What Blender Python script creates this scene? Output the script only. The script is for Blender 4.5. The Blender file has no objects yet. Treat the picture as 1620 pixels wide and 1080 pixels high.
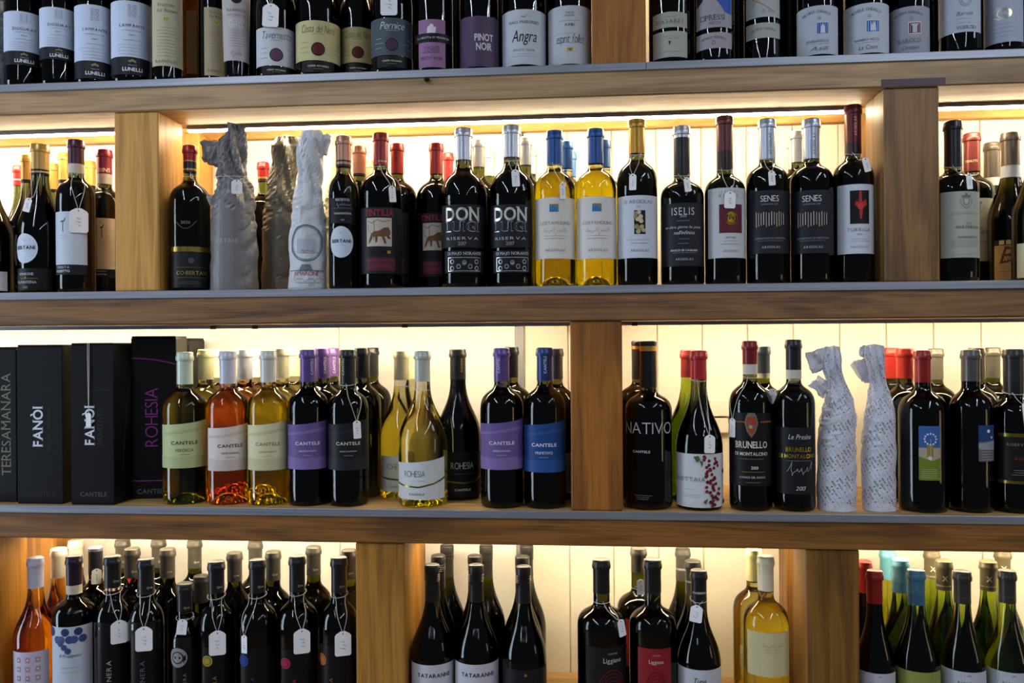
# Wine shop shelf: a wall of wooden shelving with lit bays full of bottles.
import bpy, math, random
import numpy as np
from mathutils import Matrix, Vector, noise

scene = bpy.context.scene
COL = scene.collection
CAM_Y, CAM_Z = -1.58, 1.50
YAW, ROLL = math.radians(5.04), math.radians(-0.375)

# ---------------------------------------------------------------- camera
cam_data = bpy.data.cameras.new('camera')
cam_data.sensor_width = 36.0
cam_data.lens = 36.0 * 1330.0 / 1620.0
cam = bpy.data.objects.new('camera', cam_data)
cam.matrix_world = (Matrix.Translation((0, CAM_Y, CAM_Z)) @ Matrix.Rotation(YAW, 4, 'Z')
                    @ Matrix.Rotation(math.pi / 2, 4, 'X') @ Matrix.Rotation(ROLL, 4, 'Z'))
COL.objects.link(cam)
scene.camera = cam

# ---------------------------------------------------------------- world, lamps, exposure
world = bpy.data.worlds.new('room_ambience')
scene.world = world
world.use_nodes = True
wb = world.node_tree.nodes['Background']
wb.inputs['Color'].default_value = (0.72, 0.80, 1.0, 1)
wb.inputs['Strength'].default_value = 0.10

def area(name, loc, target, sx, sy, power, col):
    d = bpy.data.lights.new(name, 'AREA')
    d.shape = 'RECTANGLE'; d.size = sx; d.size_y = sy; d.energy = power; d.color = col
    o = bpy.data.objects.new(name, d)
    o.location = loc
    v = Vector(target) - Vector(loc)
    o.rotation_euler = v.to_track_quat('-Z', 'Y').to_euler()
    COL.objects.link(o)
    return o
# fluorescent ceiling tubes of the shop, running towards the shelf
TUBE = (0.80, 0.88, 1.0)
for tx in (-1.15, 1.20):
    area('ceiling_tube', (tx, -2.25, 2.75), (tx, -2.25, 0), 0.07, 3.2, 36.0, TUBE)
# glazed shop door in the side wall, seen as a streak in every bottle
area('shop_door_daylight', (-3.4, -1.05, 1.35), (0, -0.1, 1.35), 0.75, 2.4, 50.0, (0.70, 0.84, 1.0))
# high window opposite the door, and the warm lamp of the display across the aisle
area('high_window_daylight', (3.3, -1.25, 3.35), (0, -0.2, 2.0), 0.55, 0.9, 14.0, (0.78, 0.88, 1.0))
area('aisle_display_lamp', (2.9, -1.15, 1.25), (0, 0.0, 1.30), 0.45, 0.8, 3.2, (1.0, 0.70, 0.34))
scene.view_settings.view_transform = 'Standard'
scene.view_settings.look = 'None'
scene.view_settings.gamma = 1.0
scene.view_settings.use_curve_mapping = False
scene.view_settings.exposure = 0.0
LED_COLOR, LED_POWER = (1.0, 0.84, 0.56), 84.0

# ---------------------------------------------------------------- colours and materials
def lin(c):
    return c / 12.92 if c <= 0.04045 else ((c + 0.055) / 1.055) ** 2.4
def hexc(h):
    return tuple(lin(int(h[i:i + 2], 16) / 255) for i in (0, 2, 4)) + (1.0,)

MATS = {}
def new_mat(key):
    m = bpy.data.materials.new(key)
    m.use_nodes = True
    MATS[key] = m
    return m, m.node_tree.nodes, m.node_tree.links, m.node_tree.nodes['Principled BSDF']

def paint(h, rough=0.55, metal=0.0, bump=0.0):
    """printed paper, ink, card, foil: one colour with a faint procedural mottling"""
    key = 'paint_%s_%s_%s_%s' % (h, rough, metal, bump)
    if key in MATS: return MATS[key]
    m, N, L, p = new_mat(key)
    c = hexc(h)
    if metal == 0 and max(c[:3]) < 0.05: c = tuple(x * 0.55 for x in c[:3]) + (1,)      # printing black is denser than its swatch
    tc = N.new('ShaderNodeTexCoord'); nz = N.new('ShaderNodeTexNoise')
    nz.inputs['Scale'].default_value = 90.0
    mx = N.new('ShaderNodeMix'); mx.data_type = 'RGBA'
    mx.inputs['A'].default_value = c
    mx.inputs['B'].default_value = tuple(x * 0.90 for x in c[:3]) + (1,)
    L.new(tc.outputs['Object'], nz.inputs['Vector'])
    L.new(nz.outputs['Fac'], mx.inputs['Factor'])
    L.new(mx.outputs['Result'], p.inputs['Base Color'])
    p.inputs['Roughness'].default_value = rough
    p.inputs['Metallic'].default_value = metal
    if metal == 0: p.inputs['Specular IOR Level'].default_value = 0.22
    if bump:
        b = N.new('ShaderNodeBump'); b.inputs['Strength'].default_value = bump
        b.inputs['Distance'].default_value = 0.002
        L.new(nz.outputs['Fac'], b.inputs['Height']); L.new(b.outputs['Normal'], p.inputs['Normal'])
    return m

# what one metre of each glass and wine swallows, red green blue
GLASS = {
    'dark':   (104, 102, 225), 'black':  (260, 270, 330), 'brown': (75, 100, 260),
    'yellow': (3.2, 4.6, 40),  'pale':   (2.2, 3.4, 22),  'olive': (13, 12, 75),
    'orange': (2.4, 10.0, 32), 'amber':  (4.0, 17.0, 70), 'rose':  (22, 90, 95),
    'green':  (42, 32, 120),   'clear':  (1.0, 0.8, 1.2),
}
def glass(kind):
    key = 'glass_' + kind
    if key in MATS: return MATS[key]
    m, N, L, p = new_mat(key)
    p.inputs['Base Color'].default_value = (1, 1, 1, 1)
    p.inputs['Roughness'].default_value = 0.0
    p.inputs['IOR'].default_value = 1.45
    p.inputs['Transmission Weight'].default_value = 1.0
    s = GLASS[kind]; d = max(s)
    va = N.new('ShaderNodeVolumeAbsorption')
    va.inputs['Density'].default_value = d
    va.inputs['Color'].default_value = tuple(1 - x / d for x in s) + (1,)
    L.new(va.outputs['Volume'], N['Material Output'].inputs['Volume'])
    return m

def wood(key, light, dark, axis='X', seed=0.0, rough=0.5):
    """planed softwood: long grain, rings, a few knots and old stains"""
    if key in MATS: return MATS[key]
    m, N, L, p = new_mat(key)
    tc = N.new('ShaderNodeTexCoord'); mp = N.new('ShaderNodeMapping')
    st = {'X': (1.2, 16, 16), 'Z': (16, 16, 1.2)}[axis]
    mp.inputs['Scale'].default_value = st
    mp.inputs['Location'].default_value = (seed, seed * 1.7, seed * 0.6)
    L.new(tc.outputs['Object'], mp.inputs['Vector'])
    n1 = N.new('ShaderNodeTexNoise'); n1.inputs['Scale'].default_value = 1.6
    n1.inputs['Detail'].default_value = 3; n1.inputs['Distortion'].default_value = 0.8
    L.new(mp.outputs['Vector'], n1.inputs['Vector'])
    mul = N.new('ShaderNodeMath'); mul.operation = 'MULTIPLY'; mul.inputs[1].default_value = 6.0
    L.new(n1.outputs['Fac'], mul.inputs[0])
    fr = N.new('ShaderNodeMath'); fr.operation = 'PINGPONG'; fr.inputs[1].default_value = 1.0
    L.new(mul.outputs[0], fr.inputs[0])
    mp2 = N.new('ShaderNodeMapping')
    mp2.inputs['Scale'].default_value = {'X': (7, 360, 360), 'Z': (360, 360, 7)}[axis]
    L.new(tc.outputs['Object'], mp2.inputs['Vector'])
    n2 = N.new('ShaderNodeTexNoise'); n2.inputs['Scale'].default_value = 1.0; n2.inputs['Detail'].default_value = 5
    L.new(mp2.outputs['Vector'], n2.inputs['Vector'])
    mixf = N.new('ShaderNodeMix'); mixf.data_type = 'FLOAT'; mixf.inputs['Factor'].default_value = 0.62
    L.new(fr.outputs[0], mixf.inputs['A']); L.new(n2.outputs['Fac'], mixf.inputs['B'])
    cr = N.new('ShaderNodeValToRGB')
    cr.color_ramp.elements[0].position = 0.30; cr.color_ramp.elements[0].color = hexc(dark)
    cr.color_ramp.elements[1].position = 0.70; cr.color_ramp.elements[1].color = hexc(light)
    L.new(mixf.outputs['Result'], cr.inputs['Fac'])
    # stains with soft outlines
    mp3 = N.new('ShaderNodeMapping')
    mp3.inputs['Scale'].default_value = {'X': (3.0, 9, 9), 'Z': (9, 9, 3.0)}[axis]
    mp3.inputs['Location'].default_value = (seed * 3.1, seed, seed)
    L.new(tc.outputs['Object'], mp3.inputs['Vector'])
    n3 = N.new('ShaderNodeTexNoise'); n3.inputs['Scale'].default_value = 1.0; n3.inputs['Detail'].default_value = 4
    L.new(mp3.outputs['Vector'], n3.inputs['Vector'])
    rr = N.new('ShaderNodeValToRGB')
    rr.color_ramp.elements[0].position = 0.56; rr.color_ramp.elements[0].color = (0, 0, 0, 1)
    rr.color_ramp.elements[1].position = 0.70; rr.color_ramp.elements[1].color = (0.6, 0.6, 0.6, 1)
    L.new(n3.outputs['Fac'], rr.inputs['Fac'])
    mx = N.new('ShaderNodeMix'); mx.data_type = 'RGBA'
    L.new(rr.outputs['Color'], mx.inputs['Factor']); L.new(cr.outputs['Color'], mx.inputs['A'])
    dk = hexc(dark); mx.inputs['B'].default_value = tuple(x * 0.62 for x in dk[:3]) + (1,)
    L.new(mx.outputs['Result'], p.inputs['Base Color'])
    p.inputs['Roughness'].default_value = rough
    b = N.new('ShaderNodeBump'); b.inputs['Strength'].default_value = 0.25; b.inputs['Distance'].default_value = 0.001
    L.new(mixf.outputs['Result'], b.inputs['Height']); L.new(b.outputs['Normal'], p.inputs['Normal'])
    return m

def wrapping_paper(h, rough, metal):
    """thin paper that lets some light through"""
    key = 'wrapping_paper_%s' % h
    if key in MATS: return MATS[key]
    m, N, L, p = new_mat(key)
    tc = N.new('ShaderNodeTexCoord'); nz = N.new('ShaderNodeTexNoise'); nz.inputs['Scale'].default_value = 60.0
    mx = N.new('ShaderNodeMix'); mx.data_type = 'RGBA'; c = hexc(h)
    mx.inputs['A'].default_value = c; mx.inputs['B'].default_value = tuple(x * 0.85 for x in c[:3]) + (1,)
    L.new(tc.outputs['Object'], nz.inputs['Vector']); L.new(nz.outputs['Fac'], mx.inputs['Factor']); L.new(mx.outputs['Result'], p.inputs['Base Color'])
    p.inputs['Roughness'].default_value = rough; p.inputs['Metallic'].default_value = metal
    tr = N.new('ShaderNodeBsdfTranslucent'); L.new(mx.outputs['Result'], tr.inputs['Color'])
    ms = N.new('ShaderNodeMixShader'); ms.inputs['Fac'].default_value = 0.14
    L.new(p.outputs['BSDF'], ms.inputs[1]); L.new(tr.outputs['BSDF'], ms.inputs[2])
    L.new(ms.outputs['Shader'], N['Material Output'].inputs['Surface'])
    return m

def metal_strip():
    key = 'brushed_aluminium'
    if key in MATS: return MATS[key]
    m, N, L, p = new_mat(key)
    tc = N.new('ShaderNodeTexCoord'); mp = N.new('ShaderNodeMapping'); mp.inputs['Scale'].default_value = (4, 200, 200)
    nz = N.new('ShaderNodeTexNoise'); nz.inputs['Scale'].default_value = 1.0; nz.inputs['Detail'].default_value = 3
    cr = N.new('ShaderNodeValToRGB')
    cr.color_ramp.elements[0].color = (0.20, 0.22, 0.26, 1); cr.color_ramp.elements[1].color = (0.42, 0.45, 0.52, 1)
    L.new(tc.outputs['Object'], mp.inputs['Vector']); L.new(mp.outputs['Vector'], nz.inputs['Vector'])
    L.new(nz.outputs['Fac'], cr.inputs['Fac']); L.new(cr.outputs['Color'], p.inputs['Base Color'])
    p.inputs['Metallic'].default_value = 0.75; p.inputs['Roughness'].default_value = 0.48
    return m

def emit(key, col, power):
    if key in MATS: return MATS[key]
    m, N, L, p = new_mat(key)
    p.inputs['Base Color'].default_value = (0.9, 0.9, 0.85, 1)
    p.inputs['Emission Color'].default_value = col + (1,)
    p.inputs['Emission Strength'].default_value = power
    return m

# ---------------------------------------------------------------- mesh helpers
def tag(o, label, cat, group=None, kind=None):
    if label: o['label'] = label
    if cat: o['category'] = cat
    if group: o['group'] = group
    if kind: o['kind'] = kind
    return o

def empty(name, loc, rz=0.0):
    o = bpy.data.objects.new(name, None)
    o.empty_display_size = 0.05
    o.location = loc; o.rotation_euler = (0, 0, rz)
    COL.objects.link(o)
    return o

class MB:
    """collects faces with a material each; build() links ONE mesh object"""
    def __init__(self):
        self.v = []; self.f = []; self.mi = []; self.mats = []
    def mat(self, m):
        if m not in self.mats: self.mats.append(m)
        return self.mats.index(m)
    def add(self, verts, faces, m):
        k = len(self.v); i = self.mat(m)
        self.v.extend(verts)
        self.f.extend([tuple(k + q for q in f) for f in faces])
        self.mi.extend([i] * len(faces))
    def box(self, x0, x1, y0, y1, z0, z1, m, bev=0.0):
        if bev <= 0:
            vs = [(x, y, z) for x in (x0, x1) for y in (y0, y1) for z in (z0, z1)]
            fs = [(0, 1, 3, 2), (4, 6, 7, 5), (0, 4, 5, 1), (2, 3, 7, 6), (0, 2, 6, 4), (1, 5, 7, 3)]
        else:
            vs = []; ids = {}
            for i, x in enumerate((x0, x1)):
                for j, y in enumerate((y0, y1)):
                    for k, z in enumerate((z0, z1)):
                        sx, sy, sz = (bev, -bev)[i], (bev, -bev)[j], (bev, -bev)[k]
                        for a, q in (('x', (x, y + sy, z + sz)), ('y', (x + sx, y, z + sz)), ('z', (x + sx, y + sy, z))):
                            ids[i, j, k, a] = len(vs); vs.append(q)
            I = lambda i, j, k, a: ids[i, j, k, a]
            fs = [(I(0,0,0,'x'), I(0,0,1,'x'), I(0,1,1,'x'), I(0,1,0,'x')), (I(1,0,0,'x'), I(1,1,0,'x'), I(1,1,1,'x'), I(1,0,1,'x')),
                  (I(0,0,0,'y'), I(1,0,0,'y'), I(1,0,1,'y'), I(0,0,1,'y')), (I(0,1,0,'y'), I(0,1,1,'y'), I(1,1,1,'y'), I(1,1,0,'y')),
                  (I(0,0,0,'z'), I(0,1,0,'z'), I(1,1,0,'z'), I(1,0,0,'z')), (I(0,0,1,'z'), I(1,0,1,'z'), I(1,1,1,'z'), I(0,1,1,'z'))]
            for j in (0, 1):
                for k in (0, 1):
                    fs.append((I(0,j,k,'y'), I(1,j,k,'y'), I(1,j,k,'z'), I(0,j,k,'z')))
                    fs.append((I(j,0,k,'x'), I(j,1,k,'x'), I(j,1,k,'z'), I(j,0,k,'z')))
                    fs.append((I(j,k,0,'x'), I(j,k,1,'x'), I(j,k,1,'y'), I(j,k,0,'y')))
            for i in (0, 1):
                for j in (0, 1):
                    for k in (0, 1):
                        fs.append((I(i,j,k,'x'), I(i,j,k,'y'), I(i,j,k,'z')))
        self.add(vs, fs, m)
    def lathe(self, prof, m, n=40, cx=0.0, cy=0.0):
        """prof: (radius, z) from the bottom axis to the top axis"""
        vs = []; fs = []; rows = []
        cs = [(math.sin(2 * math.pi * k / n), -math.cos(2 * math.pi * k / n)) for k in range(n)]
        for r, z in prof:
            if r < 1e-6:
                rows.append([len(vs)]); vs.append((cx, cy, z))
            else:
                rows.append(list(range(len(vs), len(vs) + n)))
                vs.extend([(cx + r * s, cy + r * c, z) for s, c in cs])
        for a, b in zip(rows, rows[1:]):
            for k in range(n):
                k2 = (k + 1) % n
                if len(a) == 1 and len(b) == 1: continue
                if len(a) == 1: fs.append((a[0], b[k2], b[k]))
                elif len(b) == 1: fs.append((a[k], a[k2], b[0]))
                else: fs.append((a[k], a[k2], b[k2], b[k]))
        self.add(vs, fs, m)
    def tube(self, pts, r, m, n=5, closed=False):
        P = [Vector(p) for p in pts]; vs = []; fs = []; N = len(P)
        for i, p in enumerate(P):
            a = P[i - 1] if (i > 0 or closed) else p
            b = P[(i + 1) % N] if (i < N - 1 or closed) else p
            t = (b - a)
            t = t.normalized() if t.length > 1e-9 else Vector((0, 0, 1))
            up = Vector((0, 1, 0)) if abs(t.y) < 0.9 else Vector((1, 0, 0))
            u = t.cross(up).normalized(); w = t.cross(u)
            for k in range(n):
                q = 2 * math.pi * k / n
                vs.append(tuple(p + (u * math.cos(q) + w * math.sin(q)) * r))
        for i in range(N if closed else N - 1):
            j = (i + 1) % N
            for k in range(n):
                k2 = (k + 1) % n
                fs.append((i * n + k, i * n + k2, j * n + k2, j * n + k))
        if not closed:
            fs.append(tuple(range(n))[::-1]); fs.append(tuple((N - 1) * n + k for k in range(n)))
        self.add(vs, fs, m)
    def build(self, name, parent=None, smooth=False, loc=None):
        me = bpy.data.meshes.new(name)
        me.from_pydata(self.v, [], self.f)
        for m in self.mats: me.materials.append(m)
        if len(self.mats) > 1: me.polygons.foreach_set('material_index', self.mi)
        if smooth: me.polygons.foreach_set('use_smooth', [True] * len(me.polygons))
        me.update()
        if smooth: me.set_sharp_from_angle(angle=math.radians(38))
        o = bpy.data.objects.new(name, me)
        COL.objects.link(o)
        if parent: o.parent = parent
        if loc: o.location = loc
        return o

# ---------------------------------------------------------------- lettering
_gl = {}
def glyph(ch, wt):
    k = (ch, wt)
    if k in _gl: return _gl[k]
    cu = bpy.data.curves.new('glyph', 'FONT')
    cu.body = ch; cu.size = 1.0; cu.resolution_u = 3; cu.offset = wt
    ob = bpy.data.objects.new('glyph', cu)
    me = ob.to_mesh()
    v = [(p.co.x, p.co.y) for p in me.vertices]
    f = [tuple(p.vertices) for p in me.polygons]
    ob.to_mesh_clear()
    bpy.data.objects.remove(ob); bpy.data.curves.remove(cu)
    if v:
        x0 = min(p[0] for p in v); x1 = max(p[0] for p in v)
        v = [(x - x0, y) for x, y in v]; w = x1 - x0
    else: w = 0.28
    _gl[k] = (v, f, w)
    return _gl[k]
SERIF = {'A': '00 90', 'B': '10 11', 'D': '10 11', 'E': '10 11', 'F': '10 11', 'H': '10 11 80 81', 'I': '50 51', 'K': '10 11 90 91',
         'L': '10 11', 'M': '00 90 11 81', 'N': '10 01 91', 'P': '10 11', 'R': '10 11 90', 'T': '50', 'U': '11 81', 'V': '01 91', 'Y': '50 01 91', '1': '50'}
def text2d(s, style):
    """-> verts, faces, width, height of one line; style letters: b bold, t thin, i italic, s serif, w wide"""
    wt = 0.022 if 'b' in style else (-0.012 if 't' in style else 0.0)
    gap = 0.20 if 'w' in style else 0.075
    V = []; F = []; x = 0.0
    for ch in s:
        v, f, w = glyph(ch, wt)
        k = len(V)
        V.extend([(x + a, b) for a, b in v]); F.extend([tuple(k + q for q in g) for g in f])
        if 's' in style:
            for q in SERIF.get(ch, '').split():
                cx = x + w * (int(q[0]) / 10 + 0.05); y = 0.0 if q[1] == '0' else 0.70
                k = len(V); hw = 0.10
                V.extend([(cx - hw, y - 0.012), (cx + hw, y - 0.012), (cx + hw, y + 0.028), (cx - hw, y + 0.028)]); F.append((k, k + 1, k + 2, k + 3))
        x += w + gap
    W = max(x - gap, 0.05)
    if 'i' in style: V = [(a + 0.30 * b, b) for a, b in V]
    return V, F, W, 0.72
def stroke(pts, th):
    V = []; F = []
    for i, (x, y) in enumerate(pts):
        a = pts[max(i - 1, 0)]; b = pts[min(i + 1, len(pts) - 1)]
        dx, dy = b[0] - a[0], b[1] - a[1]; l = math.hypot(dx, dy) or 1
        V += [(x - dy / l * th / 2, y + dx / l * th / 2), (x + dy / l * th / 2, y - dx / l * th / 2)]
    for i in range(len(pts) - 1): F.append((2 * i, 2 * i + 1, 2 * i + 3, 2 * i + 2))
    return V, F
def slices(pts, step=0.0022):
    """fill an outline with upright strips so that it follows a curved label"""
    xs = sorted({round(p[0], 6) for p in pts}); cols = []
    for a, b in zip(xs, xs[1:]):
        n = max(1, int((b - a) / step) + 1); cols += [(a + (b - a) * j / n, a + (b - a) * (j + 1) / n) for j in range(n)]
    V = []; F = []; E = list(zip(pts, pts[1:] + pts[:1]))
    for a, b in cols:
        m = (a + b) / 2; hit = []
        for (xa, ya), (xb, yb) in E:
            if min(xa, xb) < m < max(xa, xb):
                f = lambda x: ya + (yb - ya) * (x - xa) / (xb - xa)
                hit.append((f(m), f(a), f(b)))
        hit.sort()
        for lo, hi in zip(hit[::2], hit[1::2]):
            k = len(V); V += [(a, lo[1]), (b, lo[2]), (b, hi[2]), (a, hi[1])]; F.append((k, k + 1, k + 2, k + 3))
    return V, F
def cursive(w, h, seed):
    """a line of joined-up handwriting: tall and low loops of uneven width"""
    rnd = random.Random(seed); pts = []; x = 0.0; steps = []
    while x < w:
        tall = not steps or rnd.random() < 0.18
        l = h * (0.55 if tall else rnd.uniform(0.28, 0.5)); steps.append((x, l, (0.95 if tall else rnd.uniform(0.25, 0.45)) * (-1 if rnd.random() < 0.12 else 1))); x += l
    for x0, l, amp in steps:
        for q in range(8):
            t = q / 8; y = amp * h * 0.5 * (1 - math.cos(2 * math.pi * t)) - 0.4 * h * 0.5
            pts.append((-w / 2 + x0 + l * t + 0.35 * y + 0.12 * l * math.sin(2 * math.pi * t), y))
    return pts

def print_parts(parent, prints, W, H, place, k_arc=1.0, each=False):
    """a print as one mesh under what it is printed on, or a mesh for each word and motif"""
    pb = MB(); last = None
    for V, F, c, lay in print_shapes(prints, W, H, k_arc):
        if each and last is not None and lay != last:
            pb.build(PRINT_NAME.get(prints[last][0], 'lettering'), parent); pb = MB()
        pb.add([place(x, z, lay) for x, z in V], F, ink(c)); last = lay
    if pb.v: pb.build(PRINT_NAME.get(prints[last][0], 'lettering') if each else 'lettering', parent)
PRINT_NAME = {'K': 'printed_line', 'R': 'printed_line', 'D': 'printed_disc', 'O': 'printed_ring', 'P': 'printed_shape'}
def print_shapes(prints, W, H, k_arc=1.0):
    """as raw_shapes; k_arc narrows the design on strongly curved labels, shapes that run to the edge keep running to it"""
    for V, F, col, lay in raw_shapes(prints, W, H):
        p = prints[lay]; kd = p[0]
        if k_arc < 1.0 and max(abs(x) for x, z in V) < 0.47 * W:
            V = [(x * k_arc, z) for x, z in V]
            if kd in 'ADO' or (kd == 'T' and (len(p) < 8 or p[7] > 0)):
                zc = p[3 if kd in 'TA' else 2] * H; V = [(x, zc + (z - zc) * k_arc) for x, z in V]
        if kd in 'TA' and max(z for x, z in V) - min(z for x, z in V) > 0.0065:      # big letters follow the curve of the glass
            V2 = []; F2 = []
            for f in F:
                sv, sf = slices([V[q] for q in f], 0.0025); k0 = len(V2)
                V2 += sv; F2 += [tuple(k0 + q for q in g) for g in sf]
            V, F = V2, F2
        yield V, F, col, lay
def raw_shapes(prints, W, H):
    """2D shapes of a printed surface W wide and H high, centred at u, bottom at 0: yields verts, faces, colour, layer"""
    for i, p in enumerate(prints):
        k = p[0]
        if k == 'T' or k == 'V':
            _, s, u, v, w, col, style = p[:7]
            V, F, tw, th = text2d(s, style)
            L = H if k == 'V' else W
            sc = w * L / tw
            kk = p[7] if len(p) > 7 else 1.0
            sy = sc * kk if kk > 0 else -kk * (W if k == 'V' else H) / 0.72
            if k == 'T': V = [(u * W / 2 + (a - tw / 2) * sc, v * H + (b - 0.35) * sy) for a, b in V]
            else: V = [(u * W / 2 - (b - 0.35) * sy, v * H + (a - tw / 2) * sc) for a, b in V]
            yield V, F, col, i
        elif k == 'A':            # text on an arc, convex upwards
            _, s, u, v, w, rad, col, style = p[:8]
            V, F, tw, th = text2d(s, style); sc = w * W / tw; R = rad * W
            out = []
            for a, b in V:
                an = (a - tw / 2) * sc / R; rr = R + (b - 0.35) * sc
                out.append((u * W / 2 + rr * math.sin(an), v * H - R + rr * math.cos(an)))
            yield out, F, col, i
        elif k == 'R':
            _, u0, u1, v0, v1, col = p[:6]
            n = max(1, int(abs(u1 - u0) * 10)); V = []; F = []
            for j in range(n + 1):
                x = (u0 + (u1 - u0) * j / n) * W / 2
                V += [(x, v0 * H), (x, v1 * H)]
            for j in range(n): F.append((2 * j, 2 * j + 2, 2 * j + 3, 2 * j + 1))
            yield V, F, col, i
        elif k == 'D' or k == 'O':
            _, u, v, r, col = p[:5]
            r0 = r * H; x0, y0 = u * W / 2, v * H; n = 28
            rings = [0.0, 0.5, 1.0] if k == 'D' else [1.0 - p[5], 1.0]
            asp = p[6] if len(p) > 6 else 1.0
            V = [(x0 + r0 * q * asp * math.cos(2 * math.pi * j / n), y0 + r0 * q * math.sin(2 * math.pi * j / n)) for q in rings for j in range(n)]
            F = []
            for a in range(len(rings) - 1):
                for j in range(n):
                    j2 = (j + 1) % n
                    F.append((a * n + j, (a + 1) * n + j, (a + 1) * n + j2, a * n + j2))
            yield V, F, col, i
        elif k == 'P':
            _, pts, col = p[:3]
            V, F = slices([(a * W / 2, b * H) for a, b in pts])
            if V: yield V, F, col, i
        elif k == 'K':            # a drawn stroke through points
            _, pts, th, col = p[:4]
            Q = [(a * W / 2, b * H) for a, b in pts]; S = [Q[0]]
            for (xa, ya), (xb, yb) in zip(Q, Q[1:]):
                nn = max(1, int(math.hypot(xb - xa, yb - ya) / 0.002))
                S += [(xa + (xb - xa) * j / nn, ya + (yb - ya) * j / nn) for j in range(1, nn + 1)]
            V, F = stroke(S, th)
            yield V, F, col, i
        elif k == 'S':            # flowing handwriting
            _, u, v, w, h, col, seed = p[:7]
            pts = cursive(w * W, h * H, seed)
            V, F = stroke([(u * W / 2 + a, v * H + b) for a, b in pts], p[7] if len(p) > 7 else 0.0005)
            yield V, F, col, i
        elif k == 'N':            # fine print: short grey rules, line by line
            _, u, v0, v1, w, n, col, seed = p[:8]
            rnd = random.Random(seed)
            for j in range(n):
                y = (v0 + (v1 - v0) * j / max(1, n - 1)) * H
                ww = w * W * rnd.uniform(0.7, 1.0); x = u * W / 2 - ww / 2; V = []; F = []
                while x < u * W / 2 + ww / 2:
                    l = rnd.uniform(0.0015, 0.004); q = len(V)
                    V += [(x, y - 0.00028), (x + l, y - 0.00028), (x + l, y + 0.00028), (x, y + 0.00028)]; F.append((q, q + 1, q + 2, q + 3))
                    x += l + 0.0006
                yield V, F, col, i

INK = {}
def ink(col):
    if isinstance(col, str) and col.startswith('*'): return paint(col[1:], 0.28, 0.85)
    return paint(col, 0.5)

PLANK_X0 = -0.1365
JOINT_X = 0.1143
CLIP_X = [-0.7791, -0.6885, -0.3707, 0.0971]
WHITE_PANELS = [(-1.84, -0.5641), (-0.5625, -0.159)]
BRACKET = (0.2683, 0.307, 1.297, 1.3692)
SCREW_X = -0.2979

# ---------------------------------------------------------------- bottles, wrapped bottles, boxes, tags
SHELF_Z = {0: 2.430, 1: 2.0168, 2: 1.6033, 3: 1.1812, 4: 0.7610}

def bez(p0, p1, p2, p3, n):
    out = []
    for i in range(1, n + 1):
        t = i / n; a = (1 - t) ** 3; b = 3 * t * (1 - t) ** 2; c = 3 * t * t * (1 - t); d = t ** 3
        out.append((a * p0[0] + b * p1[0] + c * p2[0] + d * p3[0], a * p0[1] + b * p1[1] + c * p2[1] + d * p3[1]))
    return out
def profile(B):
    """outer wall of the bottle as (radius, z)"""
    r, h, rn = B['r'], B['h'], B['rc'] - 0.0012
    if B['sh'] == 'burg':
        zs, zn = B.get('zs', 0.40) * h, B.get('zn', 0.80) * h
        L = zn - zs; p1, p2 = 0.42, 0.48
    else:
        zs, zn = B.get('zs', 0.61) * h, B.get('zn', 0.775) * h
        L = zn - zs; p1, p2 = 0.78, 0.62
    rb = r * B.get('taper', 1.0)
    P = [(0.0, 0.022), (rb * 0.25, 0.019), (rb * 0.5, 0.010), (rb * 0.70, 0.0015), (rb * 0.80, 0.0), (rb * 0.93, 0.0015), (rb * 0.985, 0.005), (rb, 0.010)]
    for k in range(1, 9):
        t = k / 8; P.append((rb + (r - rb) * t, 0.010 + (zs - 0.010) * t))
    P += bez((r, zs), (r, zs + p1 * L), (rn * 1.02, zs + p2 * L), (rn, zn), 14)
    P += [(rn * 0.985, (zn + h) / 2), (rn * 0.97, h - 0.016)]
    return P, zs, zn
def prof_r(P, z):
    Q = [(zz, rr) for rr, zz in P[7:]]
    if z <= Q[0][0]: return Q[0][1]
    for (z0, r0), (z1, r1) in zip(Q, Q[1:]):
        if z <= z1: return r0 + (r1 - r0) * (z - z0) / max(1e-9, z1 - z0)
    return Q[-1][1]

def wrap_pt(P, a, z, off):
    R = prof_r(P, z) + off
    return (R * math.sin(a), -R * math.cos(a), z)

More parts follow.
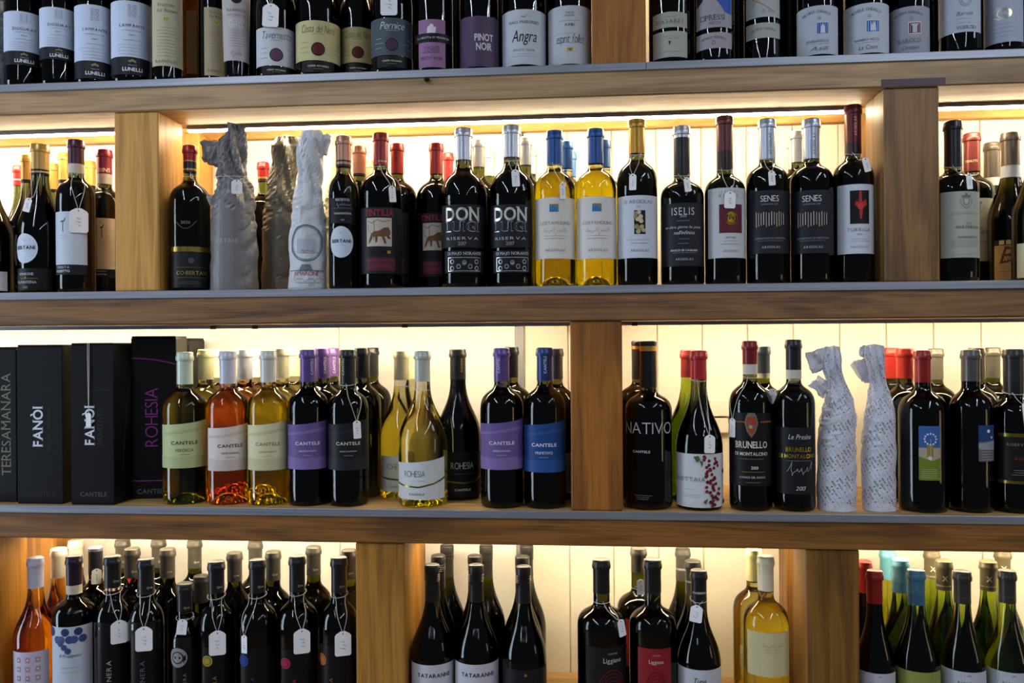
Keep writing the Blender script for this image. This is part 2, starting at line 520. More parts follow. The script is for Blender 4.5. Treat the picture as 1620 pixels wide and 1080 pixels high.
def add_label(root, P, Lb):
    a0, ah, z0, z1, col, prints, opt = Lb
    R = prof_r(P, (z0 + z1) / 2); W = 2 * ah * R; H = z1 - z0
    mb = MB(); off = 0.0003 + opt.get('off', 0.0)
    m = paint(col, opt.get('rough', 0.5), opt.get('metal', 0.0))
    if opt.get('round'):
        n = 36; rings = [0, 0.35, 0.7, 1.0]; V = []; F = []
        for q in rings:
            for j in range(n):
                t = 2 * math.pi * j / n
                V.append(wrap_pt(P, a0 + ah * q * math.cos(t), (z0 + z1) / 2 + H / 2 * q * math.sin(t), off))
        for a in range(3):
            for j in range(n):
                j2 = (j + 1) % n; F.append((a * n + j, a * n + j2, (a + 1) * n + j2, (a + 1) * n + j))
        mb.add(V, F, m)
    else:
        n = max(4, int(ah * 14)); nv = 5; V = []; F = []
        sl = opt.get('slant', 0.0)
        for i in range(n + 1):
            u = -1 + 2 * i / n
            top = z1 + sl * (0.5 * u - 0.25 * (1 - u * u)) + opt.get('arch', 0.0) * (1 - u * u)
            for j in range(nv + 1):
                V.append(wrap_pt(P, a0 + ah * u, z0 + (top - z0) * j / nv, off))
        for i in range(n):
            for j in range(nv):
                k = i * (nv + 1) + j; F.append((k, k + nv + 1, k + nv + 2, k + 1))
        mb.add(V, F, m)
    if opt.get('nosheet'):
        lo = root
    else: lo = mb.build(opt.get('name', 'label'), root, True)
    if opt.get('tell') and lo is not root: lo['label'] = opt['tell']
    if prints:
        print_parts(lo, prints, W, H, lambda x, z, lay: wrap_pt(P, a0 + x / R, z0 + z, off + 0.00030 + 0.00004 * lay), math.sin(ah) / ah, bool(opt.get('nosheet') or opt.get('each')))
    return lo

def capsule(root, B, P):
    h, rc = B['h'], B['rc']
    zc = B['cap'][0][0]
    if zc < 0: return
    rn = prof_r(P, zc)
    def rad(z):
        t = min(1.0, max(0.0, (z - zc) / (h - zc)))
        return max(prof_r(P, z) + 0.0007, (rc - 0.0006) if z > h - 0.03 else 0.0) if t < 1 else rc
    main = None
    for i, (za, zb, col, met) in enumerate(B['cap']):
        mb = MB(); last = zb >= h - 1e-4; e = 0.0002 if i else 0.0
        m = paint(col, 0.33 if met else 0.42, met)
        pr = [(rad(za) - 0.0006, za), (rad(za) + e, za)]
        if last:
            lip = h - 0.017
            if za < lip:
                nq = max(2, int((lip - 0.016 - za) / 0.006))
                if lip - 0.016 > za: pr += [(rad(za + (lip - 0.016 - za) * q / nq) + e, za + (lip - 0.016 - za) * q / nq) for q in range(1, nq + 1)]
                if B.get('screw'):
                    for q in range(4):
                        z = lip - 0.014 + q * 0.004
                        pr += [(rc + 0.0004, z), (rc - 0.0008, z + 0.001), (rc - 0.0008, z + 0.002), (rc + 0.0004, z + 0.003)]
                else:
                    pr += [(rad(lip) + e, lip), (rc + 0.0013, lip + 0.0006), (rc + 0.0015, lip + 0.004), (rc + 0.0012, lip + 0.0085), (rc + 0.0002, lip + 0.0100)]
            pr += [(rc + 0.0003, h - 0.0030), (rc - 0.0006, h - 0.0008), (rc - 0.0020, h), (rc * 0.5, h + 0.0002), (0.0, h + 0.0002)]
        else:
            n = max(2, int((zb - za) / 0.006))
            for q in range(1, n + 1):
                z = za + (zb - za) * q / n; pr.append((rad(z) + e, z))
            pr.append((rad(zb) - 0.0006, zb))
        mb.lathe(pr, m, 32)
        o = mb.build('capsule' if main is None else 'capsule_band', main if main else root, True)
        if main is None: main = o
    for tx in B.get('captext', []):
        s, a0, z, ln, col, vert = tx
        V, F, tw, th = text2d(s, 'b'); sc = ln / tw; pb = MB(); Q = []
        for a, b in V:
            x, zz = ((a - tw / 2) * sc, (b - 0.35) * sc) if not vert else (-(b - 0.35) * sc, (a - tw / 2) * sc)
            R = rad(z + zz) + 0.0006
            Q.append((R * math.sin(a0 + x / R), -R * math.cos(a0 + x / R), z + zz))
        pb.add(Q, F, ink(col)); pb.build('capsule_lettering', main)

def bottle(B):
    root = empty(B.get('name', 'wine_bottle'), (B['x'], B['y'], SHELF_Z[B['s']] + 0.0006))
    tag(root, B['label'], 'bottle', B.get('group'))
    P, zs, zn = profile(B)
    g = B['g']
    if g in ('yellow', 'pale', 'olive', 'orange', 'amber', 'rose'):
        zf = zn + (B['h'] - zn) * B.get('fill', 0.10)
        low = [(r, z) for r, z in P if z < zf - 0.001] + [(prof_r(P, zf), zf), (0.0, zf)]
        up = [(0.0, zf + 0.0004), (prof_r(P, zf), zf + 0.0004)] + [(r, z) for r, z in P if z > zf + 0.002] + [(P[-1][0] * 0.9, B['h'] - 0.004), (0.0, B['h'] - 0.004)]
        mb = MB(); mb.lathe(low, glass(g), 44); mb.build('wine_filled_body', root, True)
        mb = MB(); mb.lathe(up, glass('clear'), 32); mb.build('glass_neck', root, True)
    else:
        mb = MB(); mb.lathe(P + [(P[-1][0] * 0.9, B['h'] - 0.004), (0.0, B['h'] - 0.004)], glass(g), 40)
        mb.build('glass_body', root, True)
    capsule(root, B, P)
    for Lb in B.get('lab', []): add_label(root, P, Lb)
    for tg in B.get('tags', []): price_tag(B, P, zn, tg)
    return root

PAPER = 'F4F4F6'
def card_mesh(w, h):
    c = w * 0.28; b = w * 0.10; t = 0.0003
    out = [(-w/2 + b, -h), (w/2 - b, -h), (w/2, -h + b), (w/2, -c), (w/2 - c * 0.35, -c * 0.55), (w * 0.14, -0.0), (-w * 0.14, 0.0), (-w/2 + c * 0.35, -c * 0.55), (-w/2, -c), (-w/2, -h + b)]
    n = len(out)
    V = [(x, -t, z) for x, z in out] + [(x, t, z) for x, z in out]
    F = [tuple(range(n)), tuple(range(2 * n - 1, n - 1, -1))] + [(i, i + n, (i + 1) % n + n, (i + 1) % n) for i in range(n)]
    return V, F
def price_tag(B, P, zn, tg):
    """tg: angle and height of the card's hole, card width, card height, tilt, side turn, label"""
    a, zh, w, h, tilt, turn, label = tg
    bx, by, bz = B['x'], B['y'], SHELF_Z[B['s']]
    root = empty('price_tag', (bx, by, bz))
    tag(root, label, 'price tag', 'handwritten price tags on strings')
    zl = min(B.get('zl', zn + 0.006), B['h'] - 0.02)
    R0 = prof_r(P, zl) + 0.0026
    st = MB(); m = paint('D8D4CC', 0.8)
    loop = [(R0 * math.sin(t), -R0 * math.cos(t), zl + 0.004 * math.cos(t + math.pi)) for t in [2 * math.pi * k / 20 for k in range(20)]]
    st.tube(loop, 0.00042, m, 5, True)
    reach = max(prof_r(P, zh), max(prof_r(P, zh - h * q) for q in (0.3, 0.6, 1.0))) + 0.0030
    hole = Vector((reach * math.sin(a), -reach * math.cos(a), zh - 0.10 * h))
    for sgn in (-1, 1):
        pts = []
        a1 = a + sgn * 0.62
        for k in range(11):
            t = k / 10; z = zl + (zh - 0.10 * h - zl) * t ** 1.15
            R = prof_r(P, z) + 0.0030
            R = max(R, R * (1 - t) + reach * t) if k == 10 else R
            an = a1 + (a - a1) * t
            pts.append((R * math.sin(an), -R * math.cos(an), z))
        pts[-1] = tuple(hole)
        st.tube(pts, 0.00042, m, 5)
    st.build('string', root)
    V, F = card_mesh(w, h)
    M = Matrix.Translation(hole + Vector((0, 0, 0.10 * h))) @ Matrix.Rotation(a * 0.8 + turn, 4, 'Z') @ Matrix.Rotation(tilt, 4, 'Y')
    cb = MB(); cb.add([tuple(M @ Vector(v)) for v in V], F, paint(PAPER, 0.7)); cd = cb.build('card', root)
    pb = MB(); rnd = random.Random(int(a * 1000) + int(bx * 9999))
    for k in range(3):
        pts = [(rnd.uniform(-0.12, 0.12) * w + w * 0.12 * math.sin(q * 2.1), -h * (0.42 + 0.14 * k) + h * 0.05 * math.cos(q * 2.7)) for q in range(5)]
        sv, sf = stroke(pts, 0.0005)
        pb.add([tuple(M @ Vector((x, -0.0006, z))) for x, z in sv], sf, paint('77777C', 0.7))
    pb.build('pencilled_price', cd)
    hb = MB(); n = 10
    hb.add([tuple(M @ Vector((0.0013 * math.cos(2 * math.pi * k / n), -0.0005, -0.10 * h + 0.0013 * math.sin(2 * math.pi * k / n)))) for k in range(n)], [tuple(range(n))], paint('3A3632', 0.8))
    hb.build('eyelet', cd)

def crumple(v, s, amt, seed):
    q = Vector(v) * s + Vector((seed, seed * 1.3, -seed))
    return (noise.noise(q) + 0.5 * abs(noise.noise(q * 2.3))) * amt

def wrapped(W):
    """a bottle rolled in paper: rings of (z, centre offset, half width); ears of twisted paper"""
    root = empty('wrapped_bottle', (W['x'], W['y'], SHELF_Z[W['s']] + 0.0006))
    tag(root, W['label'], 'wrapped bottle', W.get('group'))
    mb = MB(); m = wrapping_paper(W['col'], W.get('rough', 0.7), W.get('metal', 0.0)); n = 40
    R = W['rings']; Z = np.linspace(0, R[-1][0], 60)
    zz = [q[0] for q in R]; cc = np.interp(Z, zz, [q[1] for q in R]); ww = np.interp(Z, zz, [q[2] for q in R])
    tw = W.get('twist', 5.0)
    def surf(a, z, off=0.0):
        c = float(np.interp(z, zz, [q[1] for q in R])); w = float(np.interp(z, zz, [q[2] for q in R]))
        p = (math.sin(a) * w, -math.cos(a) * w, z)
        up = min(1.0, max(0.0, (z - 0.12) / 0.11))
        q = Vector((p[0], p[1], z + a * 0.012 * tw * up)) * 24.0 + Vector((W['seed'], W['seed'] * 1.3, -W['seed']))
        k = -W.get('amt', 0.006) * (0.75 + 0.6 * up) * (1.0 - 2.2 * abs(noise.noise(q))) * 0.9 - W.get('amt', 0.006) * (0.5 * abs(noise.noise(q * 2.6)) + 0.9 * abs(noise.noise(q * 0.55 + Vector((7, 3, 1)))))
        k += up * 0.0022 * math.sin(7 * a + 60 * z)
        w2 = w + 0.0004 + 0.42 * W.get('amt', 0.006) + min(k, 0.0) + off
        dep = min(1.0, W['dmax'] / max(w2, 1e-6))
        return (c + math.sin(a) * w2, -math.cos(a) * w2 * dep, z)
    V = [surf(2 * math.pi * j / n, float(z)) for z in Z for j in range(n)]
    F = [(i * n + j, i * n + (j + 1) % n, (i + 1) * n + (j + 1) % n, (i + 1) * n + j) for i in range(len(Z) - 1) for j in range(n)]
    V.append((0, 0, 0)); b = len(V) - 1
    F += [((j + 1) % n, j, b) for j in range(n)]
    V.append((float(cc[-1]), 0, float(Z[-1]) + 0.004)); t = len(V) - 1; q = (len(Z) - 1) * n
    F += [(q + j, q + (j + 1) % n, t) for j in range(n)]
    mb.add(V, F, m)
    body = mb.build('paper_wrap', root, W.get('smooth', False))
    for e in W.get('ears', []):
        (x0, z0), (x1, z1), w0, w1, yo = e
        eb = MB(); ns, nr = 14, 12; V = []; F = []
        d = Vector((x1 - x0, 0, z1 - z0)); L = d.length; d.normalize(); nn = Vector((-d.z, 0, d.x))
        for i in range(ns + 1):
            t = i / ns; w = w0 + (w1 - w0) * t
            c = Vector((x0, yo, z0)) + d * L * t
            for j in range(nr):
                a = 2 * math.pi * j / nr
                p = c + nn * math.cos(a) * w + Vector((0, math.sin(a) * w * 0.30, 0))
                k = crumple(p, 60.0, 0.009, W['seed'] + 3)
                V.append(tuple(p + (nn * math.cos(a) + Vector((0, math.sin(a), 0))) * k + d * k * 0.8 * t))
        for i in range(ns):
            for j in range(nr): F.append((i * nr + j, i * nr + (j + 1) % nr, (i + 1) * nr + (j + 1) % nr, (i + 1) * nr + j))
        F.append(tuple(range(nr))[::-1]); F.append(tuple(ns * nr + j for j in range(nr)))
        eb.add(V, F, m); eb.build('twisted_paper_end', root)
    if W.get('prints'):
        a0, ah, z0, z1 = W['parea']; Rm = W['rings'][1][2]
        print_parts(body, W['prints'], 2 * ah * Rm, z1 - z0, lambda x, z, lay: surf(a0 + x / Rm, z0 + z, 0.0009 + 0.00004 * lay))
    if W.get('diag'):           # slanting rows of small print all over the paper
        pb = MB(); Rm = W['rings'][1][2]; ztop = W['rings'][-1][0] - 0.004
        ang = math.radians(-57); ca, sa = math.cos(ang), math.sin(ang)
        words = [('GELSO', 0.0040, 'b', '4C4C56'), ('*', 0.0062, 'b', '3A3A42'), ('tenute', 0.0030, '', 'A4A6B6'), ('piemonte', 0.0030, '', 'A4A6B6'), ('*', 0.0062, 'b', '3A3A42'), ('GELSO', 0.0040, 'bw', '4C4C56'), ('*', 0.0062, 'b', '5A3A3A'), ('langhe', 0.0030, '', 'A4A6B6')]
        for row in range(-16, 34):
            s0, z0 = -0.075, row * 0.0128; u = 0.0; k = row * 3
            while u < 0.30:
                word, sz, st, col = words[k % len(words)]; k += 1
                V, F, tw2, th = text2d(word, st)
                cs, cz = s0 + (u + tw2 * sz / 2) * ca, z0 + (u + tw2 * sz / 2) * sa + 0.12
                if abs(cs) < 1.45 * Rm and 0.008 < cz < ztop - 0.01:
                    Q = [((u + x * sz), (y - 0.35) * sz) for x, y in V]
                    pb.add([surf((s0 + x * ca - y * sa) / Rm, min(max(z0 + 0.12 + x * sa + y * ca, 0.002), ztop), 0.0009) for x, y in Q], F, ink(col))
                u += tw2 * sz + 0.0034
        pb.build('printing', body)
    if W.get('tag'):
        Bf = dict(x=W['x'], y=W['y'], s=W['s'], h=W['rings'][-1][0], zl=W['tag_zl'])
        P = [(0, 0)] * 7 + [(q[2] + 0.004, q[0]) for q in R]
        price_tag(Bf, P, W['tag_zl'], W['tag'])
    return root

def gift_box(G):
    root = empty('gift_box', (G['x'], G['y'], SHELF_Z[G['s']] + 0.0006), G.get('rz', 0.0))
    tag(root, G['label'], 'gift box', G.get('group'))
    w, d, h = G['w'], G['d'], G['h']
    m = paint(G['col'], 0.42)
    mb = MB(); mb.box(-w/2, w/2, 0, d, 0, h - 0.004, m, 0.0012); body = mb.build('carton', root)
    lb = MB(); lb.box(-w/2 + 0.0008, w/2 - 0.0008, 0.001, d - 0.001, h - 0.004, h, m, 0.0012); lb.build('lid_flap', root)
    for side, pr in (('front', G.get('prints')), ('side', G.get('sideprints'))):
        if not pr: continue
        if side == 'front': print_parts(body, pr, w, h, lambda x, z, lay: (x, -0.0003 - 0.00004 * lay, z), each=True)
        else: print_parts(body, pr, d, h, lambda x, z, lay: (w/2 + 0.0003, d/2 + x, z), each=True)
    if G.get('tag'):
        tx, zt, tw, th, lab = G['tag']
        t = empty('price_tag', (G['x'], G['y'], SHELF_Z[G['s']])); t.rotation_euler = (0, 0, G.get('rz', 0.0))
        tag(t, lab, 'price tag', 'handwritten price tags on strings')
        st = MB(); ms = paint('D8D4CC', 0.8)
        for q in (-1, 1):
            st.tube([(tx + q * 0.0018, d * 0.5, h + 0.0022), (tx + q * 0.0018, 0.002, h + 0.0022), (tx + q * 0.0016, -0.0022, h), (tx + q * 0.0012, -0.0022, (h + zt) / 2), (tx, -0.0024, zt - 0.002)], 0.0005, ms, 5)
        st.build('string', t)
        V, F = card_mesh(tw, th); cb = MB()
        M = Matrix.Translation((tx, -0.0028, zt)) @ Matrix.Rotation(0.0, 4, 'Z')
        cb.add([tuple(M @ Vector(v)) for v in V], F, paint(PAPER, 0.7)); cb.build('card', t)

# ---------------------------------------------------------------- structure
X0, X1, WALL_Y = -1.85, 1.50, 0.300
fl = MB(); fl.box(-3.6, 3.2, -4.0, WALL_Y + 0.1, -0.05, 0.0, wood('floor_boards', '8A7358', '5E4A36', 'X', 4.0)); o = fl.build('floor'); tag(o, 'worn brown wooden shop floor', 'floor', kind='structure')

wall = MB()
WCREAM = paint('EFE6D2', 0.6)
wall.box(X0, X1, WALL_Y + 0.004, WALL_Y + 0.06, 0.0, 2.75, paint('CFC4AC', 0.7))
wo = wall.build('wall_back'); tag(wo, 'cream painted panelled wall behind the shelves', 'wall', kind='structure')
pl = MB(); pl.box(0, 0.0955, WALL_Y, WALL_Y + 0.004, 0.0, 2.75, WCREAM, 0.0012)
first = pl.build('wall_plank', wo)
xs = PLANK_X0
k = 0
while xs < X1 - 0.09:
    o = first if k == 0 else first.copy()
    if k: COL.objects.link(o); o.parent = wo
    o.location = (xs, 0, 0); xs += 0.098; k += 1
for a, b in WHITE_PANELS:
    pn = MB(); pn.box(a, b, WALL_Y, WALL_Y + 0.004, 0.0, 2.75, paint('F1EDE4', 0.6), 0.0010); pn.build('wall_panel', wo)
hb = MB(); bx0, bx1, bz0, bz1 = BRACKET
hb.box(bx0, bx1, WALL_Y - 0.010, WALL_Y - 0.0005, bz0, bz0 + (bz1 - bz0) * 0.46, WCREAM, 0.0015); hb.box(bx0, bx1 + 0.012, WALL_Y - 0.013, WALL_Y - 0.0005, bz0 + (bz1 - bz0) * 0.50, bz1, WCREAM, 0.0015)
hk = hb.build('wall_latch', wo)
for qz in (0.02, 0.97):
    hb = MB(); hb.box(bx1 + 0.004, bx1 + 0.011, WALL_Y - 0.016, WALL_Y - 0.0005, bz0 + (bz1 - bz0) * qz, bz0 + (bz1 - bz0) * qz + 0.004, paint('2A2620', 0.5)); hb.build('latch_pin', hk)
up = MB(); up.box(PLANK_X0 - 0.021, PLANK_X0 - 0.003, WALL_Y - 0.004, WALL_Y, 0.0, 2.75, paint('8F9096', 0.5, 0.3)); up.build('metal_upright', wo)

unit = empty('shelving_unit', (0, 0, 0))
tag(unit, 'wooden wall shelving with metal shelf edges and hidden light strips', 'shelving')
W_BEAM = {0: wood('beam_wood_a', 'A98862', '7E6144', 'X', 1.0), 1: wood('beam_wood_b', 'B4946A', '8A6C48', 'X', 2.3),
          2: wood('beam_wood_c', '8A6238', '4A3320', 'X', 5.2), 3: wood('beam_wood_d', '8C5B24', '4E3010', 'X', 7.9), 4: wood('beam_wood_e', '86663F', '5A4226', 'X', 9.1)}
W_BOARD = wood('board_wood', 'BC945C', '90703F', 'X', 3.3)
W_RAIL = wood('rail_wood', 'D2A25C', 'A87C40', 'X', 6.1)
LED = emit('led_diode', LED_COLOR, LED_POWER)
DROP = {0: 0.060, 1: 0.060, 2: 0.0655, 3: 0.0655, 4: 0.066}
for s, z in SHELF_Z.items():
    zb = z - DROP[s]
    mb = MB(); mb.box(X0, X1, 0.0, WALL_Y - 0.001, z - 0.022, z, W_BOARD, 0.001); mb.build('shelf_board', unit)
    mb = MB(); mb.box(X0, X1, 0.0, 0.1215, zb, z - 0.0222, W_BEAM[s], 0.003); mb.box(X0, X1, -0.0008, 0.0, zb + 0.002, z - 0.0140, W_BEAM[s]); bm = mb.build('front_beam', unit)
    joints = [X0, X1] if s != 1 else [X0, JOINT_X, X1]
    for a, b in zip(joints, joints[1:]):
        mb = MB(); mb.box(a + 0.0004, b - 0.0004, -0.0045, -0.0009, z - 0.0145, z + 0.0004, metal_strip(), 0.0010)
        mb.build('metal_edging', unit)
    mb = MB(); mb.box(X0, X1, WALL_Y - 0.022, WALL_Y - 0.001, zb + 0.009, z - 0.0222, W_RAIL, 0.0015); mb.build('rear_rail', unit)

POSTS = {1: [(0.0152, 0.1149, 'AC722E', '845220')],
 2: [(-0.9256, -0.8346, 'D09A4C', 'AA752E'), (0.5423, 0.6395, '8A6230', '62421C')],
 3: [(-0.0297, 0.067, 'A8681F', '784612')],
 4: [(-1.299, -1.1815, 'B0782A', '845614'), (-0.4445, -0.3494, 'B27C2E', '865A1C'), (0.3986, 0.4941, '865A20', '5E3C12')]}
for s, bays in POSTS.items():
    ztop = SHELF_Z[s - 1] - DROP[s - 1]; zbt = SHELF_Z[s]
    for i, (a, b, li, dk) in enumerate(bays):
        mw = wood('post_%s_%s' % (li, dk), li, dk, 'Z', 1.3 * s + i)
        mb = MB(); mb.box(a, b, 0.004, 0.105, zbt + 0.0002, ztop - 0.0002, mw, 0.0025); mb.build('post', unit)
        mb = MB(); mb.box(a + 0.012, b - 0.012, 0.205, WALL_Y - 0.024, zbt + 0.0002, ztop + 0.008, mw, 0.002); mb.build('rear_post', unit)
    # light strips between the posts on the rear rail
    ends = [X0] + [q for p in bays for q in p[:2]] + [X1]
    for a, b in zip(ends[::2], ends[1::2]):
        if b - a < 0.05: continue
        zc = ztop - 0.0002; al = metal_strip()
        mb = MB(); mb.box(a, b, 0.1222, 0.1262, zc - 0.0066, zc + 0.006, al); mb.box(a, b, 0.1262, 0.1380, zc + 0.0045, zc + 0.006, al)
        ch = mb.build('light_channel', unit)
        mb = MB(); mb.box(a, b, 0.1264, 0.1372, zc - (0.0096 if s == 2 else 0.0058), zc - 0.0004, LED); mb.box(a, b, 0.1264, 0.1372, zc - 0.0002, zc + 0.0043, paint('D8D2C4', 0.6)); mb.build('glowing_light_strip', ch)
        if s == 3:
            for cx in CLIP_X:
                if a < cx < b:
                    mb = MB(); mb.box(cx - 0.006, cx + 0.006, 0.1200, 0.1221, zc - 0.0078, zc - 0.0006, paint('4A4230', 0.4, 0.6), 0.0005); mb.build('clip', ch)
# legs under the lowest shelf
for a, b, li, dk in POSTS[4]:
    mb = MB(); mb.box(a, b, 0.004, 0.105, 0.0, SHELF_Z[4] - DROP[4] - 0.0002, wood('post_%s_%s' % (li, dk), li, dk, 'Z', 3.0), 0.0025); mb.build('leg', unit)
sc = MB(); sc.lathe([(0.0, -0.006), (0.004, -0.006), (0.0055, -0.003), (0.0055, 0.0), (0.0, 0.0)], paint('17130F', 0.4), 14); so = sc.build('screw_head', unit); so.location = (SCREW_X, -0.0062, SHELF_Z[1] - 0.0165)
br = MB(); pa = POSTS[2][1]
br.box(pa[0] - 0.006, pa[1] + 0.009, -0.0012, -0.0009, SHELF_Z[1] - DROP[1] + 0.0005, SHELF_Z[1] - DROP[1] + 0.014, paint('5E5358', 0.6)); br.build('dark_tape_patch', unit)

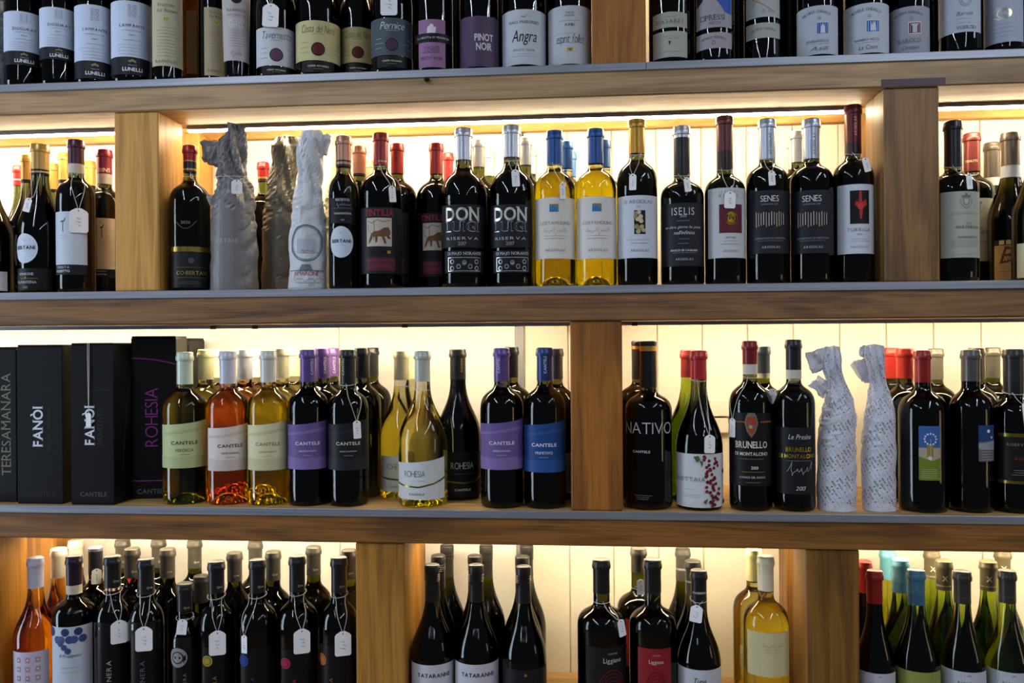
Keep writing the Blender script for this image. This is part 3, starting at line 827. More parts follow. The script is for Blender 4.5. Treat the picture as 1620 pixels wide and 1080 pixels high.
# ---------------------------------------------------------------- the stock on the shelves (metres)
BOTTLES = [
 {'s': 1, 'x': -1.1416, 'y': 0.0462, 'r': 0.0362, 'h': 0.318, 'sh': 'bord', 'g': 'black', 'rc': 0.015, 'cap': [(0.2544, 0.318, '2A2A30', 0.2)], 'lab': [(0.6121, 1.3974, 0.0717, 0.1513, 'C6D3EA', [('K', [(-0.0, 0.93), (0, 0.72)], 0.0007, '8A8FA0'), ('O', -0.13, 0.75, 0.045, '8A7F9A', 0.22, 0.7), ('O', -0.13, 0.8300000000000001, 0.045, '8A7F9A', 0.22, 0.7), ('O', -0.13, 0.9, 0.045, '8A7F9A', 0.22, 0.7), ('O', 0.13, 0.75, 0.045, '8A7F9A', 0.22, 0.7), ('O', 0.13, 0.8300000000000001, 0.045, '8A7F9A', 0.22, 0.7), ('O', 0.13, 0.9, 0.045, '8A7F9A', 0.22, 0.7), ('T', 'ZIGGURAT', 0, 0.56, 0.62, '3A3D52', 'w', 1.0), ('R', -0.5, 0.5, 0.47, 0.475, '8A8FA0'), ('T', 'MMXVI', 0, 0.39, 0.14, '6A6F82', '', 1.0), ('N', 0, 0.3, 0.27, 0.6, 1, '8A8FA0', 3), ('N', 0, 0.22, 0.05, 0.8, 4, 'A3A8BA', 5)], {}), (0.6121, 1.3974, 0.0439, 0.0717, '252A33', [('D', -0.12, 0.75, 0.1, '8E8A60'), ('D', 0, 0.8, 0.12, '8E8A60'), ('D', 0.12, 0.75, 0.1, '8E8A60'), ('T', 'TENUTE', 0, 0.53, 0.2, 'B8BCC8', 'w', 1.0), ('T', 'LUNELLI', 0, 0.3, 0.48, 'E6E8EE', 'b', 1.0)], {'name': 'lower_label'})], 'label': 'dark wine bottle with short pale blue label beside the crumpled pale wrap', 'zs': 0.6},
 {'s': 1, 'x': -1.0657, 'y': 0.0448, 'r': 0.0348, 'h': 0.318, 'sh': 'bord', 'g': 'black', 'rc': 0.015, 'cap': [(0.2544, 0.318, '2A2A30', 0.2)], 'lab': [(0.5805, 1.3974, 0.0768, 0.1561, 'C6D3EA', [('K', [(-0.0, 0.93), (0, 0.72)], 0.0007, '8A8FA0'), ('O', -0.13, 0.75, 0.045, '8A7F9A', 0.22, 0.7), ('O', -0.13, 0.8300000000000001, 0.045, '8A7F9A', 0.22, 0.7), ('O', -0.13, 0.9, 0.045, '8A7F9A', 0.22, 0.7), ('O', 0.13, 0.75, 0.045, '8A7F9A', 0.22, 0.7), ('O', 0.13, 0.8300000000000001, 0.045, '8A7F9A', 0.22, 0.7), ('O', 0.13, 0.9, 0.045, '8A7F9A', 0.22, 0.7), ('T', 'ZIGGURAT', 0, 0.56, 0.62, '3A3D52', 'w', 1.0), ('R', -0.5, 0.5, 0.47, 0.475, '8A8FA0'), ('T', 'MMXVI', 0, 0.39, 0.14, '6A6F82', '', 1.0), ('N', 0, 0.3, 0.27, 0.6, 1, '8A8FA0', 3), ('N', 0, 0.22, 0.05, 0.8, 4, 'A3A8BA', 5)], {}), (0.5805, 1.3974, 0.0528, 0.0768, '252A33', [('D', -0.12, 0.75, 0.1, '8E8A60'), ('D', 0, 0.8, 0.12, '8E8A60'), ('D', 0.12, 0.75, 0.1, '8E8A60'), ('T', 'TENUTE', 0, 0.53, 0.2, 'B8BCC8', 'w', 1.0), ('T', 'LUNELLI', 0, 0.3, 0.48, 'E6E8EE', 'b', 1.0)], {'name': 'lower_label'})], 'label': 'dark wine bottle with short pale blue label between its twin and a taller label', 'zs': 0.6},
 {'s': 1, 'x': -0.9902, 'y': 0.0472, 'r': 0.0372, 'h': 0.318, 'sh': 'bord', 'g': 'black', 'rc': 0.015, 'cap': [(0.2544, 0.318, '2A2A30', 0.2)], 'lab': [(0.5467, 1.3974, 0.0466, 0.1582, 'C6D3EA', [('K', [(-0.0, 0.93), (0, 0.72)], 0.0007, '8A8FA0'), ('O', -0.13, 0.75, 0.045, '8A7F9A', 0.22, 0.7), ('O', -0.13, 0.8300000000000001, 0.045, '8A7F9A', 0.22, 0.7), ('O', -0.13, 0.9, 0.045, '8A7F9A', 0.22, 0.7), ('O', 0.13, 0.75, 0.045, '8A7F9A', 0.22, 0.7), ('O', 0.13, 0.8300000000000001, 0.045, '8A7F9A', 0.22, 0.7), ('O', 0.13, 0.9, 0.045, '8A7F9A', 0.22, 0.7), ('T', 'LAMPANTE', 0, 0.56, 0.62, '3A3D52', 'w', 1.0), ('R', -0.5, 0.5, 0.47, 0.475, '8A8FA0'), ('T', 'MMXVI', 0, 0.39, 0.14, '6A6F82', '', 1.0), ('N', 0, 0.3, 0.27, 0.6, 1, '8A8FA0', 3), ('N', 0, 0.22, 0.05, 0.8, 4, 'A3A8BA', 5)], {}), (0.5467, 1.3974, 0.0114, 0.0466, '252A33', [('D', -0.12, 0.75, 0.1, '8E8A60'), ('D', 0, 0.8, 0.12, '8E8A60'), ('D', 0.12, 0.75, 0.1, '8E8A60'), ('T', 'TENUTE', 0, 0.53, 0.2, 'B8BCC8', 'w', 1.0), ('T', 'LUNELLI', 0, 0.3, 0.48, 'E6E8EE', 'b', 1.0)], {'name': 'lower_label'})], 'label': 'dark wine bottle with tall pale blue label next to the two shorter ones', 'zs': 0.6},
 {'s': 1, 'x': -0.912, 'y': 0.0491, 'r': 0.0391, 'h': 0.318, 'sh': 'bord', 'g': 'black', 'rc': 0.015, 'cap': [(0.2544, 0.318, '2A2A30', 0.2)], 'lab': [(0.5104, 1.3974, 0.0514, 0.1626, 'C6D3EA', [('K', [(-0.0, 0.93), (0, 0.72)], 0.0007, '8A8FA0'), ('O', -0.13, 0.75, 0.045, '8A7F9A', 0.22, 0.7), ('O', -0.13, 0.8300000000000001, 0.045, '8A7F9A', 0.22, 0.7), ('O', -0.13, 0.9, 0.045, '8A7F9A', 0.22, 0.7), ('O', 0.13, 0.75, 0.045, '8A7F9A', 0.22, 0.7), ('O', 0.13, 0.8300000000000001, 0.045, '8A7F9A', 0.22, 0.7), ('O', 0.13, 0.9, 0.045, '8A7F9A', 0.22, 0.7), ('T', 'LAMPANTE', 0, 0.56, 0.62, '3A3D52', 'w', 1.0), ('R', -0.5, 0.5, 0.47, 0.475, '8A8FA0'), ('T', 'MMXVI', 0, 0.39, 0.14, '6A6F82', '', 1.0), ('N', 0, 0.3, 0.27, 0.6, 1, '8A8FA0', 3), ('N', 0, 0.22, 0.05, 0.8, 4, 'A3A8BA', 5)], {}), (0.5104, 1.3974, 0.0165, 0.0514, '252A33', [('D', -0.12, 0.75, 0.1, '8E8A60'), ('D', 0, 0.8, 0.12, '8E8A60'), ('D', 0.12, 0.75, 0.1, '8E8A60'), ('T', 'TENUTE', 0, 0.53, 0.2, 'B8BCC8', 'w', 1.0), ('T', 'LUNELLI', 0, 0.3, 0.48, 'E6E8EE', 'b', 1.0)], {'name': 'lower_label'})], 'label': 'dark wine bottle with tall pale blue label next to the tall olive beige label', 'zs': 0.6},
 {'s': 1, 'x': -0.8326, 'y': 0.0398, 'r': 0.0298, 'h': 0.33, 'sh': 'bord', 'g': 'black', 'rc': 0.015, 'cap': [(0.264, 0.33, '3A3026', 0.2)], 'lab': [(0.4748, 1.2116, 0.0303, 0.212, 'BDB79C', [('T', 'Fruttaio', -0.1, 0.665, 0.55, '6B664E', 's', 1.0), ('T', "Ca' Rizzieri", 0, 0.605, 0.7, '6B664E', 's', 1.0), ('D', -0.1, 0.51, 0.034, 'C2C860'), ('T', '77', -0.1, 0.505, 0.14, '4A4A40', 'b', 1.0), ('N', 0, 0.42, 0.11, 0.75, 10, '8C8A70', 7), ('T', 'RAINOLDI', -0.1, 0.05, 0.75, '6B664E', 'sw', 1.0)], {})], 'label': 'slim dark bottle with a tall olive beige label and yellow seal', 'zs': 0.66},
 {'s': 1, 'x': -0.8101, 'y': 0.1138, 'r': 0.0291, 'h': 0.33, 'sh': 'bord', 'g': 'brown', 'rc': 0.015, 'cap': [(0.264, 0.33, '3A3026', 0.2)], 'lab': [(0.1755, 0.3616, 0.0378, 0.1677, 'B58A58', [], {})], 'label': 'dark bottle half hidden behind two tall beige-labelled bottles'},
 {'s': 1, 'x': -0.7505, 'y': 0.0673, 'r': 0.0282, 'h': 0.33, 'sh': 'bord', 'g': 'black', 'rc': 0.015, 'cap': [(0.264, 0.33, '3A3026', 0.2)], 'lab': [(0.7455, 0.9502, 0.0178, 0.154, 'B7A98A', [('T', 'Fruttaio', -0.1, 0.93, 0.55, '6B664E', 's', 1.0), ('T', "Ca' Rizzieri", 0, 0.87, 0.7, '6B664E', 's', 1.0), ('D', -0.1, 0.78, 0.045, 'C2C860'), ('T', '77', -0.1, 0.775, 0.14, '4A4A40', 'b', 1.0), ('N', 0, 0.68, 0.2, 0.75, 12, '8C8A70', 7), ('T', 'RAINOLDI', -0.1, 0.07, 0.75, '6B664E', 'sw', 1.0)], {})], 'label': 'slim bottle with tall beige label half covered by the tapered pale label', 'zs': 0.66},
 {'s': 1, 'x': -0.6889, 'y': 0.0377, 'r': 0.0277, 'h': 0.31, 'sh': 'bord', 'g': 'black', 'rc': 0.015, 'cap': [(0.248, 0.31, '2A2A30', 0.2)], 'lab': [(0.4026, 1.3974, 0.037, 0.2038, 'B9B4B4', [('D', 0, 0.73, 0.09, '2A2528'), ('T', 'RAINOLDI', 0, 0.59, 0.7, '55525A', 'sw', 1.0), ('R', -0.7, 0.7, 0.53, 0.535, '8A878C'), ('T', 'SASSELLA', 0, 0.47, 0.62, 'E6E6EA', 's', -0.05), ('T', 'RISERVA', 0, 0.41, 0.55, 'E6E6EA', 's', -0.05), ('N', 0, 0.35, 0.17, 0.65, 7, '8C888E', 9), ('S', 0, 0.08, 0.5, 0.05, '77747A', 4)], {})], 'label': 'tapered dark bottle with pale grey label and a dark oval at its top', 'taper': 0.84, 'zs': 0.62},
 {'s': 1, 'x': -0.6866, 'y': 0.122, 'r': 0.029, 'h': 0.3, 'sh': 'bord', 'g': 'black', 'rc': 0.015, 'cap': [(0.24, 0.3, '2A2A30', 0.2)], 'label': 'plain dark bottle behind the pale grey and the white disc labels'},
 {'s': 1, 'x': -0.6117, 'y': 0.0491, 'r': 0.0388, 'h': 0.3, 'sh': 'burg', 'g': 'black', 'rc': 0.015, 'cap': [(0.24, 0.3, '2A2A30', 0.2)], 'lab': [(0.3592, 1.3252, 0.0234, 0.0984, 'C9CDD6', [('T', 'Tavernetto', 0, 0.8, 0.8, '50525C', 'ti', -0.21), ('N', 0, 0.66, 0.66, 0.35, 1, '50525C', 3), ('N', -0.7, 0.45, 0.2, 0.2, 3, '50525C', 4), ('N', 0.75, 0.45, 0.2, 0.2, 3, '50525C', 6), ('D', 0, 0.28, 0.235, '1E1A20'), ('D', 0, 0.28, 0.205, '5E4258')], {}), (0.3592, 0.7754, 0.006, 0.0221, '1C1B1E', [('T', 'CONTE VISTARINO', 0, 0.55, 0.66, 'D8D4C4', 'sb', 1.0), ('R', -0.3, 0.3, 0.28, 0.31, '9A968A')], {'name': 'lower_label'})], 'tags': [(0.1314, 0.1431, 0.0315, 0.0454, 0.04, 0, 'white price tag hanging on the bottle with white script label')], 'label': 'dark bottle with white script label and purple disc', 'zs': 0.47, 'zn': 0.8},
 {'s': 1, 'x': -0.528, 'y': 0.0541, 'r': 0.0438, 'h': 0.3, 'sh': 'burg', 'g': 'black', 'rc': 0.015, 'cap': [(0.24, 0.3, '2A2A30', 0.2)], 'lab': [(0.3126, 1.3252, 0.0307, 0.1079, 'C8C08E', [('T', 'Costa del Nero', 0, 0.8, 0.8, '5C5638', 'ti', -0.21), ('N', 0, 0.66, 0.66, 0.35, 1, '5C5638', 3), ('N', -0.7, 0.45, 0.2, 0.2, 3, '5C5638', 4), ('N', 0.75, 0.45, 0.2, 0.2, 3, '5C5638', 6), ('D', 0, 0.28, 0.235, '1E1A20'), ('D', 0, 0.28, 0.205, '5E1A1E')], {}), (0.3126, 0.7754, 0.0075, 0.0295, '1C1B1E', [('T', 'CONTE VISTARINO', 0, 0.55, 0.66, 'D8D4C4', 'sb', 1.0), ('R', -0.3, 0.3, 0.28, 0.31, '9A968A')], {'name': 'lower_label'})], 'label': 'wide dark bottle with cream script label and dark red disc', 'zs': 0.47, 'zn': 0.8},
 {'s': 1, 'x': -0.4586, 'y': 0.0958, 'r': 0.036, 'h': 0.3, 'sh': 'burg', 'g': 'black', 'rc': 0.015, 'cap': [(0.24, 0.3, '2A2A30', 0.2)], 'lab': [(0.2671, 1.3252, 0.0404, 0.1108, 'B9AE78', [('T', 'Costa del Nero', 0, 0.8, 0.8, '5C5638', 'ti', -0.21), ('N', 0, 0.66, 0.66, 0.35, 1, '5C5638', 3), ('N', -0.7, 0.45, 0.2, 0.2, 3, '5C5638', 4), ('N', 0.75, 0.45, 0.2, 0.2, 3, '5C5638', 6), ('D', 0, 0.28, 0.235, '1E1A20'), ('D', 0, 0.28, 0.205, '5E1A1E')], {}), (0.2671, 0.7754, 0.0165, 0.0392, '1C1B1E', [('T', 'CONTE VISTARINO', 0, 0.55, 0.66, 'D8D4C4', 'sb', 1.0), ('R', -0.3, 0.3, 0.28, 0.31, '9A968A')], {'name': 'lower_label'})], 'label': 'dark bottle with cream script label standing behind the slate label', 'zs': 0.47, 'zn': 0.8},
 {'s': 1, 'x': -0.3777, 'y': 0.0511, 'r': 0.0411, 'h': 0.3, 'sh': 'burg', 'g': 'black', 'rc': 0.015, 'cap': [(0.24, 0.3, '2A2A30', 0.2)], 'lab': [(0.2275, 1.3252, 0.0351, 0.1068, '4A5560', [('T', 'Pernice', 0, 0.8, 0.6, 'DADDE4', 'ti', -0.21), ('N', 0, 0.66, 0.66, 0.35, 1, 'DADDE4', 3), ('N', -0.7, 0.45, 0.2, 0.2, 3, 'DADDE4', 4), ('N', 0.75, 0.45, 0.2, 0.2, 3, 'DADDE4', 6), ('D', 0, 0.28, 0.235, '1E1A20'), ('D', 0, 0.28, 0.205, '4A3448')], {}), (0.2275, 0.7754, 0.012, 0.0339, '1C1B1E', [('T', 'CONTE VISTARINO', 0, 0.55, 0.66, 'D8D4C4', 'sb', 1.0), ('R', -0.3, 0.3, 0.28, 0.31, '9A968A')], {'name': 'lower_label'})], 'tags': [(0.106, 0.158, 0.0324, 0.0474, 0, 0, 'white price tag above the slate grey script label')], 'label': 'dark bottle with slate grey script label and purple disc', 'zs': 0.47, 'zn': 0.8},
 {'s': 1, 'x': -0.2939, 'y': 0.0484, 'r': 0.0384, 'h': 0.3, 'sh': 'burg', 'g': 'black', 'rc': 0.015, 'cap': [(0.24, 0.3, '2A2A30', 0.2)], 'lab': [(0.0704, 0.7277, 0.0086, 0.1005, '9A709A', [('D', -0.1, 0.8, 0.07, 'E4DCE8'), ('D', 0.0, 0.86, 0.05, 'E4DCE8'), ('P', [(-0.35, 0.7), (0.3, 0.7), (0.35, 0.84), (-0.3, 0.84)], 'E4DCE8'), ('T', 'VALLÉE', 0, 0.4, 0.6, '6A4A70', 's', 1.0), ('T', "D'AOSTE", 0, 0.32, 0.6, '6A4A70', 's', 1.0), ('R', -0.9, 0.9, 0.27, 0.275, 'C9B0CC'), ('T', 'PINOT NOIR', 0, 0.19, 0.85, '6A4A70', 's', 1.0)], {'each': 1}), (0.1374, 1.1684, 0.0569, 0.0738, '18171A', [('T', 'LA CROTTA DI VEGNERON', 0, 0.5, 0.92, 'D4D4DA', 's', 1.0)], {'name': 'neck_band', 'off': 0.0009})], 'label': 'dark bottle with mauve label crossed by a black band', 'zs': 0.47},
 {'s': 1, 'x': -0.2041, 'y': 0.0482, 'r': 0.0382, 'h': 0.3, 'sh': 'burg', 'g': 'black', 'rc': 0.015, 'cap': [(0.24, 0.3, '2A2A30', 0.2)], 'lab': [(0.1653, 1.3567, 0.007, 0.1033, '54415F', [('T', 'PINOT', 0.22, 0.58, 0.5, 'D9D6DE', 'b', 1.5), ('T', 'NOIR', 0.22, 0.4, 0.42, 'D9D6DE', 'b', 1.5), ('K', [(0.2, 0.71), (0.3, 0.69), (0.4, 0.71)], 0.001, 'C04038'), ('K', [(-0.9, 0.42), (-0.83, 0.38), (-0.9, 0.34)], 0.001, 'C04038'), ('K', [(0.5, 0.2), (0.65, 0.18), (0.6, 0.14)], 0.001, 'B04058'), ('K', [(0.05, 0.27), (0.15, 0.23), (0.22, 0.28)], 0.001, '8A3058'), ('R', 0.68, 1, 0.0, 1, '4A4F5E')], {'each': 1})], 'label': 'dark bottle with purple label and bold white lettering', 'zs': 0.47},
 {'s': 1, 'x': -0.1166, 'y': 0.0524, 'r': 0.0424, 'h': 0.3, 'sh': 'burg', 'g': 'black', 'rc': 0.015, 'cap': [(0.24, 0.3, '2A2A30', 0.2)], 'lab': [(0.0713, 1.3974, 0.008, 0.1123, 'C7CBD6', [('K', [(-0.12, 0.88), (0, 0.85), (0.12, 0.89)], 0.0012, '50525C'), ('T', 'NALS MARGREID', 0, 0.77, 0.72, '4A4C56', '', 1.0), ('T', 'Angra', 0, 0.52, 0.58, '1E1E24', 'i', 1.6), ('T', 'PINOT NOIR', 0, 0.26, 0.5, '7A7C86', 'w', 1.0), ('N', 0, 0.19, 0.15, 0.65, 2, '9A9CA6', 3)], {})], 'label': 'dark bottle with white label and large black handwriting', 'zs': 0.47},
 {'s': 1, 'x': -0.0276, 'y': 0.0522, 'r': 0.0418, 'h': 0.3, 'sh': 'burg', 'g': 'black', 'rc': 0.015, 'cap': [(0.24, 0.3, '2A2A30', 0.2)], 'lab': [(0.0169, 1.3974, 0.006, 0.1161, 'BEC4CC', [('T', 'VALLÉE', 0, 0.88, 0.2, '7A7C86', 's', 1.0), ('T', "D'AOSTE", 0, 0.83, 0.22, '7A7C86', 's', 1.0), ('R', -0.5, 0.5, 0.74, 0.745, '8A8C96'), ('T', 'FUMIN', 0, 0.67, 0.22, '5A5C66', 's', 1.0), ('R', -0.9, 0.9, 0.52, 0.524, 'A0A2AC'), ('T', 'esprit follet', 0, 0.44, 0.66, '3A3A40', 'ti', 2.0), ('R', -0.9, 0.9, 0.36, 0.364, 'A0A2AC'), ('P', [(-0.2, 0.27), (-0.12, 0.2), (-0.04, 0.27)], '*C9A24A'), ('P', [(-0.06, 0.27), (0.02, 0.2), (0.1, 0.27)], '*C9A24A'), ('P', [(0.08, 0.27), (0.16, 0.2), (0.24, 0.27)], '*C9A24A')], {})], 'label': 'dark bottle with white label and gold mark beside the wooden post', 'zs': 0.47},
 {'s': 1, 'x': 0.165, 'y': 0.0512, 'r': 0.0412, 'h': 0.32, 'sh': 'bord', 'g': 'black', 'rc': 0.015, 'cap': [(0.256, 0.32, '2A2A30', 0.2)], 'lab': [(-0.1466, 0.8718, 0.0673, 0.0944, 'A9AAA0', [('T', 'MASARÈJ', 0, 0.42, 0.8, '6A6A5C', 'sw', 1.0), ('N', 0, 0.75, 0.75, 0.5, 1, '7A7A6C', 3)], {'name': 'upper_label', 'arch': 0.002}), (-0.1466, 0.8718, 0.0118, 0.0602, 'AEB0A6', [('P', [(-0.08, 0.62), (0.08, 0.62), (0, 0.45)], '4A2A40'), ('N', 0, 0.8, 0.72, 0.6, 2, '8A8A7C', 4), ('R', -0.75, 0.75, 0.2, 0.21, '8A8A7C')], {})], 'label': 'dark bottle with two-piece ivory label beside the wooden post', 'zs': 0.62},
 {'s': 1, 'x': 0.2466, 'y': 0.0473, 'r': 0.0373, 'h': 0.32, 'sh': 'bord', 'g': 'black', 'rc': 0.015, 'cap': [(0.256, 0.32, '2A2A30', 0.2)], 'lab': [(-0.1815, 1.026, 0.0642, 0.157, 'A3A0A6', [('P', [(-0.2, 0.62), (0.2, 0.52), (0.55, 0.3), (0.95, 0.27), (0.95, 1), (-0.2, 1)], '2E56B8'), ('P', [(-0.95, 0.45), (-0.55, 0.55), (-0.35, 1), (-0.95, 1)], '23242C'), ('T', 'CIPRESSI', -0.1, 0.2, 0.75, '4A4850', 's', 1.0), ('T', 'NIZZA', 0.1, 0.09, 0.35, '6A6870', 's', 1.0)], {'name': 'upper_label'}), (-0.1815, 1.026, 0.0254, 0.0548, 'A5A0A8', [('A', 'MICHELE CHIARLO', 0, 0.7, 0.75, 1.2, '5A5860', 's'), ('O', 0, 0.35, 0.16, '5A5860', 0.25, 0.8)], {'name': 'lower_label'})], 'label': 'dark bottle with grey label and a bright blue painted shape', 'zs': 0.62},
 {'s': 1, 'x': 0.3389, 'y': 0.0616, 'r': 0.035, 'h': 0.32, 'sh': 'bord', 'g': 'black', 'rc': 0.015, 'cap': [(0.256, 0.32, '2A2A30', 0.2)], 'lab': [(-0.135, 1.0434, 0.086, 0.1615, 'AFB4B4', [('K', [(-0.8, 0.5), (-0.6000000000000001, 0.45), (-0.4, 0.4), (-0.19999999999999996, 0.35), (0.0, 0.3), (0.19999999999999996, 0.25), (0.40000000000000013, 0.19999999999999996), (0.6000000000000001, 0.14999999999999997)], 0.0012, 'A07A50'), ('K', [(-0.7, 0.3), (-0.49999999999999994, 0.37), (-0.29999999999999993, 0.44), (-0.09999999999999987, 0.51), (0.10000000000000009, 0.5800000000000001), (0.30000000000000004, 0.65), (0.5000000000000002, 0.72), (0.7000000000000002, 0.79)], 0.0012, 'A07A50'), ('K', [(-0.7, 0.42), (-0.49999999999999994, 0.49), (-0.29999999999999993, 0.56), (-0.09999999999999987, 0.63), (0.10000000000000009, 0.7), (0.30000000000000004, 0.77), (0.5000000000000002, 0.8400000000000001), (0.7000000000000002, 0.91)], 0.0012, 'A07A50'), ('T', 'la Vite', 0.3, 0.16, 0.4, '9A9CA8', 'i', 1.0)], {'name': 'upper_label'}), (-0.135, 1.0434, 0.047, 0.0753, 'A9AEA8', [('A', 'MICHELE CHIARLO', 0, 0.62, 0.8, 1.2, '7A7C78', 's')], {'name': 'lower_label'})], 'label': 'dark bottle with pale label and brown line drawing', 'zs': 0.62},
 {'s': 1, 'x': 0.4047, 'y': 0.1204, 'r': 0.0274, 'h': 0.31, 'sh': 'bord', 'g': 'black', 'rc': 0.015, 'cap': [(0.248, 0.31, '2A2A30', 0.2)], 'label': 'plain dark bottle behind the first blue-square label'},
 {'s': 1, 'x': 0.4371, 'y': 0.0469, 'r': 0.0369, 'h': 0.32, 'sh': 'bord', 'g': 'black', 'rc': 0.015, 'cap': [(0.256, 0.32, '2A2A30', 0.2)], 'lab': [(-0.3031, 1.3567, 0.0075, 0.097, 'B9C0CE', [('A', 'MICHELE CHIARLO', 0, 0.88, 0.74, 0.8, '5A5C66', 's'), ('O', 0.15, 0.74, 0.045, '8A8C96', 0.4, 0.9), ('R', 0.0, 0.62, 0.4, 0.66, 'D8DCE6'), ('R', 0.03, 0.59, 0.415, 0.645, '2E56A8'), ('P', [(0.18, 0.43), (0.44, 0.43), (0.4, 0.56), (0.31, 0.63), (0.22, 0.56)], 'CBD4E6'), ('T', 'BARBARESCO', 0.05, 0.27, 0.55, '70727E', 's', 1.0), ('R', -0.5, 0.6, 0.21, 0.215, '8A8C96'), ('T', 'Asili', 0.1, 0.12, 0.42, '70727E', 'i', -0.09)], {})], 'label': 'dark bottle with pale arched label and a blue square with a figure', 'zs': 0.62},
 {'s': 1, 'x': 0.5271, 'y': 0.0509, 'r': 0.0397, 'h': 0.32, 'sh': 'bord', 'g': 'black', 'rc': 0.015, 'cap': [(0.256, 0.32, '2A2A30', 0.2)], 'lab': [(-0.3126, 1.3974, 0.0071, 0.0985, 'BCC3D0', [('A', 'MICHELE CHIARLO', 0, 0.88, 0.74, 0.8, '5A5C66', 's'), ('O', 0.15, 0.74, 0.045, '8A8C96', 0.4, 0.9), ('R', 0.0, 0.62, 0.4, 0.66, 'D8DCE6'), ('R', 0.03, 0.59, 0.415, 0.645, '2E66B0'), ('P', [(0.2, 0.44), (0.46, 0.44), (0.42, 0.58), (0.36, 0.62), (0.3, 0.54), (0.24, 0.6)], 'CBD4E6'), ('T', 'BARBERA NIZZA', 0.05, 0.27, 0.55, '70727E', 's', 1.0), ('R', -0.5, 0.6, 0.21, 0.215, '8A8C96'), ('T', 'La Court', 0.1, 0.12, 0.42, '70727E', 'i', -0.09)], {})], 'label': 'dark bottle with pale arched label and a blue square with a tower', 'zs': 0.62},
 {'s': 1, 'x': 0.6039, 'y': 0.0514, 'r': 0.036, 'h': 0.31, 'sh': 'bord', 'g': 'black', 'rc': 0.015, 'cap': [(0.248, 0.31, '2A2A30', 0.2)], 'lab': [(-0.3545, 1.3924, 0.006, 0.0909, '9C9EAC', [('A', 'MICHELE CHIARLO', 0, 0.88, 0.74, 0.8, '5A5C66', 's'), ('O', 0.15, 0.74, 0.045, '8A8C96', 0.4, 0.9), ('R', 0.0, 0.62, 0.4, 0.66, 'D8DCE6'), ('R', 0.03, 0.59, 0.415, 0.645, '5A2A38'), ('P', [(0.2, 0.43), (0.42, 0.43), (0.42, 0.56), (0.5, 0.62), (0.12, 0.62), (0.2, 0.56)], 'B9BAC6'), ('T', 'BAROLO', 0.05, 0.27, 0.55, '70727E', 's', 1.0), ('R', -0.5, 0.6, 0.21, 0.215, '8A8C96'), ('T', 'Cerequio', 0.1, 0.12, 0.42, '70727E', 'i', -0.09)], {})], 'label': 'dark bottle with grey arched label and a maroon square', 'zs': 0.6},
 {'s': 1, 'x': 0.6757, 'y': 0.1175, 'r': 0.0245, 'h': 0.31, 'sh': 'bord', 'g': 'black', 'rc': 0.015, 'cap': [(0.248, 0.31, '2A2A30', 0.2)], 'label': 'plain dark bottle behind the maroon-square label'},
 {'s': 1, 'x': 0.693, 'y': 0.0451, 'r': 0.0351, 'h': 0.32, 'sh': 'bord', 'g': 'black', 'rc': 0.015, 'cap': [(0.256, 0.32, '2A2A30', 0.2)], 'lab': [(-0.4458, 1.3546, 0.0383, 0.1598, 'B4BCCC', [('O', 0.35, 0.47, 0.12, '8A8E9C', 0.12, 1), ('O', 0.35, 0.47, 0.08, '8A8E9C', 0.2, 1), ('T', 'Barolo', 0.3, 0.28, 0.4, '6A6E7C', 'i', 1.0), ('N', 0.2, 0.2, 0.14, 0.5, 2, '8A8E9C', 4), ('T', 'VOERZIO', 0.4, 0.07, 0.5, '5A5E6C', 's', 1.0)], {})], 'label': 'dark bottle with long white label and a faint round engraving', 'zs': 0.64},
 {'s': 1, 'x': 0.7706, 'y': 0.0438, 'r': 0.0327, 'h': 0.32, 'sh': 'bord', 'g': 'black', 'rc': 0.015, 'cap': [(0.256, 0.32, '2A2A30', 0.2)], 'lab': [(-0.5432, 1.2973, 0.0184, 0.1588, 'A4ABBC', [('O', 0, 0.37, 0.1, '*C8C0A0', 0.1, 1.6), ('O', 0.1, 0.37, 0.075, '*C8C0A0', 0.14, 1.4), ('O', 0.2, 0.38, 0.05, '*C8C0A0', 0.2, 1.2), ('N', 0, 0.24, 0.08, 0.7, 4, '7A7E90', 8)], {})], 'label': 'dark bottle with lavender grey label and gold swirl emblem', 'zs': 0.64},
 {'s': 1, 'x': 0.8371, 'y': 0.0437, 'r': 0.0326, 'h': 0.32, 'sh': 'bord', 'g': 'black', 'rc': 0.015, 'cap': [(0.256, 0.32, '2A2A30', 0.2)], 'lab': [(-0.476, 1.3974, 0.0157, 0.0896, 'AAB4AE', [], {})], 'label': 'dark bottle with pale green label next to the gold swirl label', 'zs': 0.62},
 {'s': 1, 'x': -1.1744, 'y': 0.1467, 'r': 0.0329, 'h': 0.3, 'sh': 'bord', 'g': 'black', 'rc': 0.015, 'cap': [(0.24, 0.3, '2A2A30', 0.2)], 'label': 'plain dark bottle in the gap behind the first two pale blue labels'},
 {'s': 1, 'x': -1.0907, 'y': 0.1465, 'r': 0.0328, 'h': 0.3, 'sh': 'bord', 'g': 'black', 'rc': 0.015, 'cap': [(0.24, 0.3, '2A2A30', 0.2)], 'label': 'plain dark bottle in the gap behind the middle pale blue labels'},
 {'s': 1, 'x': -1.0077, 'y': 0.1464, 'r': 0.0326, 'h': 0.3, 'sh': 'bord', 'g': 'black', 'rc': 0.015, 'cap': [(0.24, 0.3, '2A2A30', 0.2)], 'label': 'plain dark bottle in the gap behind the two taller pale blue labels'},
 {'s': 1, 'x': -0.9226, 'y': 0.1462, 'r': 0.0325, 'h': 0.3, 'sh': 'bord', 'g': 'black', 'rc': 0.015, 'cap': [(0.24, 0.3, '2A2A30', 0.2)], 'label': 'plain dark bottle in the gap behind the last pale blue and the olive beige label'},
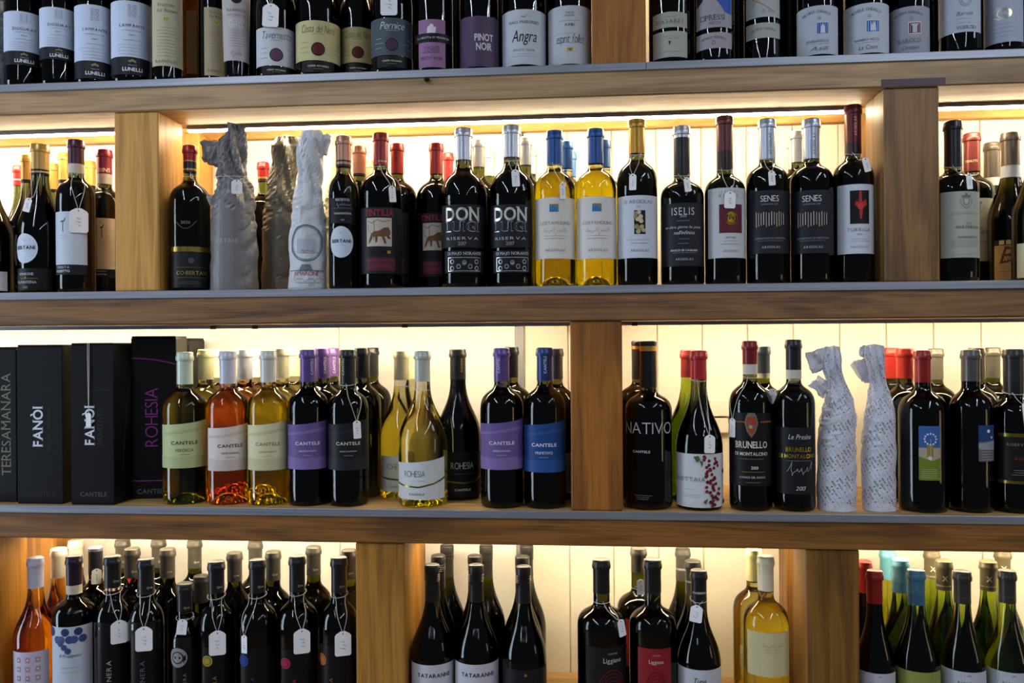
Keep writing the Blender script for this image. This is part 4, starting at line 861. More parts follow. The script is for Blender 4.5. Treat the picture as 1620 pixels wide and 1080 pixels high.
 {'s': 1, 'x': -0.6027, 'y': 0.1457, 'r': 0.032, 'h': 0.3, 'sh': 'bord', 'g': 'black', 'rc': 0.015, 'cap': [(0.24, 0.3, '2A2A30', 0.2)], 'label': 'plain dark bottle in the gap behind the white and cream script labels'},
 {'s': 1, 'x': -0.5114, 'y': 0.1456, 'r': 0.0318, 'h': 0.3, 'sh': 'bord', 'g': 'black', 'rc': 0.015, 'cap': [(0.24, 0.3, '2A2A30', 0.2)], 'label': 'plain dark bottle in the gap behind the two cream script labels'},
 {'s': 1, 'x': -0.3527, 'y': 0.1453, 'r': 0.0316, 'h': 0.3, 'sh': 'bord', 'g': 'black', 'rc': 0.015, 'cap': [(0.24, 0.3, '2A2A30', 0.2)], 'label': 'plain dark bottle in the gap behind the slate and mauve labels'},
 {'s': 1, 'x': -0.2663, 'y': 0.1452, 'r': 0.0314, 'h': 0.3, 'sh': 'bord', 'g': 'black', 'rc': 0.015, 'cap': [(0.24, 0.3, '2A2A30', 0.2)], 'label': 'plain dark bottle in the gap behind the mauve and purple labels'},
 {'s': 1, 'x': -0.1703, 'y': 0.145, 'r': 0.0313, 'h': 0.3, 'sh': 'bord', 'g': 'black', 'rc': 0.015, 'cap': [(0.24, 0.3, '2A2A30', 0.2)], 'label': 'plain dark bottle in the gap behind the purple and white labels'},
 {'s': 1, 'x': -0.0777, 'y': 0.1449, 'r': 0.0311, 'h': 0.3, 'sh': 'bord', 'g': 'black', 'rc': 0.015, 'cap': [(0.24, 0.3, '2A2A30', 0.2)], 'label': 'plain dark bottle in the gap behind the handwritten and gold-marked labels'},
 {'s': 1, 'x': 0.2186, 'y': 0.1444, 'r': 0.0307, 'h': 0.3, 'sh': 'bord', 'g': 'black', 'rc': 0.015, 'cap': [(0.24, 0.3, '2A2A30', 0.2)], 'label': 'plain dark bottle in the gap behind the ivory and blue-shape labels'},
 {'s': 1, 'x': 0.3087, 'y': 0.1443, 'r': 0.0305, 'h': 0.3, 'sh': 'bord', 'g': 'black', 'rc': 0.015, 'cap': [(0.24, 0.3, '2A2A30', 0.2)], 'label': 'plain dark bottle in the gap behind the blue-shape and line drawing labels'},
 {'s': 1, 'x': 0.5072, 'y': 0.1439, 'r': 0.0302, 'h': 0.3, 'sh': 'bord', 'g': 'black', 'rc': 0.015, 'cap': [(0.24, 0.3, '2A2A30', 0.2)], 'label': 'plain dark bottle in the gap behind the two blue-square labels'},
 {'s': 1, 'x': 0.7765, 'y': 0.1435, 'r': 0.0297, 'h': 0.3, 'sh': 'bord', 'g': 'black', 'rc': 0.015, 'cap': [(0.24, 0.3, '2A2A30', 0.2)], 'label': 'plain dark bottle in the gap behind the engraving and gold swirl labels'},
 {'s': 1, 'x': 0.8533, 'y': 0.1434, 'r': 0.0296, 'h': 0.3, 'sh': 'bord', 'g': 'black', 'rc': 0.015, 'cap': [(0.24, 0.3, '2A2A30', 0.2)], 'label': 'plain dark bottle in the gap behind the gold swirl and pale green labels'},
 {'s': 2, 'x': -1.2218, 'y': 0.0544, 'r': 0.0444, 'h': 0.2814, 'sh': 'burg', 'g': 'dark', 'rc': 0.015, 'cap': [(0.229, 0.2814, '9E1F1C', 0.3)], 'lab': [(0.7299, 0.5779, 0.006, 0.045, 'C9CCD2', [], {})], 'label': 'burgundy shaped bottle with red capsule at the end of the shelf'},
 {'s': 2, 'x': -1.2646, 'y': 0.2, 'r': 0.0364, 'h': 0.2972, 'sh': 'burg', 'g': 'dark', 'rc': 0.0113, 'cap': [(0.2519, 0.2631, 'B9302A', 0.3), (0.2631, 0.2659, 'E8D8C8', 0.1), (0.2659, 0.2972, 'B9302A', 0.3)], 'label': 'dark bottle with bright red capsule among gold capsules'},
 {'s': 2, 'x': -1.2037, 'y': 0.1429, 'r': 0.0449, 'h': 0.3071, 'sh': 'burg', 'g': 'dark', 'rc': 0.013, 'cap': [(0.2467, 0.2521, '1E1A16', 0), (0.2521, 0.3071, 'C08A3E', 0.5)], 'lab': [(0.0335, 0.8211, 0.0632, 0.1286, 'C9D3E4', [('T', 'BERTANI', 0, 0.53, 0.86, '20222A', 'b', 1.0), ('N', 0, 0.4, 0.4, 0.45, 1, 'A0A4B0', 3), ('D', 0, 0.78, 0.05, 'C2C8D4')], {'round': 1}), (0.0702, 0.7844, 0.006, 0.0498, '1A191C', [('T', 'AMARONE', 0, 0.75, 0.7, 'B4B6C0', 's', 1.0), ('T', 'VALPANTENA', 0, 0.3, 0.8, 'B4B6C0', 's', 1.0)], {'name': 'lower_label'})], 'label': 'dark bottle with amber capsule and round white label, mostly hidden'},
 {'s': 2, 'x': -1.115, 'y': 0.0554, 'r': 0.0418, 'h': 0.3063, 'sh': 'burg', 'g': 'dark', 'rc': 0.0175, 'cap': [(0.2435, 0.2468, '1E1A16', 0), (0.2468, 0.25, 'B8904A', 0.4), (0.25, 0.2538, '1E1A16', 0), (0.2538, 0.3063, 'B8904A', 0.4)], 'lab': [(-0.1576, 0.6414, 0.0596, 0.1191, 'C9D3E4', [('T', 'BERTANI', 0, 0.53, 0.86, '20222A', 'b', 1.0), ('N', 0, 0.4, 0.4, 0.45, 1, 'A0A4B0', 3), ('D', 0, 0.78, 0.05, 'C2C8D4')], {'round': 1}), (0.1702, 0.903, 0.006, 0.0493, '17161A', [('T', 'AMARONE', -0.35, 0.74, 0.5, 'C0C2CC', 's', 1.0), ('R', -0.7, 0.4, 0.52, 0.54, '8A7A4A'), ('D', -0.35, 0.58, 0.05, '8A7A4A'), ('T', 'VALPANTENA', -0.35, 0.36, 0.62, 'C0C2CC', 's', 1.0), ('T', '2012', -0.35, 0.12, 0.14, 'A0A2AC', '', 1.0)], {'name': 'lower_label'})], 'tags': [(0.0582, 0.1913, 0.0143, 0.0286, 0.25, 0, 'small white price tag on the gold-capsuled bottle with round label')], 'label': 'dark bottle with gold capsule and round white label in front'},
 {'s': 2, 'x': -1.2111, 'y': 0.2432, 'r': 0.0288, 'h': 0.309, 'sh': 'burg', 'g': 'dark', 'rc': 0.0116, 'cap': [(0.2442, 0.2499, '1E1A16', 0), (0.2499, 0.309, 'C9A050', 0.4)], 'group': 'gold capsules at the back', 'label': 'dark bottle with gold capsule far back beside the purple capsule'},
 {'s': 2, 'x': -1.1619, 'y': 0.2075, 'r': 0.0308, 'h': 0.3243, 'sh': 'burg', 'g': 'dark', 'rc': 0.012, 'cap': [(0.2578, 0.2634, '1E1A16', 0), (0.2634, 0.3243, 'C08A3E', 0.5)], 'label': 'dark bottle with amber gold capsule right behind the purple capsule'},
 {'s': 2, 'x': -1.0345, 'y': 0.0513, 'r': 0.0376, 'h': 0.312, 'sh': 'bord', 'g': 'dark', 'rc': 0.0155, 'cap': [(0.2432, 0.2624, 'C9C3B4', 0), (0.2624, 0.312, '4A2238', 0.35)], 'lab': [(0.1283, 0.9605, 0.0556, 0.1615, 'C3CDDC', [('K', [(-0.5, 0.81), (-0.2, 0.83)], 0.0022, '2A2C36'), ('K', [(-0.33, 0.83), (-0.33, 0.62)], 0.0016, '2A2C36'), ('K', [(-0.2, 0.83), (-0.16, 0.88)], 0.0016, '2A2C36'), ('N', -0.35, 0.55, 0.5, 0.3, 2, '8A90A0', 5)], {}), (0.1283, 0.9605, 0.0354, 0.0556, '23242C', [('T', 'TENUTA', -0.4, 0.74, 0.5, 'C9CED8', 'w', 1.0), ('T', 'SCUOTTO', -0.4, 0.36, 0.52, 'D4D8E0', 'b', 1.0)], {'name': 'lower_label'})], 'tags': [(0.659, 0.1688, 0.0348, 0.049, 0.0, 0, 'large cream tag hanging over a tall white label')], 'label': 'dark bottle with plum capsule and tall white label under a large tag', 'zn': 0.7675, 'zs': 0.61},
 {'s': 2, 'x': -1.1268, 'y': 0.2494, 'r': 0.0226, 'h': 0.3138, 'sh': 'burg', 'g': 'dark', 'rc': 0.0123, 'cap': [(0.2504, 0.2576, '1E1A16', 0), (0.2576, 0.3138, 'C9A050', 0.4)], 'group': 'gold capsules at the back', 'label': 'dark bottle with gold capsule far back behind the plum capsule'},
 {'s': 2, 'x': -1.0191, 'y': 0.1273, 'r': 0.0388, 'h': 0.3093, 'sh': 'bord', 'g': 'dark', 'rc': 0.0155, 'cap': [(0.2352, 0.2565, 'C9C3B4', 0), (0.2565, 0.3093, '7E2238', 0.35)], 'lab': [(0.5381, 0.5038, 0.0527, 0.1592, 'D6C8A8', [('K', [(-0.5, 0.81), (-0.2, 0.83)], 0.0022, '2A2C36'), ('K', [(-0.33, 0.83), (-0.33, 0.62)], 0.0016, '2A2C36'), ('K', [(-0.2, 0.83), (-0.16, 0.88)], 0.0016, '2A2C36'), ('N', -0.35, 0.55, 0.5, 0.3, 2, '8A90A0', 5)], {}), (0.5381, 0.5038, 0.0356, 0.0527, '23242C', [('T', 'TENUTA', -0.4, 0.74, 0.5, 'C9CED8', 'w', 1.0), ('T', 'SCUOTTO', -0.4, 0.36, 0.52, 'D4D8E0', 'b', 1.0)], {'name': 'lower_label'})], 'captext': [('BINS', 0.5381, 0.2643, 0.0242, 'D8C8B0', 0)], 'label': 'dark bottle with crimson capsule and cream label against the post', 'zn': 0.7484, 'zs': 0.61},
 {'s': 2, 'x': -0.7935, 'y': 0.0514, 'r': 0.0396, 'h': 0.2948, 'sh': 'bord', 'g': 'dark', 'rc': 0.0134, 'cap': [(0.2396, 0.2434, '16151A', 0.1), (0.2434, 0.2472, 'B8904A', 0.6), (0.2472, 0.2611, '16151A', 0.1), (0.2611, 0.2636, 'B8904A', 0.6), (0.2636, 0.2948, '9E1F1C', 0.3)], 'lab': [(0.4895, 1.1392, 0.0066, 0.0874, '22242A', [('R', -1, 1, 0.88, 1, '*9A8440'), ('D', 0, 0.66, 0.09, '4A4A48'), ('R', -0.8, 0.9, 0.49, 0.5, '6E6440'), ('T', 'CO·BERTANI', 0.05, 0.36, 0.85, '*B8A058', 'sb', 1.0), ('R', -0.8, 0.9, 0.24, 0.25, '6E6440'), ('N', -0.1, 0.14, 0.1, 0.6, 2, '7A745C', 3)], {}), (0.2264, 0.6045, 0.1212, 0.1523, '141418', [('K', [(-0.9, 0.55), (-0.72, 0.3954915028125263), (-0.54, 0.2561073738537635), (-0.36, 0.14549150281252632), (-0.18000000000000005, 0.07447174185242328), (-1.1102230246251565e-16, 0.050000000000000044), (0.18000000000000005, 0.07447174185242322), (0.36, 0.14549150281252632), (0.5399999999999999, 0.2561073738537634), (0.7199999999999999, 0.3954915028125263), (0.8999999999999998, 0.5499999999999999)], 0.0012, '5C5A58'), ('T', '2020', 0, 0.45, 0.4, '6E6A60', 'b', 1.0)], {'nosheet': 1})], 'tags': [(1.38, 0.1949, 0.014, 0.0217, -0.5, 0, 'small white tag tilted on the shoulder of the gold-edged black label bottle')], 'label': 'dark bottle with red and black capsule and black label edged in gold', 'zs': 0.6, 'zn': 0.775},
 {'s': 2, 'x': -0.6985, 'y': 0.1976, 'r': 0.0408, 'h': 0.2898, 'sh': 'bord', 'g': 'dark', 'rc': 0.0124, 'cap': [(0.2471, 0.2526, '2A1E14', 0.1), (0.2526, 0.2567, 'B8904A', 0.5), (0.2567, 0.2898, '9E1F1C', 0.3)], 'label': 'dark bottle with red capsule between two paper-wrapped bottles', 'zn': 0.775, 'zs': 0.61},
 {'s': 2, 'x': -0.4754, 'y': 0.0462, 'r': 0.0295, 'h': 0.3025, 'sh': 'bord', 'g': 'dark', 'rc': 0.0156, 'cap': [(0.2421, 0.2464, '1E1414', 0.1), (0.2464, 0.2508, 'B8846E', 0.4), (0.2508, 0.2545, '1E1414', 0.1), (0.2545, 0.3025, 'B8846E', 0.4)], 'lab': [(0.1953, 0.9503, 0.1284, 0.1775, '1A1A20', [('T', 'RECIOTO', 0, 0.92, 0.55, 'D6D8DE', 's', 1.0), ('S', 0.05, 0.72, 0.55, 0.1, '8A8C94', 3), ('R', -0.8, 0.8, 0.58, 0.59, '8A8C94'), ('T', 'VALPANTENA', 0, 0.38, 0.72, 'D6D8DE', 's', 1.0), ('T', '2015', 0, 0.12, 0.14, 'B0B2BA', '', 1.0)], {'name': 'upper_label'}), (0.0779, 0.8329, 0.061, 0.1223, 'C6D2E2', [('T', 'BERTANI', 0, 0.53, 0.86, '20222A', 'b', 1.0), ('N', 0, 0.4, 0.4, 0.45, 1, 'A0A4B0', 3), ('D', 0, 0.78, 0.05, 'C2C8D4')], {'round': 1})], 'label': 'dark bottle with copper pink capsule and round white label', 'zn': 0.775, 'zs': 0.61},
 {'s': 2, 'x': -0.4663, 'y': 0.1297, 'r': 0.0367, 'h': 0.3029, 'sh': 'bord', 'g': 'dark', 'rc': 0.0138, 'cap': [(0.241, 0.2449, '1E1414', 0.1), (0.2449, 0.3029, 'C88A68', 0.4)], 'label': 'dark bottle with copper pink capsule behind the round white label', 'zn': 0.775, 'zs': 0.61},
 {'s': 2, 'x': -0.4723, 'y': 0.2398, 'r': 0.0321, 'h': 0.2963, 'sh': 'bord', 'g': 'dark', 'rc': 0.0112, 'cap': [(0.2407, 0.2963, 'C89878', 0.4)], 'label': 'dark bottle with pale copper capsule furthest back near the red capsules', 'zn': 0.775, 'zs': 0.61},
 {'s': 2, 'x': -0.4017, 'y': 0.0518, 'r': 0.0402, 'h': 0.3083, 'sh': 'bord', 'g': 'dark', 'rc': 0.015, 'cap': [(0.2441, 0.3083, '8E2420', 0.25)], 'lab': [(0.2414, 1.3974, 0.029, 0.1568, '1F1F27', [('T', 'TINTILIA', -0.12, 0.92, 0.74, '8E2440', 'sb', 1.2), ('R', -0.76, 0.52, 0.41, 0.84, 'BFB4A8'), ('K', [(-0.36, 0.8), (-0.33, 0.6), (-0.37, 0.5)], 0.0014, '6A4A3A'), ('K', [(-0.7, 0.8), (-0.45, 0.76), (-0.2, 0.81), (0.1, 0.78), (0.45, 0.81)], 0.0012, '6A5A44'), ('P', [(-0.5, 0.6), (-0.36, 0.635), (-0.1, 0.645), (0.12, 0.69), (0.34, 0.7), (0.44, 0.65), (0.46, 0.6), (0.38, 0.565), (0.2, 0.56), (0.0, 0.555), (-0.2, 0.56), (-0.42, 0.55)], '6E4A32'), ('P', [(-0.5, 0.6), (-0.42, 0.54), (-0.56, 0.47), (-0.66, 0.45), (-0.6, 0.52)], '6E4A32'), ('P', [(-0.3, 0.57), (-0.18, 0.56), (-0.2, 0.48), (-0.28, 0.46)], '5E3E2A'), ('P', [(0.0, 0.57), (0.14, 0.56), (0.26, 0.45), (0.14, 0.45)], '6E4A32'), ('P', [(0.22, 0.58), (0.36, 0.57), (0.46, 0.54), (0.44, 0.52), (0.3, 0.53)], '5E3E2A'), ('K', [(-0.5, 0.6), (-0.6, 0.63), (-0.68, 0.68), (-0.62, 0.73)], 0.0009, '6E4A32'), ('R', -0.7, 0.55, 0.31, 0.33, '121216'), ('P', [(0.28, 0.3), (0.45, 0.3), (0.45, 0.345), (0.28, 0.345)], '*C9A24A'), ('R', -0.75, 0.7, 0.04, 0.24, '541E30'), ('R', -0.75, 0.7, 0.19, 0.2, '7A2A44'), ('T', 'VULCANO', -0.02, 0.12, 0.5, '7E2A44', 'sb', 1.0)], {})], 'tags': [(0.7393, 0.199, 0.0137, 0.0312, -0.08, 0, 'white price tag on the shoulder of the beast picture bottle')], 'captext': [('DI MAJO', 0.4742, 0.2512, 0.0175, 'D8C8B8', 0)], 'label': 'dark bottle with red capsule and a beast picture, tag on its shoulder', 'zn': 0.775, 'zs': 0.61},
 {'s': 2, 'x': -0.3873, 'y': 0.1336, 'r': 0.0406, 'h': 0.307, 'sh': 'bord', 'g': 'dark', 'rc': 0.0137, 'cap': [(0.244, 0.307, 'A02A22', 0.25)], 'lab': [(0.0434, 0.7593, 0.0354, 0.1581, '1F1F27', [('T', 'TINTILIA', -0.12, 0.92, 0.74, '8E2440', 'sb', 1.2), ('R', -0.76, 0.52, 0.41, 0.84, 'BFB4A8'), ('K', [(-0.36, 0.8), (-0.33, 0.6), (-0.37, 0.5)], 0.0014, '6A4A3A'), ('K', [(-0.7, 0.8), (-0.45, 0.76), (-0.2, 0.81), (0.1, 0.78), (0.45, 0.81)], 0.0012, '6A5A44'), ('P', [(-0.5, 0.6), (-0.36, 0.635), (-0.1, 0.645), (0.12, 0.69), (0.34, 0.7), (0.44, 0.65), (0.46, 0.6), (0.38, 0.565), (0.2, 0.56), (0.0, 0.555), (-0.2, 0.56), (-0.42, 0.55)], '6E4A32'), ('P', [(-0.5, 0.6), (-0.42, 0.54), (-0.56, 0.47), (-0.66, 0.45), (-0.6, 0.52)], '6E4A32'), ('P', [(-0.3, 0.57), (-0.18, 0.56), (-0.2, 0.48), (-0.28, 0.46)], '5E3E2A'), ('P', [(0.0, 0.57), (0.14, 0.56), (0.26, 0.45), (0.14, 0.45)], '6E4A32'), ('P', [(0.22, 0.58), (0.36, 0.57), (0.46, 0.54), (0.44, 0.52), (0.3, 0.53)], '5E3E2A'), ('K', [(-0.5, 0.6), (-0.6, 0.63), (-0.68, 0.68), (-0.62, 0.73)], 0.0009, '6E4A32'), ('R', -0.7, 0.55, 0.31, 0.33, '121216'), ('P', [(0.28, 0.3), (0.45, 0.3), (0.45, 0.345), (0.28, 0.345)], '*C9A24A'), ('R', -0.75, 0.7, 0.04, 0.24, '541E30'), ('R', -0.75, 0.7, 0.19, 0.2, '7A2A44'), ('T', 'VULCANO', -0.02, 0.12, 0.5, '7E2A44', 'sb', 1.0)], {})], 'label': 'dark bottle with red capsule half hidden behind the tagged beast picture', 'zn': 0.775, 'zs': 0.61},
 {'s': 2, 'x': -0.3031, 'y': 0.122, 'r': 0.0414, 'h': 0.3022, 'sh': 'bord', 'g': 'dark', 'rc': 0.0142, 'cap': [(0.2386, 0.3022, 'A02A22', 0.25)], 'lab': [(0.1112, 1.0693, 0.0271, 0.1547, '1D1C22', [('T', 'TINTILIA', -0.12, 0.92, 0.74, '8E2440', 'sb', 1.2), ('R', -0.76, 0.52, 0.41, 0.84, 'BFB4A8'), ('K', [(-0.36, 0.8), (-0.33, 0.6), (-0.37, 0.5)], 0.0014, '6A4A3A'), ('K', [(-0.7, 0.8), (-0.45, 0.76), (-0.2, 0.81), (0.1, 0.78), (0.45, 0.81)], 0.0012, '6A5A44'), ('P', [(-0.5, 0.6), (-0.36, 0.635), (-0.1, 0.645), (0.12, 0.69), (0.34, 0.7), (0.44, 0.65), (0.46, 0.6), (0.38, 0.565), (0.2, 0.56), (0.0, 0.555), (-0.2, 0.56), (-0.42, 0.55)], '6E4A32'), ('P', [(-0.5, 0.6), (-0.42, 0.54), (-0.56, 0.47), (-0.66, 0.45), (-0.6, 0.52)], '6E4A32'), ('P', [(-0.3, 0.57), (-0.18, 0.56), (-0.2, 0.48), (-0.28, 0.46)], '5E3E2A'), ('P', [(0.0, 0.57), (0.14, 0.56), (0.26, 0.45), (0.14, 0.45)], '6E4A32'), ('P', [(0.22, 0.58), (0.36, 0.57), (0.46, 0.54), (0.44, 0.52), (0.3, 0.53)], '5E3E2A'), ('K', [(-0.5, 0.6), (-0.6, 0.63), (-0.68, 0.68), (-0.62, 0.73)], 0.0009, '6E4A32'), ('R', -0.7, 0.55, 0.31, 0.33, '121216'), ('P', [(0.28, 0.3), (0.45, 0.3), (0.45, 0.345), (0.28, 0.345)], '*C9A24A'), ('R', -0.75, 0.7, 0.04, 0.24, '541E30'), ('R', -0.75, 0.7, 0.19, 0.2, '7A2A44'), ('T', 'VULCANO', -0.02, 0.12, 0.5, '7E2A44', 'sb', 1.0)], {})], 'label': 'dark bottle with red capsule and beast picture beside the big silver lettering', 'zn': 0.775, 'zs': 0.61},
 {'s': 2, 'x': -0.2915, 'y': 0.2029, 'r': 0.0391, 'h': 0.3005, 'sh': 'bord', 'g': 'dark', 'rc': 0.0108, 'cap': [(0.2396, 0.3005, 'B0302A', 0.25)], 'label': 'dark bottle with red capsule furthest back beside the silver capsule', 'zn': 0.775, 'zs': 0.61},
 {'s': 2, 'x': -0.2371, 'y': 0.0553, 'r': 0.0453, 'h': 0.3135, 'sh': 'bord', 'g': 'dark', 'rc': 0.0171, 'cap': [(0.2509, 0.3135, 'B9BCC6', 0.7)], 'lab': [(0.0521, 1.1066, 0.0765, 0.1585, '23242C', [('T', 'DON', 0, 0.78, 0.86, '*D8D8D0', 'sb', -0.31), ('T', 'LUIGI', 0, 0.49, 0.86, '*A8AAB0', 'b', -0.24), ('T', 'LUIGI', 0, 0.49, 0.86, '23242C', '', -0.215), ('T', 'RISERVA', 0, 0.21, 0.8, 'B4B6BE', 'w', -0.07), ('T', '2017', 0, 0.09, 0.2, '9A9CA4', '', 1.0)], {'low': 1}), (0.144, 0.9648, 0.0282, 0.0704, '1D1D22', [('T', 'DI MAJO NORANTE', 0, 0.87, 0.92, 'C6C8CE', 's', 1.0), ('R', -0.9, 0.9, 0.06, 0.7, '*C0C2C8'), ('R', -0.87, 0.87, 0.09, 0.67, '1D1D22'), ('O', -0.65, 0.5, 0.13, '*C0C2C8', 0.35, 0.9), ('O', -0.3, 0.28, 0.13, '*C0C2C8', 0.35, 0.9), ('O', 0, 0.45, 0.13, '*C0C2C8', 0.35, 0.9), ('O', 0.3, 0.28, 0.13, '*C0C2C8', 0.35, 0.9), ('O', 0.65, 0.5, 0.13, '*C0C2C8', 0.35, 0.9), ('O', -0.65, 0.2, 0.13, '*C0C2C8', 0.35, 0.9), ('O', 0.65, 0.2, 0.13, '*C0C2C8', 0.35, 0.9), ('D', 0, 0.42, 0.07, '*C0C2C8')], {'name': 'lower_label'})], 'label': 'large bottle with silver capsule and big silver lettering beside the beast picture', 'zs': 0.56, 'zn': 0.77},
 {'s': 2, 'x': -0.1425, 'y': 0.055, 'r': 0.0443, 'h': 0.3159, 'sh': 'bord', 'g': 'dark', 'rc': 0.017, 'cap': [(0.2536, 0.3159, 'B9BCC6', 0.7)], 'lab': [(-0.005, 1.1066, 0.0753, 0.1569, '23242C', [('T', 'DON', 0, 0.78, 0.86, '*D8D8D0', 'sb', -0.31), ('T', 'LUIGI', 0, 0.49, 0.86, '*A8AAB0', 'b', -0.24), ('T', 'LUIGI', 0, 0.49, 0.86, '23242C', '', -0.215), ('T', 'RISERVA', 0, 0.21, 0.8, 'B4B6BE', 'w', -0.07), ('T', '2017', 0, 0.09, 0.2, '9A9CA4', '', 1.0)], {'low': 1}), (0.0869, 0.9648, 0.0272, 0.0692, '1D1D22', [('T', 'DI MAJO NORANTE', 0, 0.87, 0.92, 'C6C8CE', 's', 1.0), ('R', -0.9, 0.9, 0.06, 0.7, '*C0C2C8'), ('R', -0.87, 0.87, 0.09, 0.67, '1D1D22'), ('O', -0.65, 0.5, 0.13, '*C0C2C8', 0.35, 0.9), ('O', -0.3, 0.28, 0.13, '*C0C2C8', 0.35, 0.9), ('O', 0, 0.45, 0.13, '*C0C2C8', 0.35, 0.9), ('O', 0.3, 0.28, 0.13, '*C0C2C8', 0.35, 0.9), ('O', 0.65, 0.5, 0.13, '*C0C2C8', 0.35, 0.9), ('O', -0.65, 0.2, 0.13, '*C0C2C8', 0.35, 0.9), ('O', 0.65, 0.2, 0.13, '*C0C2C8', 0.35, 0.9), ('D', 0, 0.42, 0.07, '*C0C2C8')], {'name': 'lower_label'})], 'tags': [(0.2243, 0.2228, 0.0148, 0.0321, -0.06, 0, 'small white price tag at the neck of the big silver lettering bottle')], 'label': 'large bottle with silver capsule and big silver lettering beside the yellow wine', 'zs': 0.56, 'zn': 0.77},
 {'s': 2, 'x': -0.2179, 'y': 0.1398, 'r': 0.0402, 'h': 0.3121, 'sh': 'bord', 'g': 'dark', 'rc': 0.013, 'cap': [(0.2545, 0.3121, 'D8D4CC', 0.5)], 'group': 'silver capsules behind the large lettered bottles', 'label': 'dark bottle with silver capsule right behind the big silver lettering next to the beast picture', 'zs': 0.56, 'zn': 0.775},
 {'s': 2, 'x': -0.2051, 'y': 0.2224, 'r': 0.0422, 'h': 0.3069, 'sh': 'bord', 'g': 'dark', 'rc': 0.0116, 'cap': [(0.2523, 0.3069, 'D8D4CC', 0.5)], 'group': 'silver capsules behind the large lettered bottles', 'label': 'dark bottle with silver capsule in the back row between the two big silver letterings', 'zs': 0.56, 'zn': 0.775},
 {'s': 2, 'x': -0.1212, 'y': 0.1379, 'r': 0.04, 'h': 0.313, 'sh': 'bord', 'g': 'dark', 'rc': 0.0129, 'cap': [(0.2557, 0.313, 'D8D4CC', 0.5)], 'group': 'silver capsules behind the large lettered bottles', 'label': 'dark bottle with silver capsule right behind the big silver lettering next to the yellow wine', 'zs': 0.56, 'zn': 0.775},
 {'s': 2, 'x': -0.1149, 'y': 0.2209, 'r': 0.042, 'h': 0.3084, 'sh': 'bord', 'g': 'dark', 'rc': 0.0115, 'cap': [(0.2541, 0.3084, 'D8D4CC', 0.5)], 'group': 'silver capsules behind the large lettered bottles', 'label': 'dark bottle with silver capsule in the back row beside the yellow wine', 'zs': 0.56, 'zn': 0.775},
 {'s': 2, 'x': -0.0585, 'y': 0.0498, 'r': 0.0386, 'h': 0.3024, 'sh': 'bord', 'g': 'yellow', 'rc': 0.0157, 'cap': [(0.237, 0.3024, '1E4A8A', 0.3)], 'lab': [(0.037, 1.3963, 0.0525, 0.1684, 'D8D4CC', [('R', -0.28, 0.18, 0.76, 0.89, '8A7A60'), ('P', [(-0.28, 0.76), (0.18, 0.76), (0.12, 0.82), (-0.02, 0.85), (-0.08, 0.87), (-0.28, 0.84)], '2E7AB0'), ('T', 'COSTAMOLINO', 0, 0.58, 0.82, '8A8A84', '', 1.0), ('S', -0.02, 0.45, 0.6, 0.08, '9A968A', 5, 0.0004), ('N', 0, 0.37, 0.35, 0.65, 1, '9A968A', 6), ('R', -0.55, 0.5, 0.325, 0.33, '8A8A84'), ('T', 'ARGIOLAS', 0, 0.14, 0.5, '8A8A84', 'sw', 1.0)], {})], 'tags': [(0.3811, 0.1957, 0.011, 0.0306, -0.05, 0, 'white price tag on the yellow wine with blue capsule')], 'label': 'yellow wine bottle with blue capsule and cream label, tag at its shoulder', 'zn': 0.7717, 'zs': 0.61},
 {'s': 2, 'x': 0.0207, 'y': 0.0502, 'r': 0.0389, 'h': 0.3039, 'sh': 'bord', 'g': 'yellow', 'rc': 0.0156, 'cap': [(0.2364, 0.3039, '1E4A8A', 0.3)], 'lab': [(0.0755, 1.3091, 0.0514, 0.168, 'DBD8D4', [('R', -0.28, 0.18, 0.76, 0.89, '8A7A60'), ('P', [(-0.28, 0.76), (0.18, 0.76), (0.12, 0.82), (-0.02, 0.85), (-0.08, 0.87), (-0.28, 0.84)], '2E7AB0'), ('T', 'COSTAMOLINO', 0, 0.58, 0.82, '8A8A84', '', 1.0), ('S', -0.02, 0.45, 0.6, 0.08, '9A968A', 5, 0.0004), ('N', 0, 0.37, 0.35, 0.65, 1, '9A968A', 6), ('R', -0.55, 0.5, 0.325, 0.33, '8A8A84'), ('T', 'ARGIOLAS', 0, 0.14, 0.5, '8A8A84', 'sw', 1.0)], {})], 'label': 'yellow wine bottle with blue capsule beside the gold-capsuled bottle', 'zn': 0.7659, 'zs': 0.61},
 {'s': 2, 'x': -0.0371, 'y': 0.1315, 'r': 0.0378, 'h': 0.3015, 'sh': 'bord', 'g': 'yellow', 'rc': 0.0126, 'cap': [(0.246, 0.3015, '4A78B4', 0.3)], 'group': 'blue capsules at the back', 'label': 'yellow wine bottle with lighter blue capsule right behind the tagged yellow wine', 'zn': 0.775, 'zs': 0.61},
 {'s': 2, 'x': -0.0296, 'y': 0.2164, 'r': 0.0404, 'h': 0.2984, 'sh': 'bord', 'g': 'yellow', 'rc': 0.0116, 'cap': [(0.2458, 0.2984, '4A78B4', 0.3)], 'group': 'blue capsules at the back', 'label': 'yellow wine bottle with lighter blue capsule in the back row between two yellow wines', 'zn': 0.775, 'zs': 0.61},
 {'s': 2, 'x': 0.0395, 'y': 0.1314, 'r': 0.0376, 'h': 0.302, 'sh': 'bord', 'g': 'yellow', 'rc': 0.0125, 'cap': [(0.2466, 0.302, '4A78B4', 0.3)], 'group': 'blue capsules at the back', 'label': 'yellow wine bottle with lighter blue capsule behind the yellow wine beside the gold capsule', 'zn': 0.775, 'zs': 0.61},
